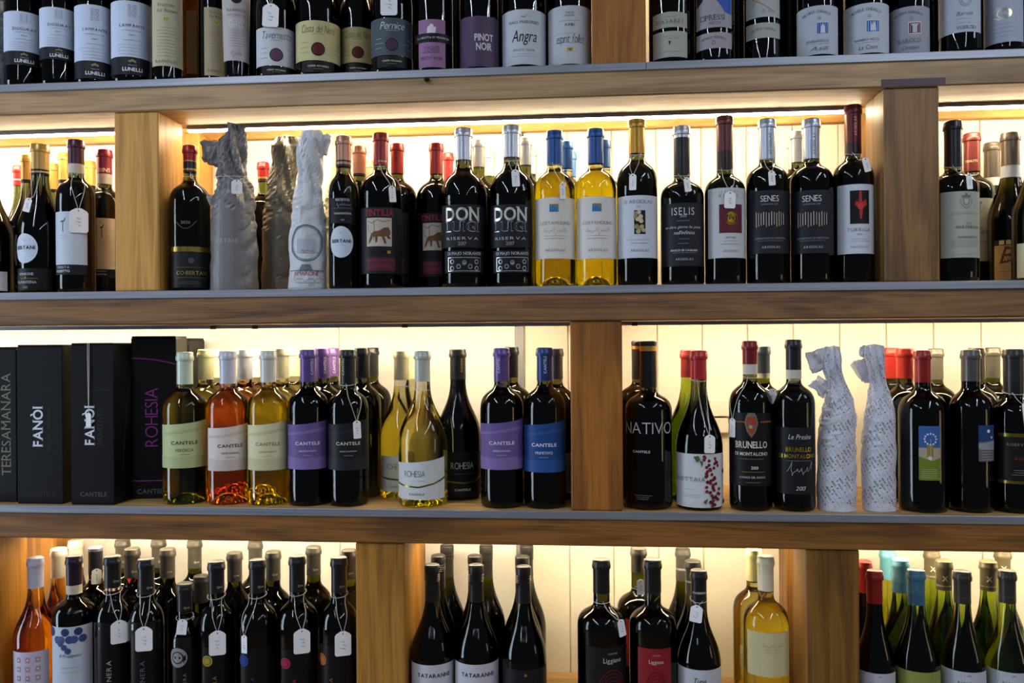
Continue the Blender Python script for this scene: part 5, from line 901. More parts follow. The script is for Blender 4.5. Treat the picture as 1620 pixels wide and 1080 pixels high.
 {'s': 2, 'x': 0.0993, 'y': 0.0494, 'r': 0.0385, 'h': 0.3197, 'sh': 'bord', 'g': 'dark', 'rc': 0.0161, 'cap': [(0.2535, 0.3197, 'B08430', 0.6)], 'lab': [(0.0049, 1.3316, 0.0514, 0.1687, 'CCD2DE', [('T', 'IS ARGIOLAS', 0, 0.9, 0.74, '7A7C88', '', 1.0), ('T', '2021', 0, 0.82, 0.12, '9A9CA6', '', 1.0), ('R', -0.22, 0.34, 0.38, 0.76, '1E1A1A'), ('D', -0.12, 0.71, 0.05, '96845C'), ('D', 0.02, 0.73, 0.045, 'CDBE9A'), ('D', 0.1, 0.66, 0.05, 'CDBE9A'), ('D', -0.05, 0.62, 0.05, 'CDBE9A'), ('D', -0.15, 0.66, 0.045, '96845C'), ('D', 0.12, 0.59, 0.05, 'CDBE9A'), ('D', -0.1, 0.5, 0.055, '96845C'), ('D', 0.05, 0.47, 0.055, '96845C'), ('D', 0.16, 0.5, 0.045, 'B8A680'), ('D', 0.24, 0.44, 0.045, 'B8A680'), ('D', -0.02, 0.42, 0.05, 'B8A680'), ('N', 0, 0.29, 0.27, 0.85, 1, '8A8C98', 4), ('R', -0.4, 0.5, 0.235, 0.24, '7A7C88'), ('T', 'ARGIOLAS', 0.05, 0.12, 0.45, '5A5C68', 'sw', 1.0)], {})], 'tags': [(-0.2465, 0.2092, 0.0134, 0.0303, 0.02, 0, 'small white price tag below the gold capsule')], 'label': 'dark bottle with gold capsule and white label showing pale grapes', 'zn': 0.775, 'zs': 0.61},
 {'s': 2, 'x': 0.1847, 'y': 0.053, 'r': 0.0411, 'h': 0.3049, 'sh': 'bord', 'g': 'dark', 'rc': 0.0161, 'cap': [(0.2101, 0.2822, '17161A', 0.2), (0.2822, 0.3049, 'B4B6BC', 0.7)], 'lab': [(-0.0697, 1.2362, 0.0349, 0.1529, '2B2E38', [('T', 'ISELIS', 0.0, 0.87, 0.55, 'C4C8D0', 'w', 1.3), ('T', '2020', 0, 0.79, 0.15, 'B0B4BC', '', 1.0), ('R', -0.3, 0.3, 0.715, 0.72, 'A0A4AC'), ('T', 'un altro giorno ha preso', 0, 0.62, 0.92, 'C8CAD0', 'i', 1.0), ('T', "nell'infinito", 0.05, 0.53, 0.5, 'C8CAD0', 'i', 1.0), ('N', 0, 0.43, 0.43, 0.28, 1, 'A0A4AC', 4), ('R', -0.26, 0.26, 0.355, 0.36, 'A0A4AC'), ('T', 'NASCO DI CAGLIARI', 0.05, 0.25, 0.66, 'D0D2D8', 'b', 1.0), ('N', 0.05, 0.21, 0.21, 0.7, 1, 'A0A4AC', 7), ('T', 'ARGIOLAS', 0.05, 0.11, 0.42, 'B8BCC4', 'sw', 1.0)], {'low': 1})], 'tags': [(0.0859, 0.2, 0.0121, 0.0266, -0.12, 0, 'small white price tag beside the silver-topped capsule')], 'label': 'dark bottle with silver-topped black capsule and slate handwriting label', 'zn': 0.6771, 'zs': 0.5471},
 {'s': 2, 'x': 0.2653, 'y': 0.0516, 'r': 0.0383, 'h': 0.3215, 'sh': 'bord', 'g': 'dark', 'rc': 0.016, 'cap': [(0.2187, 0.2545, '2A1214', 0.3), (0.2545, 0.3215, '5C2A28', 0.35)], 'lab': [(0.064, 1.1721, 0.0492, 0.1797, 'C6C9CC', [('T', 'KOREM', -0.05, 0.89, 0.5, '8A8C92', 'w', 1.0), ('R', -0.55, 0.72, 0.355, 0.765, '5E1E30'), ('D', 0.08, 0.56, 0.125, '*B8942E'), ('O', 0.08, 0.56, 0.125, '*8A6A1A', 0.1, 1), ('P', [(-0.1, 0.6), (0.05, 0.63), (0.15, 0.57), (0.02, 0.55)], '*7A5E18'), ('P', [(-0.12, 0.52), (0.2, 0.5), (0.22, 0.47), (-0.05, 0.48)], '*8A6A1A'), ('T', 'BOVALE', 0.05, 0.29, 0.26, '7A7C82', 's', 1.0), ('N', 0.05, 0.24, 0.24, 0.5, 1, '8A8C92', 4), ('R', -0.5, 0.6, 0.195, 0.2, '8A8C92'), ('T', 'ARGIOLAS', 0.05, 0.1, 0.42, '8A8C92', 'sw', 1.0)], {})], 'tags': [(0.0728, 0.1725, 0.0205, 0.0313, 0.04, 0, 'white price tag on a long string over the maroon square label')], 'label': 'dark bottle with brown capsule, gold coin on a maroon square', 'zn': 0.6682, 'zs': 0.5382},
 {'s': 2, 'x': 0.344, 'y': 0.0508, 'r': 0.0392, 'h': 0.313, 'sh': 'bord', 'g': 'dark', 'rc': 0.0159, 'cap': [(0.2369, 0.313, 'B4BAC8', 0.7)], 'lab': [(-0.0496, 1.2391, 0.0561, 0.1731, '2A2C36', [('T', 'SENES', -0.05, 0.87, 0.45, 'C9CCD4', '', 1.2), ('T', 'SARDEGNA 2019', -0.05, 0.78, 0.4, '8A8C96', '', 1.0), ('K', [(-0.72, 0.66), (-0.72, 0.42)], 0.0017, 'C8C4C0'), ('K', [(-0.595, 0.65), (-0.595, 0.432)], 0.0017, 'A8A4A0'), ('K', [(-0.47, 0.64), (-0.47, 0.444)], 0.0017, 'D8B890'), ('K', [(-0.345, 0.66), (-0.345, 0.45599999999999996)], 0.0017, 'C8C4C0'), ('K', [(-0.21999999999999997, 0.65), (-0.21999999999999997, 0.42)], 0.0017, 'A8A4A0'), ('K', [(-0.09499999999999997, 0.64), (-0.09499999999999997, 0.432)], 0.0017, 'D8B890'), ('K', [(0.030000000000000027, 0.66), (0.030000000000000027, 0.444)], 0.0017, 'C8C4C0'), ('K', [(0.15500000000000003, 0.65), (0.15500000000000003, 0.45599999999999996)], 0.0017, 'A8A4A0'), ('K', [(0.28, 0.64), (0.28, 0.42)], 0.0017, 'D8B890'), ('K', [(0.405, 0.66), (0.405, 0.432)], 0.0017, 'C8C4C0'), ('K', [(0.53, 0.65), (0.53, 0.444)], 0.0017, 'A8A4A0'), ('K', [(0.655, 0.64), (0.655, 0.45599999999999996)], 0.0017, 'D8B890'), ('T', 'CANNONAU DI SARDEGNA', 0, 0.24, 0.78, '8A8C96', 's', 1.0), ('N', 0, 0.2, 0.2, 0.7, 1, '8A8C96', 5), ('T', 'ARGIOLAS', 0, 0.1, 0.44, 'B8BCC4', 'sw', 1.0)], {})], 'tags': [(-0.0305, 0.2092, 0.012, 0.0276, -0.06, 0, 'small white price tag on the striped slate label bottle')], 'captext': [('ARGIOLAS', 0.1869, 0.2639, 0.0408, '8A8E9A', 1)], 'label': 'dark bottle with silver capsule, striped slate label and a tag', 'zn': 0.7449, 'zs': 0.61},
 {'s': 2, 'x': 0.4258, 'y': 0.0512, 'r': 0.0393, 'h': 0.311, 'sh': 'bord', 'g': 'dark', 'rc': 0.0159, 'cap': [(0.2353, 0.311, 'B4BAC8', 0.7)], 'lab': [(-0.1941, 1.3361, 0.0553, 0.1717, '2A2C36', [('T', 'SENES', -0.05, 0.87, 0.45, 'C9CCD4', '', 1.2), ('T', 'SARDEGNA 2019', -0.05, 0.78, 0.4, '8A8C96', '', 1.0), ('K', [(-0.72, 0.66), (-0.72, 0.42)], 0.0017, 'C8C4C0'), ('K', [(-0.595, 0.65), (-0.595, 0.432)], 0.0017, 'A8A4A0'), ('K', [(-0.47, 0.64), (-0.47, 0.444)], 0.0017, 'D8B890'), ('K', [(-0.345, 0.66), (-0.345, 0.45599999999999996)], 0.0017, 'C8C4C0'), ('K', [(-0.21999999999999997, 0.65), (-0.21999999999999997, 0.42)], 0.0017, 'A8A4A0'), ('K', [(-0.09499999999999997, 0.64), (-0.09499999999999997, 0.432)], 0.0017, 'D8B890'), ('K', [(0.030000000000000027, 0.66), (0.030000000000000027, 0.444)], 0.0017, 'C8C4C0'), ('K', [(0.15500000000000003, 0.65), (0.15500000000000003, 0.45599999999999996)], 0.0017, 'A8A4A0'), ('K', [(0.28, 0.64), (0.28, 0.42)], 0.0017, 'D8B890'), ('K', [(0.405, 0.66), (0.405, 0.432)], 0.0017, 'C8C4C0'), ('K', [(0.53, 0.65), (0.53, 0.444)], 0.0017, 'A8A4A0'), ('K', [(0.655, 0.64), (0.655, 0.45599999999999996)], 0.0017, 'D8B890'), ('T', 'CANNONAU DI SARDEGNA', 0, 0.24, 0.78, '8A8C96', 's', 1.0), ('N', 0, 0.2, 0.2, 0.7, 1, '8A8C96', 5), ('T', 'ARGIOLAS', 0, 0.1, 0.44, 'B8BCC4', 'sw', 1.0)], {})], 'captext': [('ARGIOLAS', 0.1395, 0.2621, 0.0406, '8A8E9A', 1)], 'label': 'dark bottle with silver capsule and striped slate label without a tag', 'zn': 0.7446, 'zs': 0.61},
 {'s': 2, 'x': 0.42, 'y': 0.132, 'r': 0.0389, 'h': 0.3097, 'sh': 'bord', 'g': 'dark', 'rc': 0.0129, 'cap': [(0.2466, 0.3097, 'D0CEC8', 0.5)], 'group': 'silver capsules behind the striped labels', 'label': 'dark bottle with silver capsule between the striped slate labels, second row', 'zn': 0.775, 'zs': 0.61},
 {'s': 2, 'x': 0.433, 'y': 0.2168, 'r': 0.0408, 'h': 0.3106, 'sh': 'bord', 'g': 'dark', 'rc': 0.012, 'cap': [(0.2498, 0.3106, 'D0CEC8', 0.5)], 'group': 'silver capsules behind the striped labels', 'label': 'dark bottle with silver capsule between the striped slate labels, back row', 'zn': 0.775, 'zs': 0.61},
 {'s': 2, 'x': 0.503, 'y': 0.054, 'r': 0.0368, 'h': 0.3358, 'sh': 'bord', 'g': 'dark', 'rc': 0.0155, 'cap': [(0.2435, 0.2648, '2A1010', 0.2), (0.2648, 0.3358, '5A1A1C', 0.35)], 'lab': [(-0.1075, 1.0494, 0.0536, 0.1816, 'C8CEDA', [('R', -0.4, 0.7, 0.43, 0.91, '1C1A1E'), ('P', [(0.1, 0.9), (0.22, 0.9), (0.26, 0.74), (0.5, 0.78), (0.56, 0.7), (0.3, 0.66), (0.24, 0.5), (0.14, 0.5), (0.1, 0.66), (-0.15, 0.7), (-0.1, 0.76), (0.08, 0.74)], 'B02A30'), ('D', 0.18, 0.68, 0.055, 'C8383A'), ('T', 'TURRIGA', 0.1, 0.345, 0.66, '7A7E8A', 'w', 1.0), ('T', '2018', 0.1, 0.28, 0.14, '9A9EAA', '', 1.0), ('N', 0.1, 0.21, 0.18, 0.7, 2, 'A0A4B0', 3), ('T', 'ARGIOLAS', 0.1, 0.1, 0.5, '9A9EAA', 'sw', 1.0)], {})], 'tags': [(0.2407, 0.23, 0.0131, 0.0262, -0.25, 0, 'small white price tag on the bottle with red cross figure')], 'captext': [('ARGIOLAS', 0.0142, 0.2939, 0.0357, 'C89A8A', 1)], 'label': 'tall dark bottle with wine red capsule and red cross figure label', 'zn': 0.7131, 'zs': 0.5831},
 {'s': 2, 'x': 0.6833, 'y': 0.053, 'r': 0.0428, 'h': 0.3002, 'sh': 'bord', 'g': 'dark', 'rc': 0.0159, 'cap': [(0.2138, 0.3002, '17161A', 0.2)], 'lab': [(0.0445, 0.9565, 0.0429, 0.1632, 'A6A89E', [('P', [(-0.16, 0.91), (-0.12, 0.95), (-0.02, 0.93), (0.08, 0.985), (0.18, 0.93), (0.28, 0.95), (0.32, 0.91), (0.22, 0.905), (-0.06, 0.905)], '6E706E'), ('P', [(-0.1, 0.9), (0.26, 0.9), (0.26, 0.83), (0.08, 0.765), (-0.1, 0.83)], '8A8C88'), ('P', [(-0.02, 0.885), (0.18, 0.885), (0.18, 0.84), (0.08, 0.8), (-0.02, 0.84)], 'B4B6AC'), ('K', [(-0.18, 0.89), (-0.24, 0.84), (-0.14, 0.8), (-0.02, 0.755), (0.08, 0.745), (0.18, 0.755), (0.3, 0.8), (0.4, 0.84), (0.34, 0.89)], 0.0009, '6A6C6A'), ('N', 0.05, 0.68, 0.655, 0.8, 2, '8A8C86', 3), ('T', '2011', 0.2, 0.52, 0.14, '8A8C86', '', 1.0), ('T', 'MARTINENGA', 0.2, 0.46, 0.62, '5E605C', 's', 1.0), ('T', 'BARBARESCO', 0.2, 0.31, 0.52, '6E706A', 's', 1.0), ('N', 0.1, 0.26, 0.17, 0.85, 4, '8A8C86', 6), ('N', 0.05, 0.05, 0.05, 0.85, 1, '8A8C86', 8)], {})], 'tags': [(0.1836, 0.195, 0.0106, 0.0283, -0.08, 0, 'small white price tag on the crest label bottle')], 'label': 'dark bottle with black capsule and pale grey crest label beside the post', 'zn': 0.7002, 'zs': 0.5702},
 {'s': 2, 'x': 0.7822, 'y': 0.2021, 'r': 0.0399, 'h': 0.3117, 'sh': 'bord', 'g': 'dark', 'rc': 0.0158, 'cap': [(0.2334, 0.3117, '6E2A28', 0.35)], 'lab': [(-0.2624, 1.2461, 0.0491, 0.1745, 'B0AE9C', [('P', [(-0.16, 0.91), (-0.12, 0.95), (-0.02, 0.93), (0.08, 0.985), (0.18, 0.93), (0.28, 0.95), (0.32, 0.91), (0.22, 0.905), (-0.06, 0.905)], '6E706E'), ('P', [(-0.1, 0.9), (0.26, 0.9), (0.26, 0.83), (0.08, 0.765), (-0.1, 0.83)], '8A8C88'), ('P', [(-0.02, 0.885), (0.18, 0.885), (0.18, 0.84), (0.08, 0.8), (-0.02, 0.84)], 'B4B6AC'), ('K', [(-0.18, 0.89), (-0.24, 0.84), (-0.14, 0.8), (-0.02, 0.755), (0.08, 0.745), (0.18, 0.755), (0.3, 0.8), (0.4, 0.84), (0.34, 0.89)], 0.0009, '6A6C6A'), ('N', 0.05, 0.68, 0.655, 0.8, 2, '8A8C86', 3), ('T', '2011', 0.2, 0.52, 0.14, '8A8C86', '', 1.0), ('T', 'MARTINENGA', 0.2, 0.46, 0.62, '5E605C', 's', 1.0), ('T', 'BARBARESCO', 0.2, 0.31, 0.52, '6E706A', 's', 1.0), ('N', 0.1, 0.26, 0.17, 0.85, 4, '8A8C86', 6), ('N', 0.05, 0.05, 0.05, 0.85, 1, '8A8C86', 8)], {})], 'captext': [('TENUTE', -0.4906, 0.2536, 0.0257, 'C8A888', 0)], 'label': 'dark bottle with brick red capsule and crest label, second row', 'zn': 0.7368, 'zs': 0.6068},
 {'s': 2, 'x': 0.84, 'y': 0.2425, 'r': 0.0295, 'h': 0.3005, 'sh': 'burg', 'g': 'dark', 'rc': 0.0157, 'cap': [(0.2104, 0.2273, 'C8CCC8', 0), (0.2273, 0.3005, '5E5448', 0.35)], 'label': 'dark bottle with taupe capsule and white neck seal behind the kraft label'},
 {'s': 2, 'x': 0.8228, 'y': 0.131, 'r': 0.0407, 'h': 0.2947, 'sh': 'burg', 'g': 'dark', 'rc': 0.0166, 'cap': [(0.2062, 0.2294, 'C4CCD4', 0), (0.2294, 0.2947, '6E6456', 0.35)], 'lab': [(-0.6704, 0.5207, 0.0074, 0.0841, 'A88A5C', [('T', 'B', 0, 0.62, 0.5, '5A2E1E', 'is', 1.0), ('K', [(-0.4, 0.5), (-0.1, 0.66), (0.2, 0.5), (0.4, 0.66), (0.1, 0.42), (-0.3, 0.62)], 0.001, '5A2E1E'), ('R', -1, 1, 0.86, 1.0, '17161A'), ('R', -0.55, -0.1, 0.88, 0.985, 'B0A880'), ('R', 0.05, 0.5, 0.88, 0.985, 'B0A880'), ('R', -0.8, 0.9, 0.2, 0.21, '6A4A2A')], {'low': 1})], 'label': 'burgundy bottle with taupe capsule and kraft brown label'},
 {'s': 2, 'x': 0.827, 'y': 0.0496, 'r': 0.0396, 'h': 0.283, 'sh': 'burg', 'g': 'dark', 'rc': 0.015, 'cap': [(0.2138, 0.283, '5E5448', 0.35)], 'lab': [(-0.2696, 1.0261, 0.006, 0.0688, 'C8C8A8', [], {})], 'label': 'dark bottle with ivory label at the end of the lit bay'},
 {'s': 3, 'x': -0.8075, 'y': 0.0528, 'r': 0.0428, 'h': 0.3011, 'sh': 'bord', 'g': 'olive', 'rc': 0.0161, 'cap': [(0.2367, 0.3011, 'BFD0BC', 0.1)], 'lab': [(0.4593, 1.3974, 0.0729, 0.1636, 'BCC690', [('P', [(-1, 0.76), (-0.3, 0.8), (0.3, 0.86), (1, 0.92), (1, 0.84), (0.4, 0.8), (-0.3, 0.74), (-1, 0.71)], 'AEBB86'), ('P', [(-1, 0.0), (1, 0.0), (1, 0.22), (0.4, 0.26), (-0.4, 0.24), (-1, 0.28)], 'AEBB86'), ('T', 'CANTELE', -0.05, 0.55, 0.62, '4A4E3A', 'b', 0.8), ('T', 'VERDECA', -0.05, 0.39, 0.42, '4A4E3A', '', 1.0), ('N', -0.05, 0.3, 0.3, 0.28, 1, '4A4E3A', 3)], {'slant': 0.011})], 'label': 'white wine bottle with pale green capsule and light green slanted label', 'zn': 0.7741, 'zs': 0.61},
 {'s': 3, 'x': -0.7176, 'y': 0.0525, 'r': 0.0421, 'h': 0.3028, 'sh': 'bord', 'g': 'orange', 'rc': 0.0163, 'cap': [(0.2375, 0.3028, 'C4C4D4', 0.1)], 'lab': [(0.558, 1.2535, 0.0681, 0.1572, 'D8CCC4', [('P', [(-1, 0.76), (-0.3, 0.8), (0.3, 0.86), (1, 0.92), (1, 0.84), (0.4, 0.8), (-0.3, 0.74), (-1, 0.71)], 'C8BAB4'), ('P', [(-1, 0.0), (1, 0.0), (1, 0.22), (0.4, 0.26), (-0.4, 0.24), (-1, 0.28)], 'C8BAB4'), ('T', 'CANTELE', -0.05, 0.55, 0.62, '4A443E', 'b', 0.8), ('T', 'NEGROAMARO', -0.05, 0.39, 0.42, '4A443E', '', 1.0), ('N', -0.05, 0.3, 0.3, 0.28, 1, '4A443E', 3)], {'slant': 0.011})], 'label': 'orange rosé bottle with lavender capsule and pinkish white slanted label', 'zn': 0.7723, 'zs': 0.61},
 {'s': 3, 'x': -0.6336, 'y': 0.0517, 'r': 0.0407, 'h': 0.3032, 'sh': 'bord', 'g': 'yellow', 'rc': 0.0159, 'cap': [(0.2407, 0.3032, 'C9CAC4', 0.1)], 'lab': [(0.3704, 1.324, 0.0694, 0.1631, 'D6D0A8', [('P', [(-1, 0.76), (-0.3, 0.8), (0.3, 0.86), (1, 0.92), (1, 0.84), (0.4, 0.8), (-0.3, 0.74), (-1, 0.71)], 'C6C096'), ('P', [(-1, 0.0), (1, 0.0), (1, 0.22), (0.4, 0.26), (-0.4, 0.24), (-1, 0.28)], 'C6C096'), ('T', 'CANTELE', -0.05, 0.55, 0.62, '8A8668', 'b', 0.8), ('T', 'CHARDONNAY', -0.05, 0.39, 0.42, '8A8668', '', 1.0), ('N', -0.05, 0.3, 0.3, 0.28, 1, '8A8668', 3)], {'slant': 0.011})], 'label': 'golden white wine bottle with grey white capsule and cream slanted label', 'zn': 0.775, 'zs': 0.61},
 {'s': 3, 'x': -0.8031, 'y': 0.1367, 'r': 0.0401, 'h': 0.3058, 'sh': 'bord', 'g': 'pale', 'rc': 0.0161, 'cap': [(0.2421, 0.3058, 'D8D4A0', 0.1)], 'group': 'pale capsules behind the slanted labels', 'label': 'clear wine bottle with bright pale capsule in the second row behind the light green label', 'zn': 0.775, 'zs': 0.61},
 {'s': 3, 'x': -0.8189, 'y': 0.217, 'r': 0.0406, 'h': 0.3053, 'sh': 'bord', 'g': 'pale', 'rc': 0.0154, 'cap': [(0.2429, 0.3053, 'DCDCC0', 0.1)], 'group': 'pale capsules behind the slanted labels', 'label': 'clear wine bottle with bright pale capsule in the back row behind the light green label', 'zn': 0.775, 'zs': 0.61},
 {'s': 3, 'x': -0.7168, 'y': 0.1354, 'r': 0.0396, 'h': 0.3061, 'sh': 'bord', 'g': 'orange', 'rc': 0.016, 'cap': [(0.2428, 0.3061, 'DCDCE0', 0.1)], 'group': 'pale capsules behind the slanted labels', 'label': 'clear wine bottle with bright pale capsule in the second row behind the pinkish label', 'zn': 0.775, 'zs': 0.61},
 {'s': 3, 'x': -0.7291, 'y': 0.2164, 'r': 0.0404, 'h': 0.3056, 'sh': 'bord', 'g': 'orange', 'rc': 0.0153, 'cap': [(0.2435, 0.3056, 'DEDEE0', 0.1)], 'group': 'pale capsules behind the slanted labels', 'label': 'clear wine bottle with bright pale capsule in the back row behind the pinkish label', 'zn': 0.775, 'zs': 0.61},
 {'s': 3, 'x': -0.6366, 'y': 0.1334, 'r': 0.0394, 'h': 0.3079, 'sh': 'bord', 'g': 'pale', 'rc': 0.0159, 'cap': [(0.2449, 0.3079, 'E0D8B0', 0.1)], 'group': 'pale capsules behind the slanted labels', 'label': 'clear wine bottle with bright pale capsule in the second row behind the cream label', 'zn': 0.775, 'zs': 0.61},
 {'s': 3, 'x': -0.6402, 'y': 0.2162, 'r': 0.0402, 'h': 0.3075, 'sh': 'bord', 'g': 'pale', 'rc': 0.0153, 'cap': [(0.2456, 0.3075, 'E4DCB8', 0.1)], 'group': 'pale capsules behind the slanted labels', 'label': 'clear wine bottle with bright pale capsule in the back row behind the cream label', 'zn': 0.775, 'zs': 0.61},
 {'s': 3, 'x': -0.5516, 'y': 0.0509, 'r': 0.0401, 'h': 0.3049, 'sh': 'bord', 'g': 'dark', 'rc': 0.0161, 'cap': [(0.2414, 0.3049, '5E4488', 0.25)], 'lab': [(0.3272, 1.3963, 0.0721, 0.1641, '6A5690', [('P', [(-1, 0.76), (-0.3, 0.8), (0.3, 0.86), (1, 0.92), (1, 0.84), (0.4, 0.8), (-0.3, 0.74), (-1, 0.71)], '7E68A4'), ('P', [(-1, 0.0), (1, 0.0), (1, 0.22), (0.4, 0.26), (-0.4, 0.24), (-1, 0.28)], '7E68A4'), ('T', 'CANTELE', -0.05, 0.55, 0.62, 'D8D0E4', 'b', 0.8), ('T', 'NEGROAMARO', -0.05, 0.39, 0.42, 'D8D0E4', '', 1.0), ('N', -0.05, 0.3, 0.3, 0.28, 1, 'D8D0E4', 3)], {'slant': 0.011})], 'captext': [('CANTELE', 0.8059, 0.2713, 0.0327, 'C8BCD8', 1)], 'label': 'dark bottle with purple capsule and purple slanted label beside the golden wine', 'zn': 0.775, 'zs': 0.61},
 {'s': 3, 'x': -0.5485, 'y': 0.1339, 'r': 0.0409, 'h': 0.307, 'sh': 'bord', 'g': 'dark', 'rc': 0.0158, 'cap': [(0.2443, 0.307, '6E5296', 0.25)], 'captext': [('CANTELE', 0.6225, 0.2718, 0.0343, 'C8BCD8', 1)], 'group': 'purple capsules at the back', 'label': 'dark bottle with purple capsule in the second row behind a purple slanted label', 'zn': 0.775, 'zs': 0.61},
 {'s': 3, 'x': -0.554, 'y': 0.2175, 'r': 0.0415, 'h': 0.3065, 'sh': 'bord', 'g': 'dark', 'rc': 0.0152, 'cap': [(0.2449, 0.3065, '6E5296', 0.25)], 'captext': [('CANTELE', 0.6117, 0.2696, 0.036, 'C8BCD8', 1)], 'group': 'purple capsules at the back', 'label': 'dark bottle with purple capsule in the back row behind a purple slanted label', 'zn': 0.775, 'zs': 0.61},
 {'s': 3, 'x': -0.4704, 'y': 0.0501, 'r': 0.0399, 'h': 0.3041, 'sh': 'bord', 'g': 'dark', 'rc': 0.016, 'cap': [(0.2359, 0.3041, '121216', 0.15)], 'lab': [(0.3196, 1.3588, 0.0712, 0.1652, '25262E', [('P', [(-1, 0.76), (-0.3, 0.8), (0.3, 0.86), (1, 0.92), (1, 0.84), (0.4, 0.8), (-0.3, 0.74), (-1, 0.71)], '31323C'), ('P', [(-1, 0.0), (1, 0.0), (1, 0.22), (0.4, 0.26), (-0.4, 0.24), (-1, 0.28)], '31323C'), ('T', 'CANTELE', -0.05, 0.55, 0.62, 'C9C4B8', 'b', 0.8), ('T', 'SALICE SALENTINO', -0.05, 0.39, 0.42, 'C9C4B8', '', 1.0), ('N', -0.05, 0.3, 0.3, 0.28, 1, 'C9C4B8', 3)], {'slant': 0.011})], 'tags': [(0.6653, 0.1677, 0.015, 0.0351, -0.04, 0, 'white price tag on a long string in front of the charcoal slanted label')], 'captext': [('CANTELE', -0.3819, 0.272, 0.0351, 'B8A878', 1)], 'label': 'dark bottle with black capsule and charcoal slanted label', 'zn': 0.7637, 'zs': 0.61},
 {'s': 3, 'x': -0.4637, 'y': 0.1337, 'r': 0.038, 'h': 0.3074, 'sh': 'bord', 'g': 'dark', 'rc': 0.0158, 'cap': [(0.245, 0.3074, '1A1A1E', 0.15)], 'group': 'black capsules at the back', 'label': 'dark bottle with black capsule in the second row behind the charcoal slanted label', 'zn': 0.775, 'zs': 0.61},
 {'s': 3, 'x': -0.4652, 'y': 0.2173, 'r': 0.0413, 'h': 0.307, 'sh': 'bord', 'g': 'dark', 'rc': 0.0151, 'cap': [(0.2456, 0.307, '1A1A1E', 0.15)], 'group': 'black capsules at the back', 'label': 'dark bottle with black capsule in the back row behind the charcoal slanted label', 'zn': 0.775, 'zs': 0.61},
 {'s': 3, 'x': -0.3804, 'y': 0.1312, 'r': 0.0441, 'h': 0.3014, 'sh': 'burg', 'g': 'pale', 'rc': 0.0163, 'cap': [(0.2406, 0.3014, 'C4BC98', 0.2)], 'lab': [(0.0675, 1.2461, 0.0166, 0.093, 'C8C8C0', [('P', [(-1, 0.42), (-0.5, 0.36), (0, 0.34), (0.5, 0.42), (1, 0.56), (1, 0.51), (0.5, 0.38), (0, 0.3), (-0.5, 0.32), (-1, 0.38)], '*8A8040'), ('T', 'ROHESIA', -0.2, 0.66, 0.48, '5A5A58', 't', 1.5), ('N', 0, 0.48, 0.48, 0.35, 1, '9A9A94', 4), ('T', 'CANTELE', -0.1, 0.14, 0.34, '7A7A74', 'b', 0.8)], {'slant': 0.011})], 'label': 'pale yellow wine in a sloping bottle with gold-grey capsule, behind its twin', 'fill': -0.25},
 {'s': 3, 'x': -0.3223, 'y': 0.058, 'r': 0.0481, 'h': 0.3011, 'sh': 'burg', 'g': 'pale', 'rc': 0.0159, 'cap': [(0.2406, 0.3011, 'B4BAB0', 0.15)], 'lab': [(0.0104, 1.2135, 0.0156, 0.0908, 'CCD0D0', [('P', [(-1, 0.42), (-0.5, 0.36), (0, 0.34), (0.5, 0.42), (1, 0.56), (1, 0.51), (0.5, 0.38), (0, 0.3), (-0.5, 0.32), (-1, 0.38)], '*8A8040'), ('T', 'ROHESIA', -0.2, 0.66, 0.48, '5A5A58', 't', 1.5), ('N', 0, 0.48, 0.48, 0.35, 1, '9A9A94', 4), ('T', 'CANTELE', -0.1, 0.14, 0.34, '7A7A74', 'b', 0.8)], {'slant': 0.011})], 'label': 'pale yellow wine in a sloping bottle with grey capsule, in front', 'fill': -0.3},
 {'s': 3, 'x': -0.2632, 'y': 0.1332, 'r': 0.0464, 'h': 0.3033, 'sh': 'burg', 'g': 'black', 'rc': 0.0169, 'cap': [(0.2415, 0.3033, '2E2C2C', 0.2)], 'lab': [(0.4168, 1.0188, 0.0115, 0.095, '17171A', [('P', [(-1, 0.36), (0, 0.3), (0.5, 0.34), (1, 0.46), (1, 0.41), (0.5, 0.29), (0, 0.26), (-1, 0.32)], '*8A8040'), ('T', 'ROHESIA', -0.1, 0.7, 0.6, 'B8B8B0', 't', 1.5), ('R', -0.6, 0.6, 0.5, 0.51, '5A5A54'), ('T', 'CANTELE', -0.1, 0.12, 0.42, 'C0C0B8', 'b', 0.8)], {'arch': 0.003})], 'captext': [('ROHESIA', 0.6322, 0.2712, 0.0286, 'A89048', 1)], 'label': 'black sloping bottle with dark capsule and a string around its shoulder'},
 {'s': 3, 'x': -0.3696, 'y': 0.214, 'r': 0.0381, 'h': 0.302, 'sh': 'burg', 'g': 'pale', 'rc': 0.015, 'cap': [(0.2397, 0.302, 'D8D0A8', 0.2)], 'label': 'pale yellow bottle with bright capsule behind the sloping pair'},
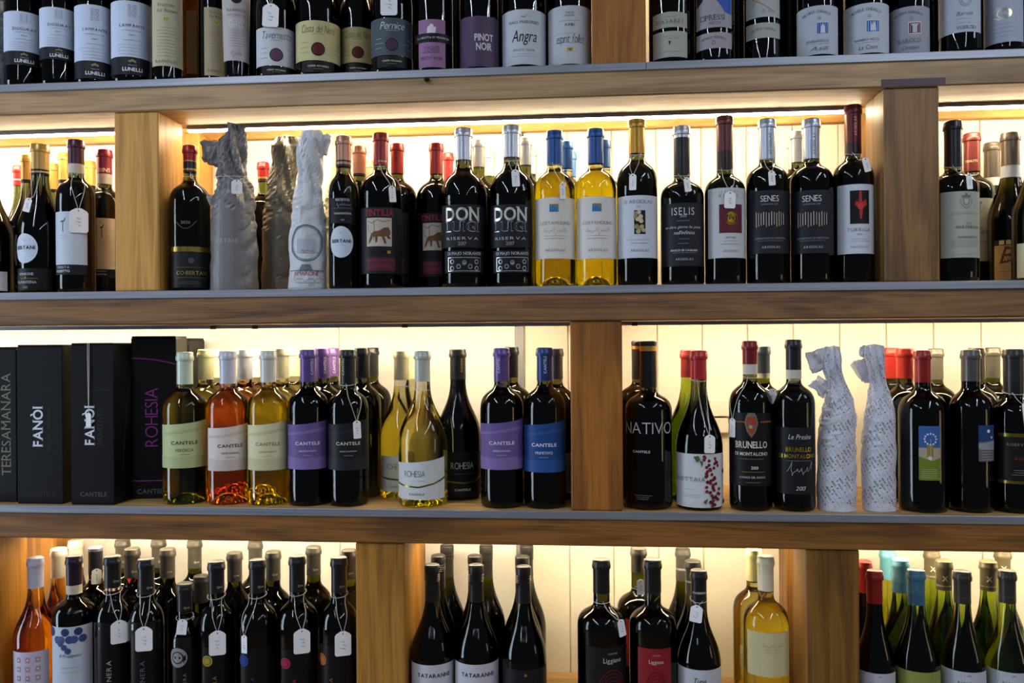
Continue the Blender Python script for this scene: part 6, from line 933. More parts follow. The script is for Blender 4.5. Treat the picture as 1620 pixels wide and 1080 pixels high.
 {'s': 3, 'x': -0.1648, 'y': 0.0519, 'r': 0.0419, 'h': 0.3057, 'sh': 'bord', 'g': 'dark', 'rc': 0.0158, 'cap': [(0.2411, 0.3057, '5E4488', 0.25)], 'lab': [(0.1355, 1.3625, 0.0742, 0.1667, '6A5690', [('P', [(-1, 0.76), (-0.3, 0.8), (0.3, 0.86), (1, 0.92), (1, 0.84), (0.4, 0.8), (-0.3, 0.74), (-1, 0.71)], '7E68A4'), ('P', [(-1, 0.0), (1, 0.0), (1, 0.22), (0.4, 0.26), (-0.4, 0.24), (-1, 0.28)], '7E68A4'), ('T', 'CANTELE', -0.05, 0.55, 0.62, 'D8D0E4', 'b', 0.8), ('T', 'NEGROAMARO', -0.05, 0.39, 0.42, 'D8D0E4', '', 1.0), ('N', -0.05, 0.3, 0.3, 0.28, 1, 'D8D0E4', 3)], {'slant': 0.011})], 'captext': [('CANTELE', -0.2941, 0.2741, 0.0345, 'C8BCD8', 1)], 'label': 'dark bottle with purple capsule and purple slanted label beside the blue label', 'zn': 0.775, 'zs': 0.61},
 {'s': 3, 'x': -0.1524, 'y': 0.1356, 'r': 0.0414, 'h': 0.3078, 'sh': 'bord', 'g': 'dark', 'rc': 0.0142, 'cap': [(0.2449, 0.3078, '2A2A2E', 0.15)], 'label': 'dark bottle behind the purple label next to the blue one', 'zn': 0.775, 'zs': 0.61},
 {'s': 3, 'x': -0.0809, 'y': 0.0505, 'r': 0.0405, 'h': 0.3063, 'sh': 'bord', 'g': 'dark', 'rc': 0.0157, 'cap': [(0.2419, 0.3063, '1E3C74', 0.25)], 'lab': [(0.0496, 1.3974, 0.0698, 0.1643, '1E4482', [('P', [(-1, 0.76), (-0.3, 0.8), (0.3, 0.86), (1, 0.92), (1, 0.84), (0.4, 0.8), (-0.3, 0.74), (-1, 0.71)], '2A5090'), ('P', [(-1, 0.0), (1, 0.0), (1, 0.22), (0.4, 0.26), (-0.4, 0.24), (-1, 0.28)], '2A5090'), ('T', 'CANTELE', -0.05, 0.55, 0.62, 'D4DAE6', 'b', 0.8), ('T', 'PRIMITIVO', -0.05, 0.39, 0.42, 'D4DAE6', '', 1.0), ('N', -0.05, 0.3, 0.3, 0.28, 1, 'D4DAE6', 3)], {'slant': 0.011})], 'captext': [('CANTELE', 0.1266, 0.2736, 0.0343, 'B8C4D8', 1)], 'label': 'dark bottle with blue capsule and royal blue slanted label', 'zn': 0.775, 'zs': 0.61},
 {'s': 3, 'x': -0.0604, 'y': 0.1298, 'r': 0.0385, 'h': 0.304, 'sh': 'bord', 'g': 'dark', 'rc': 0.0135, 'cap': [(0.2417, 0.304, '4A4450', 0.25)], 'lab': [(0.2942, 0.9447, 0.0155, 0.0959, 'C8BC94', [], {})], 'label': 'dark bottle with grey capsule and ivory label against the post', 'zn': 0.775, 'zs': 0.61},
 {'s': 3, 'x': 0.1185, 'y': 0.0544, 'r': 0.0444, 'h': 0.3174, 'sh': 'bord', 'g': 'dark', 'rc': 0.0168, 'cap': [(0.2282, 0.2982, '16151A', 0.15), (0.2982, 0.3078, 'C9A24A', 0.7), (0.3078, 0.3174, '16151A', 0.15)], 'lab': [(-0.0724, 1.1985, 0.0903, 0.179, '0E0D10', [('T', 'NATIVO', -0.02, 0.72, 0.98, 'B4B4BC', 't', -0.26), ('T', 'CANTELE', -0.35, 0.22, 0.42, 'B4B4BC', 'b', 0.8)], {'nosheet': 1}), (-0.3584, 0.3958, 0.018, 0.031, '121114', [('N', 0, 0.75, 0.2, 0.9, 3, '8A8A90', 2)], {'nosheet': 1})], 'label': 'large dark bottle with gold-ringed black capsule and thin silver lettering', 'zs': 0.577, 'zn': 0.707},
 {'s': 3, 'x': 0.1071, 'y': 0.1414, 'r': 0.0422, 'h': 0.3177, 'sh': 'bord', 'g': 'dark', 'rc': 0.016, 'cap': [(0.2401, 0.3012, '2A2A2E', 0.15), (0.3012, 0.3075, 'C9A24A', 0.7), (0.3075, 0.3177, '2A2A2E', 0.15)], 'label': 'dark bottle with gold-ringed capsule behind the thin silver lettering', 'zn': 0.7437, 'zs': 0.61},
 {'s': 3, 'x': 0.2143, 'y': 0.0542, 'r': 0.0442, 'h': 0.2988, 'sh': 'burg', 'g': 'dark', 'rc': 0.0157, 'cap': [(0.2438, 0.2988, 'B0242C', 0.2)], 'lab': [(-0.0732, 1.3402, 0.0062, 0.1063, 'CDD0D4', [('D', 0.15082405520305414, 0.95, 0.042, '58141E'), ('D', 0.18266126165047825, 0.9304545454545454, 0.042, '7E2230'), ('D', 0.6554757650248629, 0.9109090909090909, 0.042, '7E2230'), ('D', 0.1426404727566359, 0.8913636363636364, 0.042, '7E2230'), ('D', 0.3643340790615661, 0.8718181818181818, 0.042, '6E1A26'), ('D', 0.6940814842711978, 0.8522727272727273, 0.042, '7E2230'), ('D', 0.7592795330496012, 0.8327272727272726, 0.042, '58141E'), ('D', 0.6319042044864378, 0.8131818181818181, 0.042, '6E1A26'), ('D', 0.3567099280874964, 0.7936363636363636, 0.042, '6E1A26'), ('D', 0.7923766093346251, 0.774090909090909, 0.042, '7E2230'), ('D', 0.25005327293844054, 0.7545454545454545, 0.042, '7E2230'), ('D', 0.5861429599859252, 0.735, 0.042, '6E1A26'), ('D', 0.39672302320523245, 0.7154545454545453, 0.042, '6E1A26'), ('D', 0.4229575184494214, 0.6959090909090908, 0.042, '7E2230'), ('D', 0.2866337260958222, 0.6763636363636363, 0.042, '7E2230'), ('D', 0.8857006615261104, 0.6568181818181817, 0.042, '58141E'), ('D', 0.24082268441229243, 0.6372727272727272, 0.042, '6E1A26'), ('D', 0.4793367229665653, 0.6177272727272727, 0.042, '6E1A26'), ('D', 0.2590778548541184, 0.5981818181818181, 0.042, '6E1A26'), ('D', 0.220249395585874, 0.5786363636363636, 0.042, '6E1A26'), ('D', 0.6124214457926903, 0.5590909090909091, 0.042, '6E1A26'), ('D', 0.6235107721550002, 0.5395454545454546, 0.042, '58141E'), ('D', 0.543280683305255, 0.52, 0.042, '6E1A26'), ('D', 0.4246135461745488, 0.5004545454545454, 0.042, '6E1A26'), ('D', 0.28440038186041844, 0.48090909090909084, 0.042, '58141E'), ('D', 0.4104387934427597, 0.4613636363636363, 0.042, '7E2230'), ('D', 0.6718880404547172, 0.4418181818181818, 0.042, '6E1A26'), ('D', 0.5498977042856813, 0.42227272727272724, 0.042, '6E1A26'), ('D', 0.5250371248966794, 0.4027272727272727, 0.042, '7E2230'), ('D', 0.23881854033942052, 0.38318181818181807, 0.042, '7E2230'), ('D', 0.534776062944261, 0.36363636363636354, 0.042, '58141E'), ('D', 0.8589326636008705, 0.344090909090909, 0.042, '6E1A26'), ('D', 0.5807955799093734, 0.32454545454545447, 0.042, '6E1A26'), ('D', 0.25150029616924696, 0.30499999999999994, 0.042, '7E2230'), ('D', 0.40270198751807407, 0.2854545454545454, 0.042, '6E1A26'), ('D', 0.7874308635383951, 0.2659090909090909, 0.042, '7E2230'), ('D', 0.8607363060879185, 0.24636363636363634, 0.042, '6E1A26'), ('D', 0.4717374031693338, 0.2268181818181818, 0.042, '7E2230'), ('D', 0.6479569152034816, 0.20727272727272728, 0.042, '58141E'), ('D', 0.5342235965789863, 0.18772727272727274, 0.042, '58141E'), ('D', 0.7181336232867518, 0.1681818181818182, 0.042, '58141E'), ('D', 0.7866574711154711, 0.14863636363636368, 0.042, '7E2230'), ('D', 0.5326167003240343, 0.12909090909090915, 0.042, '7E2230'), ('D', 0.4086815138330699, 0.10954545454545461, 0.042, '58141E'), ('D', 0.9, 0.09000000000000008, 0.042, '6E1A26'), ('D', 0.5055263190011687, 0.07045454545454533, 0.042, '58141E'), ('D', 0.605648559556818, 0.05090909090909079, 0.042, '58141E'), ('D', 0.4963722041882054, 0.03136363636363626, 0.042, '7E2230'), ('P', [(-0.3, 0.95), (-0.1, 0.97), (-0.02, 0.9), (-0.15, 0.84)], '4A5A3A'), ('P', [(-0.05, 0.88), (0.1, 0.86), (0.05, 0.76)], '4A5A3A'), ('P', [(0.1, 0.12), (0.3, 0.18), (0.2, 0.06)], '4A5A3A'), ('T', 'GROTTAIA', -0.42, 0.53, 0.55, '6A6C70', 'w', 1.0), ('N', -0.5, 0.34, 0.34, 0.3, 1, '8A8C90', 3), ('N', -0.45, 0.24, 0.2, 0.5, 2, '9A9CA0', 5)], {'low': 1})], 'tags': [(0.2931, 0.1428, 0.0206, 0.0339, 0.02, 0, 'white price tag hanging above the dark red grapes label')], 'label': 'burgundy bottle with red capsule and white label of dark red grapes', 'zs': 0.37},
 {'s': 3, 'x': 0.2043, 'y': 0.1409, 'r': 0.0419, 'h': 0.2994, 'sh': 'burg', 'g': 'green', 'rc': 0.0153, 'cap': [(0.2439, 0.2994, 'C0484A', 0.2)], 'label': 'burgundy bottle with lighter red capsule behind the grapes label'},
 {'s': 3, 'x': 0.3094, 'y': 0.0496, 'r': 0.0396, 'h': 0.3164, 'sh': 'bord', 'g': 'dark', 'rc': 0.0144, 'cap': [(0.2534, 0.2724, 'C8C4BC', 0), (0.2724, 0.3164, '7A1E22', 0.3)], 'lab': [(-0.1876, 1.2209, 0.0472, 0.183, '1B1A1D', [('P', [(-0.2, 0.96), (-0.1, 1.0), (0.2, 1.0), (0.3, 0.96), (0.38, 0.86), (0.26, 0.74), (0.05, 0.66), (-0.16, 0.74), (-0.28, 0.86)], '*B8B0A0'), ('P', [(-0.14, 0.95), (0.24, 0.95), (0.3, 0.86), (0.2, 0.76), (0.05, 0.7), (-0.1, 0.76), (-0.2, 0.86)], '9A4424'), ('D', 0.05, 0.83, 0.06, '4A6A8A', 1, 0.9), ('D', 0.08, 0.85, 0.035, 'B83038'), ('D', 0.02, 0.81, 0.03, 'B8A038'), ('R', -0.8, -0.28, 0.865, 0.885, '8A4A20'), ('R', 0.38, 0.95, 0.865, 0.885, '8A4A20'), ('T', 'BRUNELLO', 0.05, 0.565, 0.82, 'CFCBC0', 'sb', 1.4), ('T', 'DI MONTALCINO', 0.05, 0.44, 0.84, 'CFCBC0', 'sb', 1.1), ('N', 0.05, 0.37, 0.37, 0.75, 1, 'A09C92', 4), ('T', '2013', 0.2, 0.25, 0.17, 'CFCBC0', 'b', 1.0), ('R', -0.45, 0.7, 0.19, 0.195, '9A8A4A'), ('T', 'CANALE DEL BOSCO', 0.1, 0.12, 0.64, 'CFCBC0', 's', 1.0), ('N', 0.1, 0.05, 0.05, 0.45, 1, 'A09C92', 3)], {})], 'tags': [(-1.0472, 0.1724, 0.0132, 0.036, 0.02, 0, 'white price tag hanging left of the orange coat of arms')], 'label': 'dark bottle with red capsule and black label with an orange coat of arms', 'zn': 0.775, 'zs': 0.61},
 {'s': 3, 'x': 0.3507, 'y': 0.1307, 'r': 0.0377, 'h': 0.3057, 'sh': 'bord', 'g': 'dark', 'rc': 0.0138, 'cap': [(0.2422, 0.2522, 'C8C4A8', 0), (0.2522, 0.3057, '4A5460', 0.3)], 'label': 'dark bottle with blue grey capsule behind the coat of arms label', 'zn': 0.775, 'zs': 0.61},
 {'s': 3, 'x': 0.3898, 'y': 0.0482, 'r': 0.0382, 'h': 0.3184, 'sh': 'bord', 'g': 'dark', 'rc': 0.0147, 'cap': [(0.245, 0.2616, 'C4C0B4', 0), (0.2616, 0.3184, '1B1A1E', 0.15)], 'lab': [(-0.1294, 1.1098, 0.0328, 0.1563, '23242A', [('T', 'Le Presine', 0.2, 0.86, 0.62, 'C4C4CC', 'i', 1.3), ('T', 'BRUNELLO', 0.15, 0.67, 0.7, '*C8A838', 'b', 1.2), ('T', 'DI MONTALCINO', 0.08, 0.57, 0.86, '*C8A838', 'b', 1.1), ('N', 0.1, 0.5, 0.5, 0.85, 1, 'A0A0A8', 4), ('S', 0.15, 0.37, 0.62, 0.16, 'C9C9D0', 8, 0.0006), ('T', '2013', 0.2, 0.09, 0.24, 'C4C4CC', 'i', 1.0)], {})], 'tags': [(-1.2392, 0.2252, 0.0203, 0.0263, 0.5, 0, 'white price tag leaning beside the gold lettered charcoal label')], 'label': 'dark bottle with black capsule and charcoal label lettered in gold', 'zn': 0.7575, 'zs': 0.61},
 {'s': 3, 'x': 0.6265, 'y': 0.0543, 'r': 0.0432, 'h': 0.2968, 'sh': 'bord', 'g': 'black', 'rc': 0.0151, 'cap': [(0.2372, 0.2968, '8E2020', 0.3)], 'lab': [(-0.0991, 0.4276, 0.0602, 0.1592, '4A6A60', [('R', -1, 1, 0.55, 1, '3A5E9A'), ('R', -1, 1, 0.3, 0.6, 'A89A86'), ('P', [(-1, 0), (1, 0), (1, 0.42), (0.2, 0.36), (-1, 0.44)], '6A7A22'), ('P', [(-0.3, 0.66), (0.35, 0.66), (0.3, 0.42), (-0.25, 0.42)], '8A7A3A'), ('D', 0.6000000000000001, 0.76, 0.018, 'C4D0E0'), ('D', 0.5273005488227075, 0.8096880137843737, 0.018, 'C4D0E0'), ('D', 0.32842114147802814, 0.8462404227243339, 0.018, 'C4D0E0'), ('D', 0.05593786438204707, 0.8599941720229967, 0.018, 'C4D0E0'), ('D', -0.21811515628389772, 0.8473132979507516, 0.018, 'C4D0E0'), ('D', -0.4212888143529211, 0.8115501371821464, 0.018, 'C4D0E0'), ('D', -0.4998717882421106, 0.7621590975726096, 0.018, 'C4D0E0'), ('D', -0.43308975404738076, 0.7121972753864657, 0.018, 'C4D0E0'), ('D', -0.23859731989404054, 0.6748726599064425, 0.018, 'C4D0E0'), ('D', 0.032189175232151396, 0.6600524477172716, 0.018, 'C4D0E0'), ('D', 0.3076841692152074, 0.6716545344279847, 0.018, 'C4D0E0'), ('D', 0.5150573534563646, 0.7066117733608357, 0.018, 'C4D0E0'), ('K', [(0.05, 0.76), (0.05, 0.45)], 0.0007, 'B8C0C8'), ('D', 0.0, 0.41, 0.04, 'C8C8C0'), ('N', -0.1, 0.2, 0.05, 0.8, 5, 'D4D8C0', 4)], {})], 'label': 'large dark bottle with red capsule and narrow painted blue and green label', 'zs': 0.6, 'zn': 0.775},
 {'s': 3, 'x': 0.6276, 'y': 0.2251, 'r': 0.0431, 'h': 0.2997, 'sh': 'bord', 'g': 'dark', 'rc': 0.017, 'cap': [(0.2375, 0.2997, 'A82A22', 0.3)], 'group': 'red capsules at the back of the right bay', 'label': 'dark bottle with bright red capsule touching the white printed wrap', 'zn': 0.775, 'zs': 0.61},
 {'s': 3, 'x': 0.6257, 'y': 0.1398, 'r': 0.041, 'h': 0.3001, 'sh': 'bord', 'g': 'dark', 'rc': 0.0162, 'cap': [(0.2409, 0.3001, 'B02A22', 0.3)], 'group': 'red capsules at the back of the right bay', 'label': 'dark bottle with bright red capsule between the white wrap and the narrow painted label', 'zn': 0.775, 'zs': 0.61},
 {'s': 3, 'x': 0.7148, 'y': 0.2162, 'r': 0.0402, 'h': 0.298, 'sh': 'bord', 'g': 'dark', 'rc': 0.0149, 'cap': [(0.235, 0.298, '6A6458', 0.3)], 'label': 'dark bottle with taupe capsule behind the narrow blue and green label', 'zn': 0.775, 'zs': 0.61},
 {'s': 3, 'x': 0.7125, 'y': 0.0541, 'r': 0.0375, 'h': 0.2974, 'sh': 'bord', 'g': 'black', 'rc': 0.0167, 'cap': [(0.2392, 0.2974, '5A5654', 0.35)], 'lab': [(0.3952, 0.4806, 0.0945, 0.16, '4A5A70', [('R', -1, 1, 0.5, 1, '1E3E70'), ('R', -1, 1, 0.0, 0.55, '5A5C62'), ('P', [(-1, 0.5), (1, 0.58), (1, 0.3), (-1, 0.36)], '8A8C92'), ('D', 0.05, 0.84, 0.05, 'DDE4EC'), ('D', 0.5, 0.66, 0.04, 'B8C8D8'), ('N', -0.1, 0.34, 0.05, 0.85, 5, 'C4C6C8', 6)], {})], 'label': 'large dark bottle with grey capsule and narrow moonlit label', 'zs': 0.6, 'zn': 0.775},
 {'s': 3, 'x': 0.7584, 'y': 0.1324, 'r': 0.0394, 'h': 0.301, 'sh': 'bord', 'g': 'dark', 'rc': 0.0154, 'cap': [(0.2388, 0.301, '6A6658', 0.35)], 'label': 'dark bottle with grey capsule right behind the narrow moonlit label', 'zn': 0.775, 'zs': 0.61},
 {'s': 3, 'x': 0.8257, 'y': 0.2173, 'r': 0.0413, 'h': 0.2995, 'sh': 'bord', 'g': 'dark', 'rc': 0.0161, 'cap': [(0.2382, 0.2995, '5A564A', 0.35)], 'label': 'dark bottle with grey capsule between the moonlit label and the gold-banded label', 'zn': 0.775, 'zs': 0.61},
 {'s': 3, 'x': 0.7878, 'y': 0.0521, 'r': 0.0366, 'h': 0.2982, 'sh': 'bord', 'g': 'black', 'rc': 0.0176, 'cap': [(0.2171, 0.238, '16151A', 0.1), (0.238, 0.2982, '2A2A2C', 0.25)], 'lab': [(-0.1349, 1.0825, 0.0539, 0.1454, '1B1A18', [('R', -1, 1, 0.93, 1, '*8A7A30'), ('R', -1, 1, 0.0, 0.06, '*8A7A30'), ('T', 'RISERVA', -0.2, 0.78, 0.5, '7A7A78', 'w', 1.0), ('T', 'ROSSO', 0.1, 0.5, 0.4, '6A2A1E', 'b', 1.0), ('N', 0.1, 0.27, 0.18, 0.6, 3, 'A0A09A', 4)], {'each': 1})], 'tags': [(0.0421, 0.2025, 0.014, 0.0468, -0.1, 0, 'white price tag on the gold-banded dark label bottle')], 'label': 'large dark bottle with black capsule and gold-banded dark label', 'zn': 0.716, 'zs': 0.586},
 {'s': 4, 'x': -1.1289, 'y': 0.0528, 'r': 0.0412, 'h': 0.3021, 'sh': 'burg', 'g': 'amber', 'rc': 0.0156, 'cap': [(0.2416, 0.3021, 'BEBACB', 0.1)], 'lab': [(0.2314, 0.9505, 0.008, 0.1219, 'C0B8CC', [('R', -0.67, -0.43000000000000005, 0.815, 0.905, '9A8494'), ('D', -0.55, 0.86, 0.02, 'D8D0D4'), ('R', -0.67, -0.43000000000000005, 0.6549999999999999, 0.745, '9A8494'), ('D', -0.55, 0.7, 0.02, 'D8D0D4'), ('R', -0.67, -0.43000000000000005, 0.49500000000000005, 0.5850000000000001, '9A8494'), ('D', -0.55, 0.54, 0.02, 'D8D0D4'), ('R', -0.12, 0.12, 0.815, 0.905, 'B08A8A'), ('D', 0.0, 0.86, 0.02, 'D8D0D4'), ('R', -0.12, 0.12, 0.6549999999999999, 0.745, 'B08A8A'), ('D', 0.0, 0.7, 0.02, 'D8D0D4'), ('R', -0.12, 0.12, 0.49500000000000005, 0.5850000000000001, '9A8494'), ('D', 0.0, 0.54, 0.02, 'D8D0D4'), ('R', 0.43000000000000005, 0.67, 0.815, 0.905, 'B08A8A'), ('D', 0.55, 0.86, 0.02, 'D8D0D4'), ('R', 0.43000000000000005, 0.67, 0.6549999999999999, 0.745, 'B08A8A'), ('D', 0.55, 0.7, 0.02, 'D8D0D4'), ('R', 0.43000000000000005, 0.67, 0.49500000000000005, 0.5850000000000001, 'B08A8A'), ('D', 0.55, 0.54, 0.02, 'D8D0D4')], {})], 'label': 'amber rosé bottle with lilac capsule and label of small ornament squares', 'zs': 0.45},
 {'s': 4, 'x': -1.135, 'y': 0.1388, 'r': 0.0416, 'h': 0.2996, 'sh': 'burg', 'g': 'amber', 'rc': 0.0163, 'cap': [(0.2383, 0.2996, 'D8CFB8', 0.1)], 'label': 'amber rosé bottle with cream capsule behind the ornament label'},
 {'s': 4, 'x': -1.1499, 'y': 0.2232, 'r': 0.0426, 'h': 0.2975, 'sh': 'burg', 'g': 'amber', 'rc': 0.0157, 'cap': [(0.2358, 0.2975, 'DED4BC', 0.1)], 'label': 'amber rosé bottle with pale capsule furthest back by the wooden side'},
 {'s': 4, 'x': -1.0455, 'y': 0.0526, 'r': 0.041, 'h': 0.3069, 'sh': 'bord', 'g': 'dark', 'rc': 0.0155, 'cap': [(0.2312, 0.2491, 'BFB8A0', 0), (0.2491, 0.3069, '2A1A2C', 0.3)], 'lab': [(0.3613, 1.1157, 0.0242, 0.1741, 'BFC6D6', [('D', -0.9, 0.93, 0.065, '2E3E6A'), ('D', -0.68, 0.8300000000000001, 0.065, '3A4C80'), ('D', -0.46, 0.8300000000000001, 0.065, '46588A'), ('D', -0.24, 0.93, 0.065, '2E3E6A'), ('D', -0.020000000000000018, 0.8300000000000001, 0.065, '3A4C80'), ('D', 0.20000000000000007, 0.8300000000000001, 0.065, '46588A'), ('D', 0.42000000000000004, 0.93, 0.065, '2E3E6A'), ('D', 0.64, 0.8300000000000001, 0.065, '3A4C80'), ('D', -0.5, 0.78, 0.05, '3A4C80'), ('D', -0.3, 0.73, 0.05, '3A4C80'), ('D', -0.09999999999999998, 0.68, 0.05, '3A4C80'), ('T', 'Il Frappato', 0, 0.62, 0.55, '5A5E6A', 'i', 1.0), ('N', 0, 0.46, 0.4, 0.6, 2, '8A8E9A', 3)], {})], 'label': 'dark bottle with dark plum capsule and white label of blue grapes', 'zn': 0.7413, 'zs': 0.61},
 {'s': 4, 'x': -1.0523, 'y': 0.1392, 'r': 0.0398, 'h': 0.3042, 'sh': 'bord', 'g': 'dark', 'rc': 0.0149, 'cap': [(0.2472, 0.2957, '2A2A34', 0.35), (0.2957, 0.3042, '8A8EA0', 0.5)], 'tags': [(0.6787, 0.2614, 0.019, 0.0326, 0.05, 0, 'small white tag at the neck behind the blue grapes label')], 'label': 'dark bottle with black capsule and a small tag behind the blue grapes', 'zn': 0.775, 'zs': 0.61},
 {'s': 4, 'x': -0.9613, 'y': 0.0498, 'r': 0.0345, 'h': 0.3085, 'sh': 'bord', 'g': 'rose', 'rc': 0.0164, 'cap': [(0.2472, 0.3085, '17171B', 0.12)], 'lab': [(0.4933, 0.8877, 0.006, 0.1831, '1A191C', [('V', 'POLVANERA', -0.25, 0.3, 0.55, 'A8A0A4', 'w')], {'rough': 0.35, 'each': 1})], 'tags': [(0.8274, 0.1871, 0.0308, 0.0462, 0.0, 0, 'white price tag on the rosé bottle with black capsule')], 'captext': [('Qve', 0.9277, 0.2604, 0.0116, '9A9A98', 0)], 'label': 'rosé bottle with black capsule and grey upright lettering', 'zs': 0.56, 'zn': 0.755},
 {'s': 4, 'x': -0.8905, 'y': 0.0503, 'r': 0.035, 'h': 0.3038, 'sh': 'bord', 'g': 'dark', 'rc': 0.0164, 'cap': [(0.2352, 0.3038, '17171B', 0.12)], 'lab': [(0.4603, 0.8877, 0.006, 0.1854, '1A191C', [('V', 'POLVANERA', -0.25, 0.3, 0.55, '5A6474', 'w')], {'rough': 0.35, 'each': 1})], 'tags': [(0.3726, 0.179, 0.032, 0.0486, 0.0, 0, 'white price tag beside the rosé bottle on a dark one')], 'captext': [('Qve', 0.8947, 0.2483, 0.0115, '9A9A98', 0)], 'label': 'dark bottle with black capsule and dim grey upright lettering', 'zs': 0.56, 'zn': 0.755},
 {'s': 4, 'x': -0.8052, 'y': 0.0417, 'r': 0.027, 'h': 0.2587, 'sh': 'bord', 'g': 'dark', 'rc': 0.0152, 'cap': [(0.2051, 0.2587, '17171B', 0.12)], 'lab': [(0.3361, 0.8725, 0.0197, 0.1569, '1A191C', [('D', -0.5, 0.72, 0.14, '8A8A8A'), ('O', -0.5, 0.72, 0.09, '3A3A3E', 0.2, 1), ('V', 'POLVANERA', 0.1, 0.25, 0.48, '7A7A7A', 'w')], {'rough': 0.35})], 'tags': [(0.3002, 0.1943, 0.019, 0.0304, 0.12, 0, 'small white price tag on the half-size bottle')], 'captext': [('Qve', 0.6937, 0.213, 0.0114, '9A9A98', 0)], 'label': 'small half-size dark bottle with black capsule and grey disc', 'zs': 0.5, 'zn': 0.72},
 {'s': 4, 'x': -0.8051, 'y': 0.1136, 'r': 0.0294, 'h': 0.2543, 'sh': 'bord', 'g': 'dark', 'rc': 0.0152, 'cap': [(0.1993, 0.2543, '2E2C2A', 0.12)], 'label': 'small half-size dark bottle standing behind its twin', 'zs': 0.5, 'zn': 0.72},
 {'s': 4, 'x': -0.7429, 'y': 0.0494, 'r': 0.0346, 'h': 0.3015, 'sh': 'bord', 'g': 'dark', 'rc': 0.0162, 'cap': [(0.2398, 0.3015, '17171B', 0.12)], 'lab': [(0.4797, 0.7962, 0.006, 0.1406, '1A191C', [('D', -0.75, 0.8, 0.08, 'A08A30'), ('O', -0.75, 0.8, 0.055, '1A1A1E', 0.12, 1), ('V', 'POLVANERA', -0.25, 0.3, 0.55, '8A7A34', 'w')], {'rough': 0.35, 'each': 1})], 'tags': [(0.46, 0.1742, 0.0317, 0.0482, 0.0, 0, 'white price tag on the gold disc bottle')], 'captext': [('Qve', 0.8226, 0.2528, 0.0114, '9A9A98', 0)], 'label': 'dark bottle with black capsule and gold disc label', 'zs': 0.56, 'zn': 0.755},
 {'s': 4, 'x': -0.6576, 'y': 0.0492, 'r': 0.0387, 'h': 0.3063, 'sh': 'bord', 'g': 'dark', 'rc': 0.0162, 'cap': [(0.2424, 0.3063, '17171B', 0.12)], 'lab': [(0.3102, 0.9215, 0.006, 0.1451, '1A191C', [('D', -0.75, 0.8, 0.08, '1E3C8A'), ('O', -0.75, 0.8, 0.055, '1A1A1E', 0.12, 1), ('V', 'POLVANERA', -0.25, 0.3, 0.55, '28407A', 'w')], {'rough': 0.35, 'each': 1})], 'tags': [(-0.2761, 0.1692, 0.0126, 0.0354, 0.0, 0, 'white price tag seen edge-on by the blue disc')], 'captext': [('Qve', 0.7785, 0.2553, 0.0114, '9A9A98', 0)], 'label': 'dark bottle with black capsule and blue disc label', 'zs': 0.56, 'zn': 0.755},
 {'s': 4, 'x': -0.5767, 'y': 0.0516, 'r': 0.0411, 'h': 0.3142, 'sh': 'bord', 'g': 'dark', 'rc': 0.0161, 'cap': [(0.2454, 0.3142, '17171B', 0.12)], 'lab': [(0.3566, 0.8312, 0.006, 0.1419, '1A191C', [('D', -0.75, 0.8, 0.08, '9A1E4A'), ('O', -0.75, 0.8, 0.055, '1A1A1E', 0.12, 1), ('V', 'POLVANERA', -0.25, 0.3, 0.55, '9A2440', 'w')], {'rough': 0.35, 'each': 1})], 'tags': [(0.5226, 0.1826, 0.0315, 0.0479, 0.0, 0, 'white price tag on the magenta disc bottle')], 'captext': [('Qve', 0.7345, 0.2583, 0.0113, '9A9A98', 0)], 'label': 'dark bottle with black capsule and magenta disc label', 'zs': 0.56, 'zn': 0.755},
 {'s': 4, 'x': -0.4904, 'y': 0.0475, 'r': 0.0375, 'h': 0.3138, 'sh': 'bord', 'g': 'dark', 'rc': 0.016, 'cap': [(0.2467, 0.3138, '17171B', 0.12)], 'lab': [(0.0608, 1.08, 0.006, 0.1511, '1A191C', [('D', -0.75, 0.8, 0.08, 'B06020'), ('O', -0.75, 0.8, 0.055, '1A1A1E', 0.12, 1), ('V', 'POLVANERA', -0.25, 0.3, 0.55, '9A5A2C', 'w')], {'rough': 0.35, 'each': 1})], 'tags': [(0.4601, 0.1807, 0.0313, 0.0476, 0.0, 0, 'white price tag on the orange disc bottle')], 'captext': [('Qve', 0.6875, 0.2596, 0.0113, '9A9A98', 0)], 'label': 'dark bottle with black capsule and orange disc label', 'zs': 0.56, 'zn': 0.755},
 {'s': 4, 'x': -1.0374, 'y': 0.2193, 'r': 0.0404, 'h': 0.3011, 'sh': 'bord', 'g': 'dark', 'rc': 0.0156, 'cap': [(0.2399, 0.3011, '4A463E', 0.15)], 'captext': [('Qve', 0.7559, 0.2543, 0.0113, 'B8B8B0', 0)], 'label': 'dark bottle with taupe grey capsule behind the rosé bottle', 'zs': 0.56, 'zn': 0.775},
 {'s': 4, 'x': -0.9713, 'y': 0.1415, 'r': 0.0388, 'h': 0.3016, 'sh': 'bord', 'g': 'rose', 'rc': 0.016, 'cap': [(0.241, 0.3016, '4A463E', 0.15)], 'captext': [('Qve', 0.7466, 0.2548, 0.0108, 'B8B8B0', 0)], 'label': 'dark bottle with taupe grey capsule right behind the rosé bottle', 'zs': 0.56, 'zn': 0.775},
 {'s': 4, 'x': -0.9534, 'y': 0.2198, 'r': 0.0403, 'h': 0.303, 'sh': 'bord', 'g': 'dark', 'rc': 0.0155, 'cap': [(0.242, 0.303, '4A463E', 0.15)], 'captext': [('Qve', 0.72, 0.2564, 0.0113, 'B8B8B0', 0)], 'label': 'dark bottle with taupe grey capsule far behind the dim lettering', 'zs': 0.56, 'zn': 0.775},
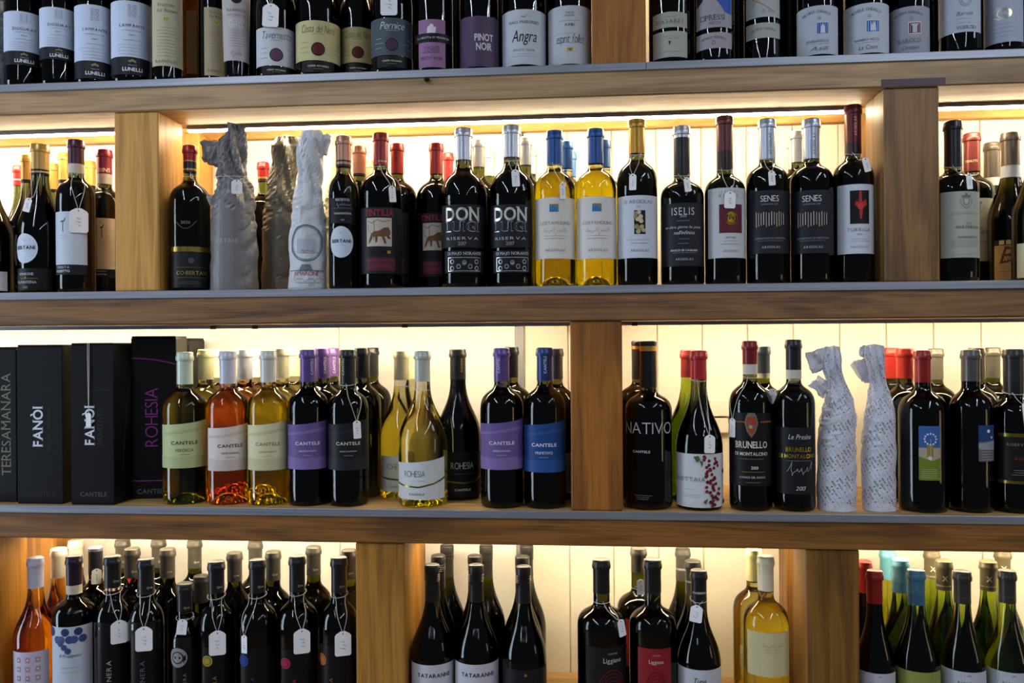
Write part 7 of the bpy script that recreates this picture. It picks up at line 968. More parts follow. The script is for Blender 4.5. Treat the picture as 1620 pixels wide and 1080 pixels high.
 {'s': 4, 'x': -0.8923, 'y': 0.1413, 'r': 0.039, 'h': 0.3023, 'sh': 'bord', 'g': 'dark', 'rc': 0.0159, 'cap': [(0.2419, 0.3023, '4A463E', 0.15)], 'captext': [('Qve', 0.7111, 0.2557, 0.0108, 'B8B8B0', 0)], 'label': 'dark bottle with taupe grey capsule right behind the dim lettering', 'zs': 0.56, 'zn': 0.775},
 {'s': 4, 'x': -0.8692, 'y': 0.2182, 'r': 0.0401, 'h': 0.3026, 'sh': 'bord', 'g': 'dark', 'rc': 0.0154, 'cap': [(0.2419, 0.3026, '4A463E', 0.15)], 'captext': [('Qve', 0.6831, 0.2562, 0.0112, 'B8B8B0', 0)], 'label': 'dark bottle with taupe grey capsule far behind the half-size pair', 'zs': 0.56, 'zn': 0.775},
 {'s': 4, 'x': -0.7444, 'y': 0.141, 'r': 0.0361, 'h': 0.2967, 'sh': 'bord', 'g': 'dark', 'rc': 0.0158, 'cap': [(0.2368, 0.2967, '4A463E', 0.15)], 'captext': [('Qve', 0.6411, 0.2505, 0.0107, 'B8B8B0', 0)], 'label': 'dark bottle with taupe grey capsule between the gold and blue discs', 'zs': 0.56, 'zn': 0.775},
 {'s': 4, 'x': -0.7297, 'y': 0.2172, 'r': 0.0398, 'h': 0.302, 'sh': 'bord', 'g': 'dark', 'rc': 0.0153, 'cap': [(0.2418, 0.302, '4A463E', 0.15)], 'captext': [('Qve', 0.6185, 0.256, 0.0112, 'B8B8B0', 0)], 'label': 'dark bottle with taupe grey capsule far behind the blue disc', 'zs': 0.56, 'zn': 0.775},
 {'s': 4, 'x': -0.6602, 'y': 0.1408, 'r': 0.0395, 'h': 0.3002, 'sh': 'bord', 'g': 'dark', 'rc': 0.0157, 'cap': [(0.2406, 0.3002, '4A463E', 0.15)], 'captext': [('Qve', 0.5992, 0.2542, 0.0107, 'B8B8B0', 0)], 'label': 'dark bottle with taupe grey capsule between the blue and magenta discs', 'zs': 0.56, 'zn': 0.775},
 {'s': 4, 'x': -0.5769, 'y': 0.1532, 'r': 0.0394, 'h': 0.3088, 'sh': 'bord', 'g': 'dark', 'rc': 0.0156, 'cap': [(0.2493, 0.3088, '4A463E', 0.15)], 'captext': [('Qve', 0.5542, 0.2629, 0.0107, 'B8B8B0', 0)], 'label': 'dark bottle with taupe grey capsule between the magenta and orange discs', 'zs': 0.56, 'zn': 0.775},
 {'s': 4, 'x': -0.4944, 'y': 0.1322, 'r': 0.0392, 'h': 0.308, 'sh': 'bord', 'g': 'dark', 'rc': 0.0156, 'cap': [(0.249, 0.308, '4A463E', 0.15)], 'captext': [('Qve', 0.514, 0.2623, 0.0105, 'B8B8B0', 0)], 'label': 'dark bottle with taupe grey capsule behind the orange disc', 'zs': 0.56, 'zn': 0.775},
 {'s': 4, 'x': -0.305, 'y': 0.0542, 'r': 0.043, 'h': 0.301, 'sh': 'burg', 'g': 'dark', 'rc': 0.0149, 'cap': [(0.2307, 0.301, '1C1A1A', 0.2)], 'lab': [(0.2437, 1.3382, 0.006, 0.1187, 'C4C4CE', [('T', 'TATARANNE', 0, 0.82, 0.8, '2E2E34', 'b', 1.0)], {})], 'label': 'dark screw-cap bottle with white label beside the wooden post', 'zs': 0.4, 'zn': 0.82, 'screw': True},
 {'s': 4, 'x': -0.2177, 'y': 0.054, 'r': 0.0431, 'h': 0.3022, 'sh': 'burg', 'g': 'dark', 'rc': 0.0149, 'cap': [(0.2323, 0.3022, '1C1A1A', 0.2)], 'lab': [(0.1916, 1.3382, 0.0099, 0.1221, 'C4C4CE', [('T', 'TATARANNE', 0, 0.82, 0.8, '2E2E34', 'b', 1.0)], {})], 'label': 'dark screw-cap bottle with white label in the middle of three', 'zs': 0.4, 'zn': 0.82, 'screw': True},
 {'s': 4, 'x': -0.1245, 'y': 0.0537, 'r': 0.0437, 'h': 0.301, 'sh': 'burg', 'g': 'dark', 'rc': 0.0148, 'cap': [(0.2314, 0.301, '1C1A1A', 0.2)], 'lab': [(0.1352, 1.3382, 0.0141, 0.1149, '26262A', [('D', 0, 0.9, 0.04, '*C9A24A')], {})], 'label': 'dark screw-cap bottle with charcoal label', 'zs': 0.4, 'zn': 0.82, 'screw': True},
 {'s': 4, 'x': -0.3078, 'y': 0.1377, 'r': 0.0376, 'h': 0.2985, 'sh': 'burg', 'g': 'dark', 'rc': 0.0146, 'cap': [(0.2308, 0.2985, '2A2624', 0.2)], 'label': 'dark screw-cap bottle beside the post, second row', 'zs': 0.4, 'zn': 0.82, 'screw': True},
 {'s': 4, 'x': -0.3029, 'y': 0.2193, 'r': 0.041, 'h': 0.3, 'sh': 'burg', 'g': 'dark', 'rc': 0.0145, 'cap': [(0.2329, 0.3, '2A2624', 0.2)], 'label': 'dark screw-cap bottle beside the post, back row', 'zs': 0.4, 'zn': 0.82, 'screw': True},
 {'s': 4, 'x': -0.2315, 'y': 0.1383, 'r': 0.0375, 'h': 0.2991, 'sh': 'burg', 'g': 'dark', 'rc': 0.0145, 'cap': [(0.2319, 0.2991, '2A2624', 0.2)], 'label': 'dark screw-cap bottle behind the middle white label', 'zs': 0.4, 'zn': 0.82, 'screw': True},
 {'s': 4, 'x': -0.2174, 'y': 0.2175, 'r': 0.0408, 'h': 0.3013, 'sh': 'burg', 'g': 'dark', 'rc': 0.0144, 'cap': [(0.2345, 0.3013, '2A2624', 0.2)], 'label': 'dark screw-cap bottle at the back between the middle and the charcoal label', 'zs': 0.4, 'zn': 0.82, 'screw': True},
 {'s': 4, 'x': -0.1336, 'y': 0.1389, 'r': 0.0407, 'h': 0.2988, 'sh': 'burg', 'g': 'dark', 'rc': 0.0145, 'cap': [(0.2317, 0.2988, '2A2624', 0.2)], 'label': 'dark screw-cap bottle right behind the charcoal label', 'zs': 0.4, 'zn': 0.82, 'screw': True},
 {'s': 4, 'x': -0.1303, 'y': 0.2213, 'r': 0.0406, 'h': 0.3022, 'sh': 'burg', 'g': 'dark', 'rc': 0.0144, 'cap': [(0.2356, 0.3022, '2A2624', 0.2)], 'label': 'dark screw-cap bottle at the back by the metal upright', 'zs': 0.4, 'zn': 0.82, 'screw': True},
 {'s': 4, 'x': 0.0263, 'y': 0.0571, 'r': 0.0471, 'h': 0.3156, 'sh': 'bord', 'g': 'dark', 'rc': 0.0169, 'cap': [(0.2525, 0.3156, '1A1818', 0.12)], 'lab': [(0.3461, 1.0352, 0.006, 0.1615, '232224', [('T', 'CANTINE', 0.1, 0.92, 0.24, 'A0A0A0', '', 1.0), ('T', 'Liggiano', 0.1, 0.84, 0.45, 'C8C4C0', 's', 1.1), ('K', [(0.217607989340949, 0.3944372587377383), (0.21977092306085624, 0.401729281632603), (0.213771666304975, 0.4089034568419788), (0.200019058506978, 0.41547087618123196), (0.17945031716103976, 0.4209839808755658), (0.15346716799843374, 0.4250670619508979), (0.12384031969540735, 0.42744186417955476), (0.09258879300313005, 0.4279465487141998), (0.06184232782009078, 0.4265467221378275), (0.03369624493757753, 0.4233377803182949), (0.010068653390432392, 0.41853840733757597), (-0.007430265503847913, 0.4124756725329679), (-0.017607989340948982, 0.40556274126226177)], 0.0011, '7A2228'), ('K', [(0.3058139813466607, 0.38609314684434576), (0.3095991153564984, 0.4043232040815075), (0.2991004160337062, 0.42225864210494707), (0.2750333523872115, 0.43867719045307985), (0.23903805503181957, 0.4524599521889145), (0.19356754399725906, 0.46266765487724465), (0.14172055946696288, 0.46860466044888693), (0.08703038775547758, 0.4698663717854995), (0.03322407368515885, 0.46636680534456876), (-0.016031571359239313, 0.4583444507957372), (-0.057379856566743326, 0.4463460183439399), (-0.08800296463173385, 0.43118918133241974), (-0.10581398134666073, 0.41390685315565434)], 0.0011, '7A2228'), ('K', [(0.3940199733523725, 0.3777490349509532), (0.39942730765214063, 0.406917126530412), (0.38442916576243746, 0.4356138273679153), (0.3500476462674449, 0.4618835047249277), (0.2986257929025994, 0.48393592350226317), (0.23366791999608436, 0.5002682478035915), (0.1596007992385184, 0.5097674567182191), (0.08147198250782511, 0.5117861948567992), (0.0046058195502269444, 0.50618688855131), (-0.06575938765605616, 0.4933511212731795), (-0.12482836652391904, 0.4741536293503038), (-0.16857566375961977, 0.44990269013187156), (-0.19401997335237245, 0.4222509650490469)], 0.0011, '7A2228'), ('K', [(0.48222596535808426, 0.3694049230575606), (0.48925549994778283, 0.40951104897931645), (0.46975791549116874, 0.44896901263088357), (0.4250619401476784, 0.48508981899677556), (0.35821353077337925, 0.5154118948156118), (0.2737682959949097, 0.5378688407299382), (0.1774810390100739, 0.5509302529875513), (0.07591357726017264, 0.5537060179280988), (-0.024012434584704992, 0.5460069717580512), (-0.11548720395287304, 0.5283577917506218), (-0.1922768764810948, 0.5019612403566678), (-0.24914836288750572, 0.4686161989313234), (-0.2822259653580842, 0.4305950769424395)], 0.0011, '7A2228'), ('K', [(0.5704319573637959, 0.361060811164168), (0.5790836922434249, 0.41210497142822095), (0.5550866652198999, 0.46232419789385176), (0.5000762340279119, 0.5082961332686234), (0.417801268644159, 0.5468878661289605), (0.31386867199373497, 0.575469433656285), (0.1953612787816294, 0.5920930492568834), (0.07035517201252017, 0.5956258409993985), (-0.05263068871963689, 0.5858270549647925), (-0.1652150202496899, 0.563364462228064), (-0.2597253864382705, 0.5297688513630316), (-0.32972106201539164, 0.4873297077307752), (-0.37043195736379597, 0.4389391888358321)], 0.0011, '7A2228'), ('K', [(0.6586379493695077, 0.3527166992707754), (0.6689118845390671, 0.41469889387712544), (0.6404154149486311, 0.47567938315682), (0.5750905279081454, 0.5315024475404713), (0.47738900651493876, 0.5783638374423092), (0.35396904799256024, 0.6130700265826318), (0.2132415185531849, 0.6332558455262156), (0.0647967667648677, 0.6375456640706982), (-0.08124894285456882, 0.6256471381715338), (-0.21494283654650673, 0.5983711327055063), (-0.32717389639544614, 0.5575764623693955), (-0.41029376114327765, 0.5060432165302271), (-0.45863794936950775, 0.4472833007292247)], 0.0011, '7A2228'), ('K', [(0.7468439413752195, 0.34437258737738285), (0.7587400768347093, 0.41729281632602994), (0.7257441646773624, 0.48903456841978826), (0.6501048217883789, 0.5547087618123192), (0.5369767443857186, 0.6098398087556578), (0.39406942399138556, 0.6506706195089786), (0.23112175832474044, 0.6744186417955478), (0.05923836151721523, 0.679465487141998), (-0.10986719698950076, 0.6654672213782751), (-0.2646706528433236, 0.6333778031829487), (-0.3946224063526219, 0.5853840733757595), (-0.49086646027116365, 0.5247567253296789), (-0.5468439413752195, 0.45562741262261724)], 0.0011, '7A2228'), ('K', [(0.8350499333809313, 0.3360284754839903), (0.8485682691303514, 0.41988673877493443), (0.8110729144060936, 0.5023897536827565), (0.7251191156686123, 0.5779150760841671), (0.5965644822564985, 0.6413157800690066), (0.4341697999902109, 0.6882712124353254), (0.24900199809629595, 0.71558143806488), (0.05367995626956277, 0.7213853102132977), (-0.13848545112443267, 0.7052873045850163), (-0.31439846914014047, 0.668384473660391), (-0.4620709163097977, 0.6131916843821235), (-0.5714391593990495, 0.5434702341291308), (-0.6350499333809313, 0.46397152451600987)], 0.0011, '7A2228')], {})], 'tags': [(0.7612, 0.212, 0.0159, 0.0331, -0.2, 0, 'white price tag on the black fingerprint bottle')], 'label': 'large dark bottle with black label and red fingerprint lines', 'zs': 0.6, 'zn': 0.74},
 {'s': 4, 'x': 0.1244, 'y': 0.0569, 'r': 0.0452, 'h': 0.3174, 'sh': 'bord', 'g': 'dark', 'rc': 0.017, 'cap': [(0.2546, 0.3174, '1A1818', 0.12)], 'lab': [(-0.0052, 0.7437, 0.006, 0.1609, '8A2026', [('T', 'CANTINE', 0.1, 0.92, 0.24, 'A0A0A0', '', 1.0), ('T', 'Liggiano', 0.1, 0.84, 0.45, 'C8C4C0', 's', 1.1), ('K', [(0.217607989340949, 0.3944372587377383), (0.21977092306085624, 0.401729281632603), (0.213771666304975, 0.4089034568419788), (0.200019058506978, 0.41547087618123196), (0.17945031716103976, 0.4209839808755658), (0.15346716799843374, 0.4250670619508979), (0.12384031969540735, 0.42744186417955476), (0.09258879300313005, 0.4279465487141998), (0.06184232782009078, 0.4265467221378275), (0.03369624493757753, 0.4233377803182949), (0.010068653390432392, 0.41853840733757597), (-0.007430265503847913, 0.4124756725329679), (-0.017607989340948982, 0.40556274126226177)], 0.0011, '5A1418'), ('K', [(0.3058139813466607, 0.38609314684434576), (0.3095991153564984, 0.4043232040815075), (0.2991004160337062, 0.42225864210494707), (0.2750333523872115, 0.43867719045307985), (0.23903805503181957, 0.4524599521889145), (0.19356754399725906, 0.46266765487724465), (0.14172055946696288, 0.46860466044888693), (0.08703038775547758, 0.4698663717854995), (0.03322407368515885, 0.46636680534456876), (-0.016031571359239313, 0.4583444507957372), (-0.057379856566743326, 0.4463460183439399), (-0.08800296463173385, 0.43118918133241974), (-0.10581398134666073, 0.41390685315565434)], 0.0011, '5A1418'), ('K', [(0.3940199733523725, 0.3777490349509532), (0.39942730765214063, 0.406917126530412), (0.38442916576243746, 0.4356138273679153), (0.3500476462674449, 0.4618835047249277), (0.2986257929025994, 0.48393592350226317), (0.23366791999608436, 0.5002682478035915), (0.1596007992385184, 0.5097674567182191), (0.08147198250782511, 0.5117861948567992), (0.0046058195502269444, 0.50618688855131), (-0.06575938765605616, 0.4933511212731795), (-0.12482836652391904, 0.4741536293503038), (-0.16857566375961977, 0.44990269013187156), (-0.19401997335237245, 0.4222509650490469)], 0.0011, '5A1418'), ('K', [(0.48222596535808426, 0.3694049230575606), (0.48925549994778283, 0.40951104897931645), (0.46975791549116874, 0.44896901263088357), (0.4250619401476784, 0.48508981899677556), (0.35821353077337925, 0.5154118948156118), (0.2737682959949097, 0.5378688407299382), (0.1774810390100739, 0.5509302529875513), (0.07591357726017264, 0.5537060179280988), (-0.024012434584704992, 0.5460069717580512), (-0.11548720395287304, 0.5283577917506218), (-0.1922768764810948, 0.5019612403566678), (-0.24914836288750572, 0.4686161989313234), (-0.2822259653580842, 0.4305950769424395)], 0.0011, '5A1418'), ('K', [(0.5704319573637959, 0.361060811164168), (0.5790836922434249, 0.41210497142822095), (0.5550866652198999, 0.46232419789385176), (0.5000762340279119, 0.5082961332686234), (0.417801268644159, 0.5468878661289605), (0.31386867199373497, 0.575469433656285), (0.1953612787816294, 0.5920930492568834), (0.07035517201252017, 0.5956258409993985), (-0.05263068871963689, 0.5858270549647925), (-0.1652150202496899, 0.563364462228064), (-0.2597253864382705, 0.5297688513630316), (-0.32972106201539164, 0.4873297077307752), (-0.37043195736379597, 0.4389391888358321)], 0.0011, '5A1418'), ('K', [(0.6586379493695077, 0.3527166992707754), (0.6689118845390671, 0.41469889387712544), (0.6404154149486311, 0.47567938315682), (0.5750905279081454, 0.5315024475404713), (0.47738900651493876, 0.5783638374423092), (0.35396904799256024, 0.6130700265826318), (0.2132415185531849, 0.6332558455262156), (0.0647967667648677, 0.6375456640706982), (-0.08124894285456882, 0.6256471381715338), (-0.21494283654650673, 0.5983711327055063), (-0.32717389639544614, 0.5575764623693955), (-0.41029376114327765, 0.5060432165302271), (-0.45863794936950775, 0.4472833007292247)], 0.0011, '5A1418'), ('K', [(0.7468439413752195, 0.34437258737738285), (0.7587400768347093, 0.41729281632602994), (0.7257441646773624, 0.48903456841978826), (0.6501048217883789, 0.5547087618123192), (0.5369767443857186, 0.6098398087556578), (0.39406942399138556, 0.6506706195089786), (0.23112175832474044, 0.6744186417955478), (0.05923836151721523, 0.679465487141998), (-0.10986719698950076, 0.6654672213782751), (-0.2646706528433236, 0.6333778031829487), (-0.3946224063526219, 0.5853840733757595), (-0.49086646027116365, 0.5247567253296789), (-0.5468439413752195, 0.45562741262261724)], 0.0011, '5A1418'), ('K', [(0.8350499333809313, 0.3360284754839903), (0.8485682691303514, 0.41988673877493443), (0.8110729144060936, 0.5023897536827565), (0.7251191156686123, 0.5779150760841671), (0.5965644822564985, 0.6413157800690066), (0.4341697999902109, 0.6882712124353254), (0.24900199809629595, 0.71558143806488), (0.05367995626956277, 0.7213853102132977), (-0.13848545112443267, 0.7052873045850163), (-0.31439846914014047, 0.668384473660391), (-0.4620709163097977, 0.6131916843821235), (-0.5714391593990495, 0.5434702341291308), (-0.6350499333809313, 0.46397152451600987)], 0.0011, '5A1418')], {})], 'label': 'large dark bottle with red label and dark fingerprint lines', 'zs': 0.6, 'zn': 0.74},
 {'s': 4, 'x': 0.1032, 'y': 0.1446, 'r': 0.0436, 'h': 0.3191, 'sh': 'bord', 'g': 'dark', 'rc': 0.0161, 'cap': [(0.2702, 0.3191, '4A443C', 0.15)], 'lab': [(-0.222, 0.7553, 0.0903, 0.1843, 'A02824', [], {})], 'tags': [(0.1476, 0.2597, 0.0154, 0.0308, 0, 0, 'white price tag behind the red fingerprint bottle')], 'label': 'dark bottle with red label glimpsed between the fingerprint labels', 'zs': 0.6, 'zn': 0.74},
 {'s': 4, 'x': 0.2113, 'y': 0.0523, 'r': 0.0406, 'h': 0.2997, 'sh': 'burg', 'g': 'dark', 'rc': 0.0155, 'cap': [(0.2267, 0.2997, '17161A', 0.12)], 'lab': [(-0.1287, 1.3974, 0.0206, 0.1232, 'BFC0CA', [('T', 'Tunè', 0, 0.8, 0.3, '2E2E34', 'i', 1.2)], {})], 'tags': [(-0.2721, 0.2386, 0.023, 0.0326, 0.12, 0, 'white price tag on the sloping bottle with white ringed capsule')], 'captext': [('PASSERINA', 0.0257, 0.2594, 0.029, 'C8C8CC', 0)], 'label': 'sloping dark bottle with black capsule and white handwriting label', 'zs': 0.4},
 {'s': 4, 'x': 0.2109, 'y': 0.1362, 'r': 0.0419, 'h': 0.2961, 'sh': 'burg', 'g': 'dark', 'rc': 0.0156, 'cap': [(0.2303, 0.2961, '3A3836', 0.15)], 'captext': [('PASSERINA', -0.435, 0.2558, 0.028, 'C8C8CC', 0)], 'label': 'sloping dark bottle with grey capsule, second in its row'},
 {'s': 4, 'x': 0.2002, 'y': 0.2199, 'r': 0.0413, 'h': 0.2997, 'sh': 'burg', 'g': 'dark', 'rc': 0.0154, 'cap': [(0.2343, 0.2997, '4A4640', 0.15)], 'captext': [('PASSERINA', -0.4236, 0.2583, 0.0294, 'C8C8CC', 0)], 'label': 'sloping dark bottle with taupe capsule, last in its row'},
 {'s': 4, 'x': 0.3366, 'y': 0.052, 'r': 0.042, 'h': 0.3281, 'sh': 'bord', 'g': 'pale', 'rc': 0.0156, 'cap': [(0.2649, 0.3281, 'E4DCB8', 0.1)], 'lab': [(-0.0014, 1.1292, 0.1142, 0.1961, 'C9BE8E', [('N', 0.1, 0.62, 0.55, 0.5, 2, 'A09468', 3), ('S', 0.1, 0.7, 0.5, 0.1, 'A8A070', 5)], {})], 'label': 'pale white wine bottle with cream capsule and cream label by the post', 'zn': 0.775, 'zs': 0.61},
 {'s': 4, 'x': 0.3303, 'y': 0.1353, 'r': 0.0404, 'h': 0.3222, 'sh': 'bord', 'g': 'pale', 'rc': 0.0152, 'cap': [(0.2592, 0.3222, 'E0DCA0', 0.1)], 'lab': [(-0.1691, 0.7369, 0.0964, 0.1396, 'CDC88A', [], {})], 'label': 'pale white wine bottle with yellowish capsule behind the cream label', 'zn': 0.775, 'zs': 0.61},
 {'s': 4, 'x': 0.5347, 'y': 0.0467, 'r': 0.0356, 'h': 0.306, 'sh': 'burg', 'g': 'black', 'rc': 0.0146, 'cap': [(0.2464, 0.306, '8A1A18', 0.2)], 'lab': [(-0.2643, 1.2629, 0.0273, 0.1257, 'B4B6C0', [('K', [(0.1, 0.93), (0.2, 0.95), (0.3, 0.93)], 0.001, '6A6C74'), ('T', 'NALS', 0.0, 0.8, 0.3, '5A5C66', '', 1.0)], {})], 'label': 'sloping dark bottle with red capsule beside the wooden post', 'zs': 0.38},
 {'s': 4, 'x': 0.5422, 'y': 0.1278, 'r': 0.0316, 'h': 0.303, 'sh': 'burg', 'g': 'black', 'rc': 0.0137, 'cap': [(0.2424, 0.303, 'A02A26', 0.2)], 'label': 'sloping dark bottle with red capsule behind another, by the post'},
 {'s': 4, 'x': 0.6116, 'y': 0.052, 'r': 0.0403, 'h': 0.3072, 'sh': 'burg', 'g': 'green', 'rc': 0.0158, 'cap': [(0.2441, 0.2652, '3E6A82', 0.3), (0.2652, 0.3072, '4A7A92', 0.35)], 'lab': [(-0.2994, 1.3382, 0.0285, 0.1299, '8A9048', [], {})], 'label': 'green bottle with teal screw cap, first in its row', 'zs': 0.38, 'zn': 0.83},
 {'s': 4, 'x': 0.6125, 'y': 0.134, 'r': 0.0378, 'h': 0.3065, 'sh': 'burg', 'g': 'green', 'rc': 0.0159, 'cap': [(0.2422, 0.2632, '5A96AC', 0.3), (0.2632, 0.3065, '6AA6BA', 0.35)], 'label': 'green bottle with lighter teal screw cap, second in its row', 'zs': 0.38, 'zn': 0.83},
 {'s': 4, 'x': 0.6168, 'y': 0.2164, 'r': 0.0404, 'h': 0.3039, 'sh': 'burg', 'g': 'olive', 'rc': 0.0157, 'cap': [(0.2452, 0.3039, '6AAABC', 0.3)], 'label': 'pale green bottle with bright teal cap, last in its row', 'zs': 0.38, 'zn': 0.83},
 {'s': 4, 'x': 0.6944, 'y': 0.0524, 'r': 0.0391, 'h': 0.3061, 'sh': 'burg', 'g': 'green', 'rc': 0.0153, 'cap': [(0.248, 0.3061, '3A3430', 0.25)], 'lab': [(-0.3148, 1.2471, 0.0293, 0.1315, 'B8BCC6', [('K', [(0.1, 0.93), (0.2, 0.95), (0.3, 0.93)], 0.001, '6A6C74'), ('T', 'NALS', 0.0, 0.8, 0.3, '5A5C66', '', 1.0)], {})], 'captext': [('NALS MARGREID', -0.4792, 0.2599, 0.0282, '5A544A', 0), ('0000', -0.4022, 0.2949, 0.0165, 'E8E8EC', 0)], 'label': 'green bottle with dark taupe capsule and price sticker beside the teal cap', 'zs': 0.38, 'zn': 0.82},
 {'s': 4, 'x': 0.7741, 'y': 0.0522, 'r': 0.0394, 'h': 0.3087, 'sh': 'burg', 'g': 'green', 'rc': 0.0152, 'cap': [(0.2508, 0.3087, '3A3430', 0.25)], 'lab': [(-0.3554, 1.2471, 0.031, 0.1328, 'B8BCC6', [('K', [(0.1, 0.93), (0.2, 0.95), (0.3, 0.93)], 0.001, '6A6C74'), ('T', 'NALS', 0.0, 0.8, 0.3, '5A5C66', '', 1.0)], {})], 'captext': [('NALS MARGREID', -0.5199, 0.2627, 0.0281, '5A544A', 0), ('0000', -0.4429, 0.2975, 0.0164, 'E8E8EC', 0)], 'label': 'green bottle with dark taupe capsule and price sticker at the row end', 'zs': 0.38, 'zn': 0.82},
 {'s': 4, 'x': 0.6947, 'y': 0.1336, 'r': 0.0402, 'h': 0.3055, 'sh': 'burg', 'g': 'green', 'rc': 0.0153, 'cap': [(0.2489, 0.3055, '6A6048', 0.25)], 'captext': [('X', -0.2307, 0.2725, 0.0111, 'D8D0A0', 0), ('NALS MARGREID', -0.3851, 0.2577, 0.0297, 'C8C09A', 0)], 'label': 'green bottle with gold-marked taupe capsule between teal and dark capsules', 'zs': 0.38, 'zn': 0.82},
 {'s': 4, 'x': 0.7048, 'y': 0.2169, 'r': 0.0409, 'h': 0.3039, 'sh': 'burg', 'g': 'green', 'rc': 0.0153, 'cap': [(0.2479, 0.3039, '6A6048', 0.25)], 'captext': [('X', -0.2193, 0.2689, 0.0117, 'D8D0A0', 0), ('NALS MARGREID', -0.3738, 0.2534, 0.0312, 'C8C09A', 0)], 'label': 'green bottle with gold-marked taupe capsule behind the teal caps', 'zs': 0.38, 'zn': 0.82},
 {'s': 4, 'x': 0.7775, 'y': 0.1335, 'r': 0.04, 'h': 0.3056, 'sh': 'burg', 'g': 'green', 'rc': 0.0153, 'cap': [(0.2493, 0.3056, '6A6048', 0.25)], 'captext': [('X', -0.2715, 0.2728, 0.0111, 'D8D0A0', 0), ('NALS MARGREID', -0.4259, 0.2581, 0.0296, 'C8C09A', 0)], 'label': 'green bottle with gold-marked taupe capsule between the two dark capsules', 'zs': 0.38, 'zn': 0.82},
 {'s': 4, 'x': 0.8436, 'y': 0.2166, 'r': 0.0406, 'h': 0.3066, 'sh': 'burg', 'g': 'green', 'rc': 0.0152, 'cap': [(0.2511, 0.3066, '6A6048', 0.25)], 'captext': [('X', -0.2845, 0.2719, 0.0116, 'D8D0A0', 0), ('NALS MARGREID', -0.439, 0.2565, 0.031, 'C8C09A', 0)], 'label': 'green bottle with taupe capsule in the back row', 'zs': 0.38, 'zn': 0.82},
]
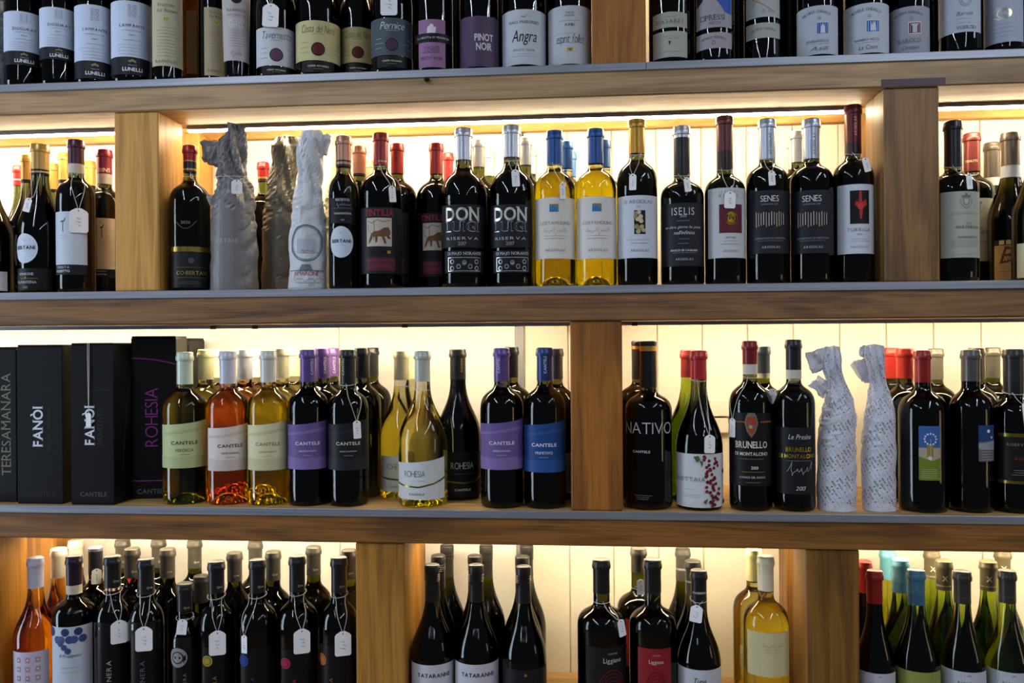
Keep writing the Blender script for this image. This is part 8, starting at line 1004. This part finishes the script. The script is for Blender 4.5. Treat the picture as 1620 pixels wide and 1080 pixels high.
WRAPPED = [
 {'s': 2, 'x': -0.701, 'y': 0.05, 'rings': [(0.0, -0.0005, 0.0484), (0.0257, -0.001, 0.0479), (0.1271, 0.0003, 0.046), (0.1904, 0.0008, 0.0409), (0.2221, -0.001, 0.0329), (0.2513, -0.0008, 0.0267), (0.2855, -0.0025, 0.0285), (0.3144, 0.0055, 0.02), (0.3297, 0.0043, 0.0136)], 'label': 'bottle wrapped in crumpled dark grey paper with a small tag', 'col': '7C7A7A', 'dmax': 0.04, 'ears': [((-0.0069, 0.2827), (-0.0649, 0.2792), 0.0317, 0.019, 0.004), ((0.0029, 0.3095), (0.007, 0.3321), 0.0203, 0.0165, 0.0)], 'parea': (0.4062, 0.9702, -0.0019, 0.1221), 'tag': (0.5116, 0.2162, 0.0203, 0.0279, 0.0, 0, 'white price tag on the dark grey paper wrap'), 'tag_zl': 0.2283, 'seed': 2.0, 'amt': 0.006, 'rough': 0.45, 'metal': 0.15, 'prints': [('T', 'BERTANI', -0.45, 0.8, 0.55, '9A9A9C', 'b', 1.0), ('T', 'VINO', 0.4, 0.12, 0.4, '8A8A8A', 's', 1.0)]},
 {'s': 2, 'x': -0.6351, 'y': 0.136, 'rings': [(0.0, -0.0005, 0.0425), (0.0444, 0.0004, 0.0431), (0.1505, 0.0011, 0.0418), (0.197, 0.0021, 0.0358), (0.2367, 0.0031, 0.0299), (0.2672, 0.0067, 0.0292), (0.3029, 0.0124, 0.0345), (0.3268, 0.0112, 0.0226)], 'label': 'bottle wrapped in dark paper with a bright crumpled brass top', 'col': '6A655A', 'dmax': 0.04, 'ears': [((0.0002, 0.3125), (0.0396, 0.2955), 0.0226, 0.0239, 0.0)], 'seed': 7.0, 'amt': 0.006, 'rough': 0.4, 'metal': 0.2},
 {'s': 2, 'x': -0.5463, 'y': 0.046, 'rings': [(0.0, -0.0024, 0.0372), (0.0235, -0.0023, 0.0372), (0.1238, -0.001, 0.0354), (0.1739, 0.0, 0.0305), (0.2115, 0.0003, 0.0249), (0.2466, 0.0037, 0.0254), (0.2741, 0.0046, 0.0261), (0.2966, 0.0079, 0.0266), (0.3141, 0.008, 0.0189)], 'label': 'bottle wrapped in silvery white paper printed with a round crest', 'col': 'D4DAE2', 'dmax': 0.04, 'ears': [((0.0047, 0.2946), (0.0406, 0.2862), 0.0238, 0.0188, 0.002)], 'parea': (0.2126, 1.0481, -0.0014, 0.1373), 'seed': 4.4, 'amt': 0.004, 'rough': 0.5, 'prints': [('O', 0, 0.66, 0.26, '5A6470', 0.06, 1), ('O', 0, 0.66, 0.235, '7A8490', 0.04, 1), ('R', -0.5, 0.5, 0.52, 0.72, 'A8B2BE'), ('S', 0.1, 0.55, 0.3, 0.03, 'B04A5A', 3), ('P', [(-0.2, 0.36), (0.2, 0.36), (0.35, 0.28), (-0.35, 0.28)], '7A828C'), ('R', -1, 1, 0.27, 0.28, '5A6470'), ('T', 'AMARONE', 0, 0.235, 0.66, 'A03A4A', 's', 1.0), ('S', 0.05, 0.16, 0.8, 0.07, '6A727E', 6), ('R', -0.7, 0.7, 0.105, 0.11, '7A828C'), ('N', 0, 0.09, 0.06, 0.5, 2, '6A727E', 3), ('R', -1, 1, 0.03, 0.035, '7A828C')]},
 {'s': 2, 'x': -0.5424, 'y': 0.225, 'rings': [(0.0, 0.0023, 0.0354), (0.0506, 0.0026, 0.0354), (0.1893, 0.0035, 0.033), (0.2448, 0.0039, 0.0214), (0.3003, 0.0042, 0.0142), (0.353, 0.0046, 0.019)], 'label': 'bottle wrapped in pale yellowish paper in the back row', 'col': 'C8BE9A', 'dmax': 0.04, 'seed': 9.0, 'amt': 0.006},
 {'s': 3, 'x': 0.4737, 'y': 0.05, 'rings': [(0.0, -0.0068, 0.0352), (0.0167, -0.0066, 0.0352), (0.1238, -0.0059, 0.0342), (0.1715, -0.0022, 0.0323), (0.2071, -0.0008, 0.0253), (0.2369, -0.0041, 0.016), (0.2607, -0.012, 0.0169), (0.2845, -0.0118, 0.0169), (0.3036, -0.0094, 0.0109)], 'label': 'bottle wrapped in white printed paper with a twisted end pointing sideways', 'col': 'DADCE8', 'dmax': 0.04, 'ears': [((-0.0142, 0.288), (-0.0549, 0.2739), 0.0167, 0.0226, 0.004), ((-0.0244, 0.2424), (-0.0409, 0.2209), 0.0143, 0.0178, 0.01)], 'seed': 1.2, 'amt': 0.0028, 'diag': 1, 'twist': 9.0},
 {'s': 3, 'x': 0.5439, 'y': 0.05, 'rings': [(0.0, 0.0007, 0.0306), (0.0165, 0.0009, 0.0306), (0.1231, 0.001, 0.03), (0.1705, 0.003, 0.0276), (0.2037, 0.0027, 0.0212), (0.2357, -0.0006, 0.0144), (0.2594, -0.0039, 0.0152), (0.2831, -0.0066, 0.0174), (0.3056, -0.0064, 0.0164)], 'label': 'bottle wrapped in white printed paper with a folded flat top', 'col': 'DADCE8', 'dmax': 0.04, 'ears': [((-0.0017, 0.265), (-0.0341, 0.2556), 0.0178, 0.0237, 0.01), ((-0.012, 0.2937), (-0.0281, 0.3034), 0.0142, 0.0107, 0.006)], 'seed': 5.1, 'amt': 0.0028, 'diag': 1, 'twist': 8.0},
 {'s': 1, 'x': -1.2353, 'y': 0.05, 'rings': [(0.0, 0.0049, 0.0443), (0.0437, 0.0058, 0.0449), (0.1218, 0.0063, 0.0436), (0.1738, 0.0074, 0.0378), (0.252, 0.0065, 0.026), (0.291, 0.0068, 0.0182)], 'label': 'bottle in crumpled pale grey wrap at the end of the top shelf', 'col': '9AA8B4', 'dmax': 0.04, 'seed': 3.3, 'amt': 0.006},
]
BOXES = [
 {'s': 3, 'x': -1.1997, 'y': 0.028, 'w': 0.0981, 'd': 0.085, 'h': 0.3138, 'rz': 0, 'label': 'black gift box with grey upright serif lettering at the shelf end', 'prints': [('V', 'TERESAMANARA', 0.55, 0.5, 0.66, '7A7668', 's', 1.05), ('T', 'CANTELE', 0.2, 0.1, 0.6, '2A2A2E', 'b', 1.0)], 'col': '151519'},
 {'s': 3, 'x': -1.0898, 'y': 0.012, 'w': 0.0962, 'd': 0.085, 'h': 0.3179, 'rz': 0, 'label': 'black gift box with white upright lettering and no tag', 'prints': [('V', 'FANÒI', -0.08, 0.485, 0.25, 'D4D6E4', 'sb', 1.1), ('V', 'NEGROAMARO', 0.42, 0.47, 0.28, '3A3A34', 's'), ('T', 'CANTELE', 0.1, 0.065, 0.55, '34343A', 'b', 1.0), ('K', [(-0.95, 0.6), (-0.5, 0.66), (0, 0.7), (0.5, 0.715), (0.9, 0.7)], 0.0012, '33332E')], 'col': '151519'},
 {'s': 3, 'x': -0.9771, 'y': 0.008, 'w': 0.0895, 'd': 0.078, 'h': 0.3208, 'rz': 0, 'label': 'black gift box with white upright lettering and a hanging tag', 'prints': [('V', 'FANÒI', -0.12, 0.49, 0.24, 'D4D6E4', 'sb', 1.1), ('V', 'PRIMITIVO', 0.38, 0.48, 0.22, '3A3A34', 's'), ('T', 'CANTELE', 0.05, 0.065, 0.62, '4A4A4E', 'b', 1.0), ('K', [(-0.95, 0.62), (-0.4, 0.68), (0, 0.7), (0.5, 0.715), (0.95, 0.7)], 0.0012, '3A3A34')], 'col': '151519', 'tag': (-0.006, 0.183, 0.0105, 0.0285, 'white price tag hanging down the front of a black gift box'), 'sideprints': [('K', [(-0.2, 0.2), (0.0, 0.4), (0.2, 0.6), (0.5, 0.75)], 0.0012, '4A4A40')]},
 {'s': 3, 'x': -0.8875, 'y': 0.0798, 'w': 0.09, 'd': 0.078, 'h': 0.3342, 'rz': 0.1745, 'label': 'tall black gift box with magenta lettering and magenta line', 'prints': [('V', 'ROHESIA', -0.12, 0.5, 0.36, '8A3A8E', 't', 1.15), ('K', [(-1, 0.865), (-0.5, 0.862), (0, 0.855), (0.5, 0.843), (1, 0.825)], 0.0022, '8A3A8E'), ('R', -1, 1, 0.107, 0.112, '8A3A8E'), ('T', 'CANTELE', -0.1, 0.045, 0.66, '5A5A60', 'b', 1.0)], 'col': '151519'},
 {'s': 3, 'x': -0.9014, 'y': 0.19, 'w': 0.0721, 'd': 0.075, 'h': 0.33, 'rz': 0, 'label': 'black gift box standing behind the tall magenta lettered one', 'prints': [('R', -1, 1, 0.855, 0.862, '6A2A6E')], 'col': '151519'},
]
for b in BOTTLES: bottle(b)
for w in WRAPPED: wrapped(w)
for g in BOXES: gift_box(g)
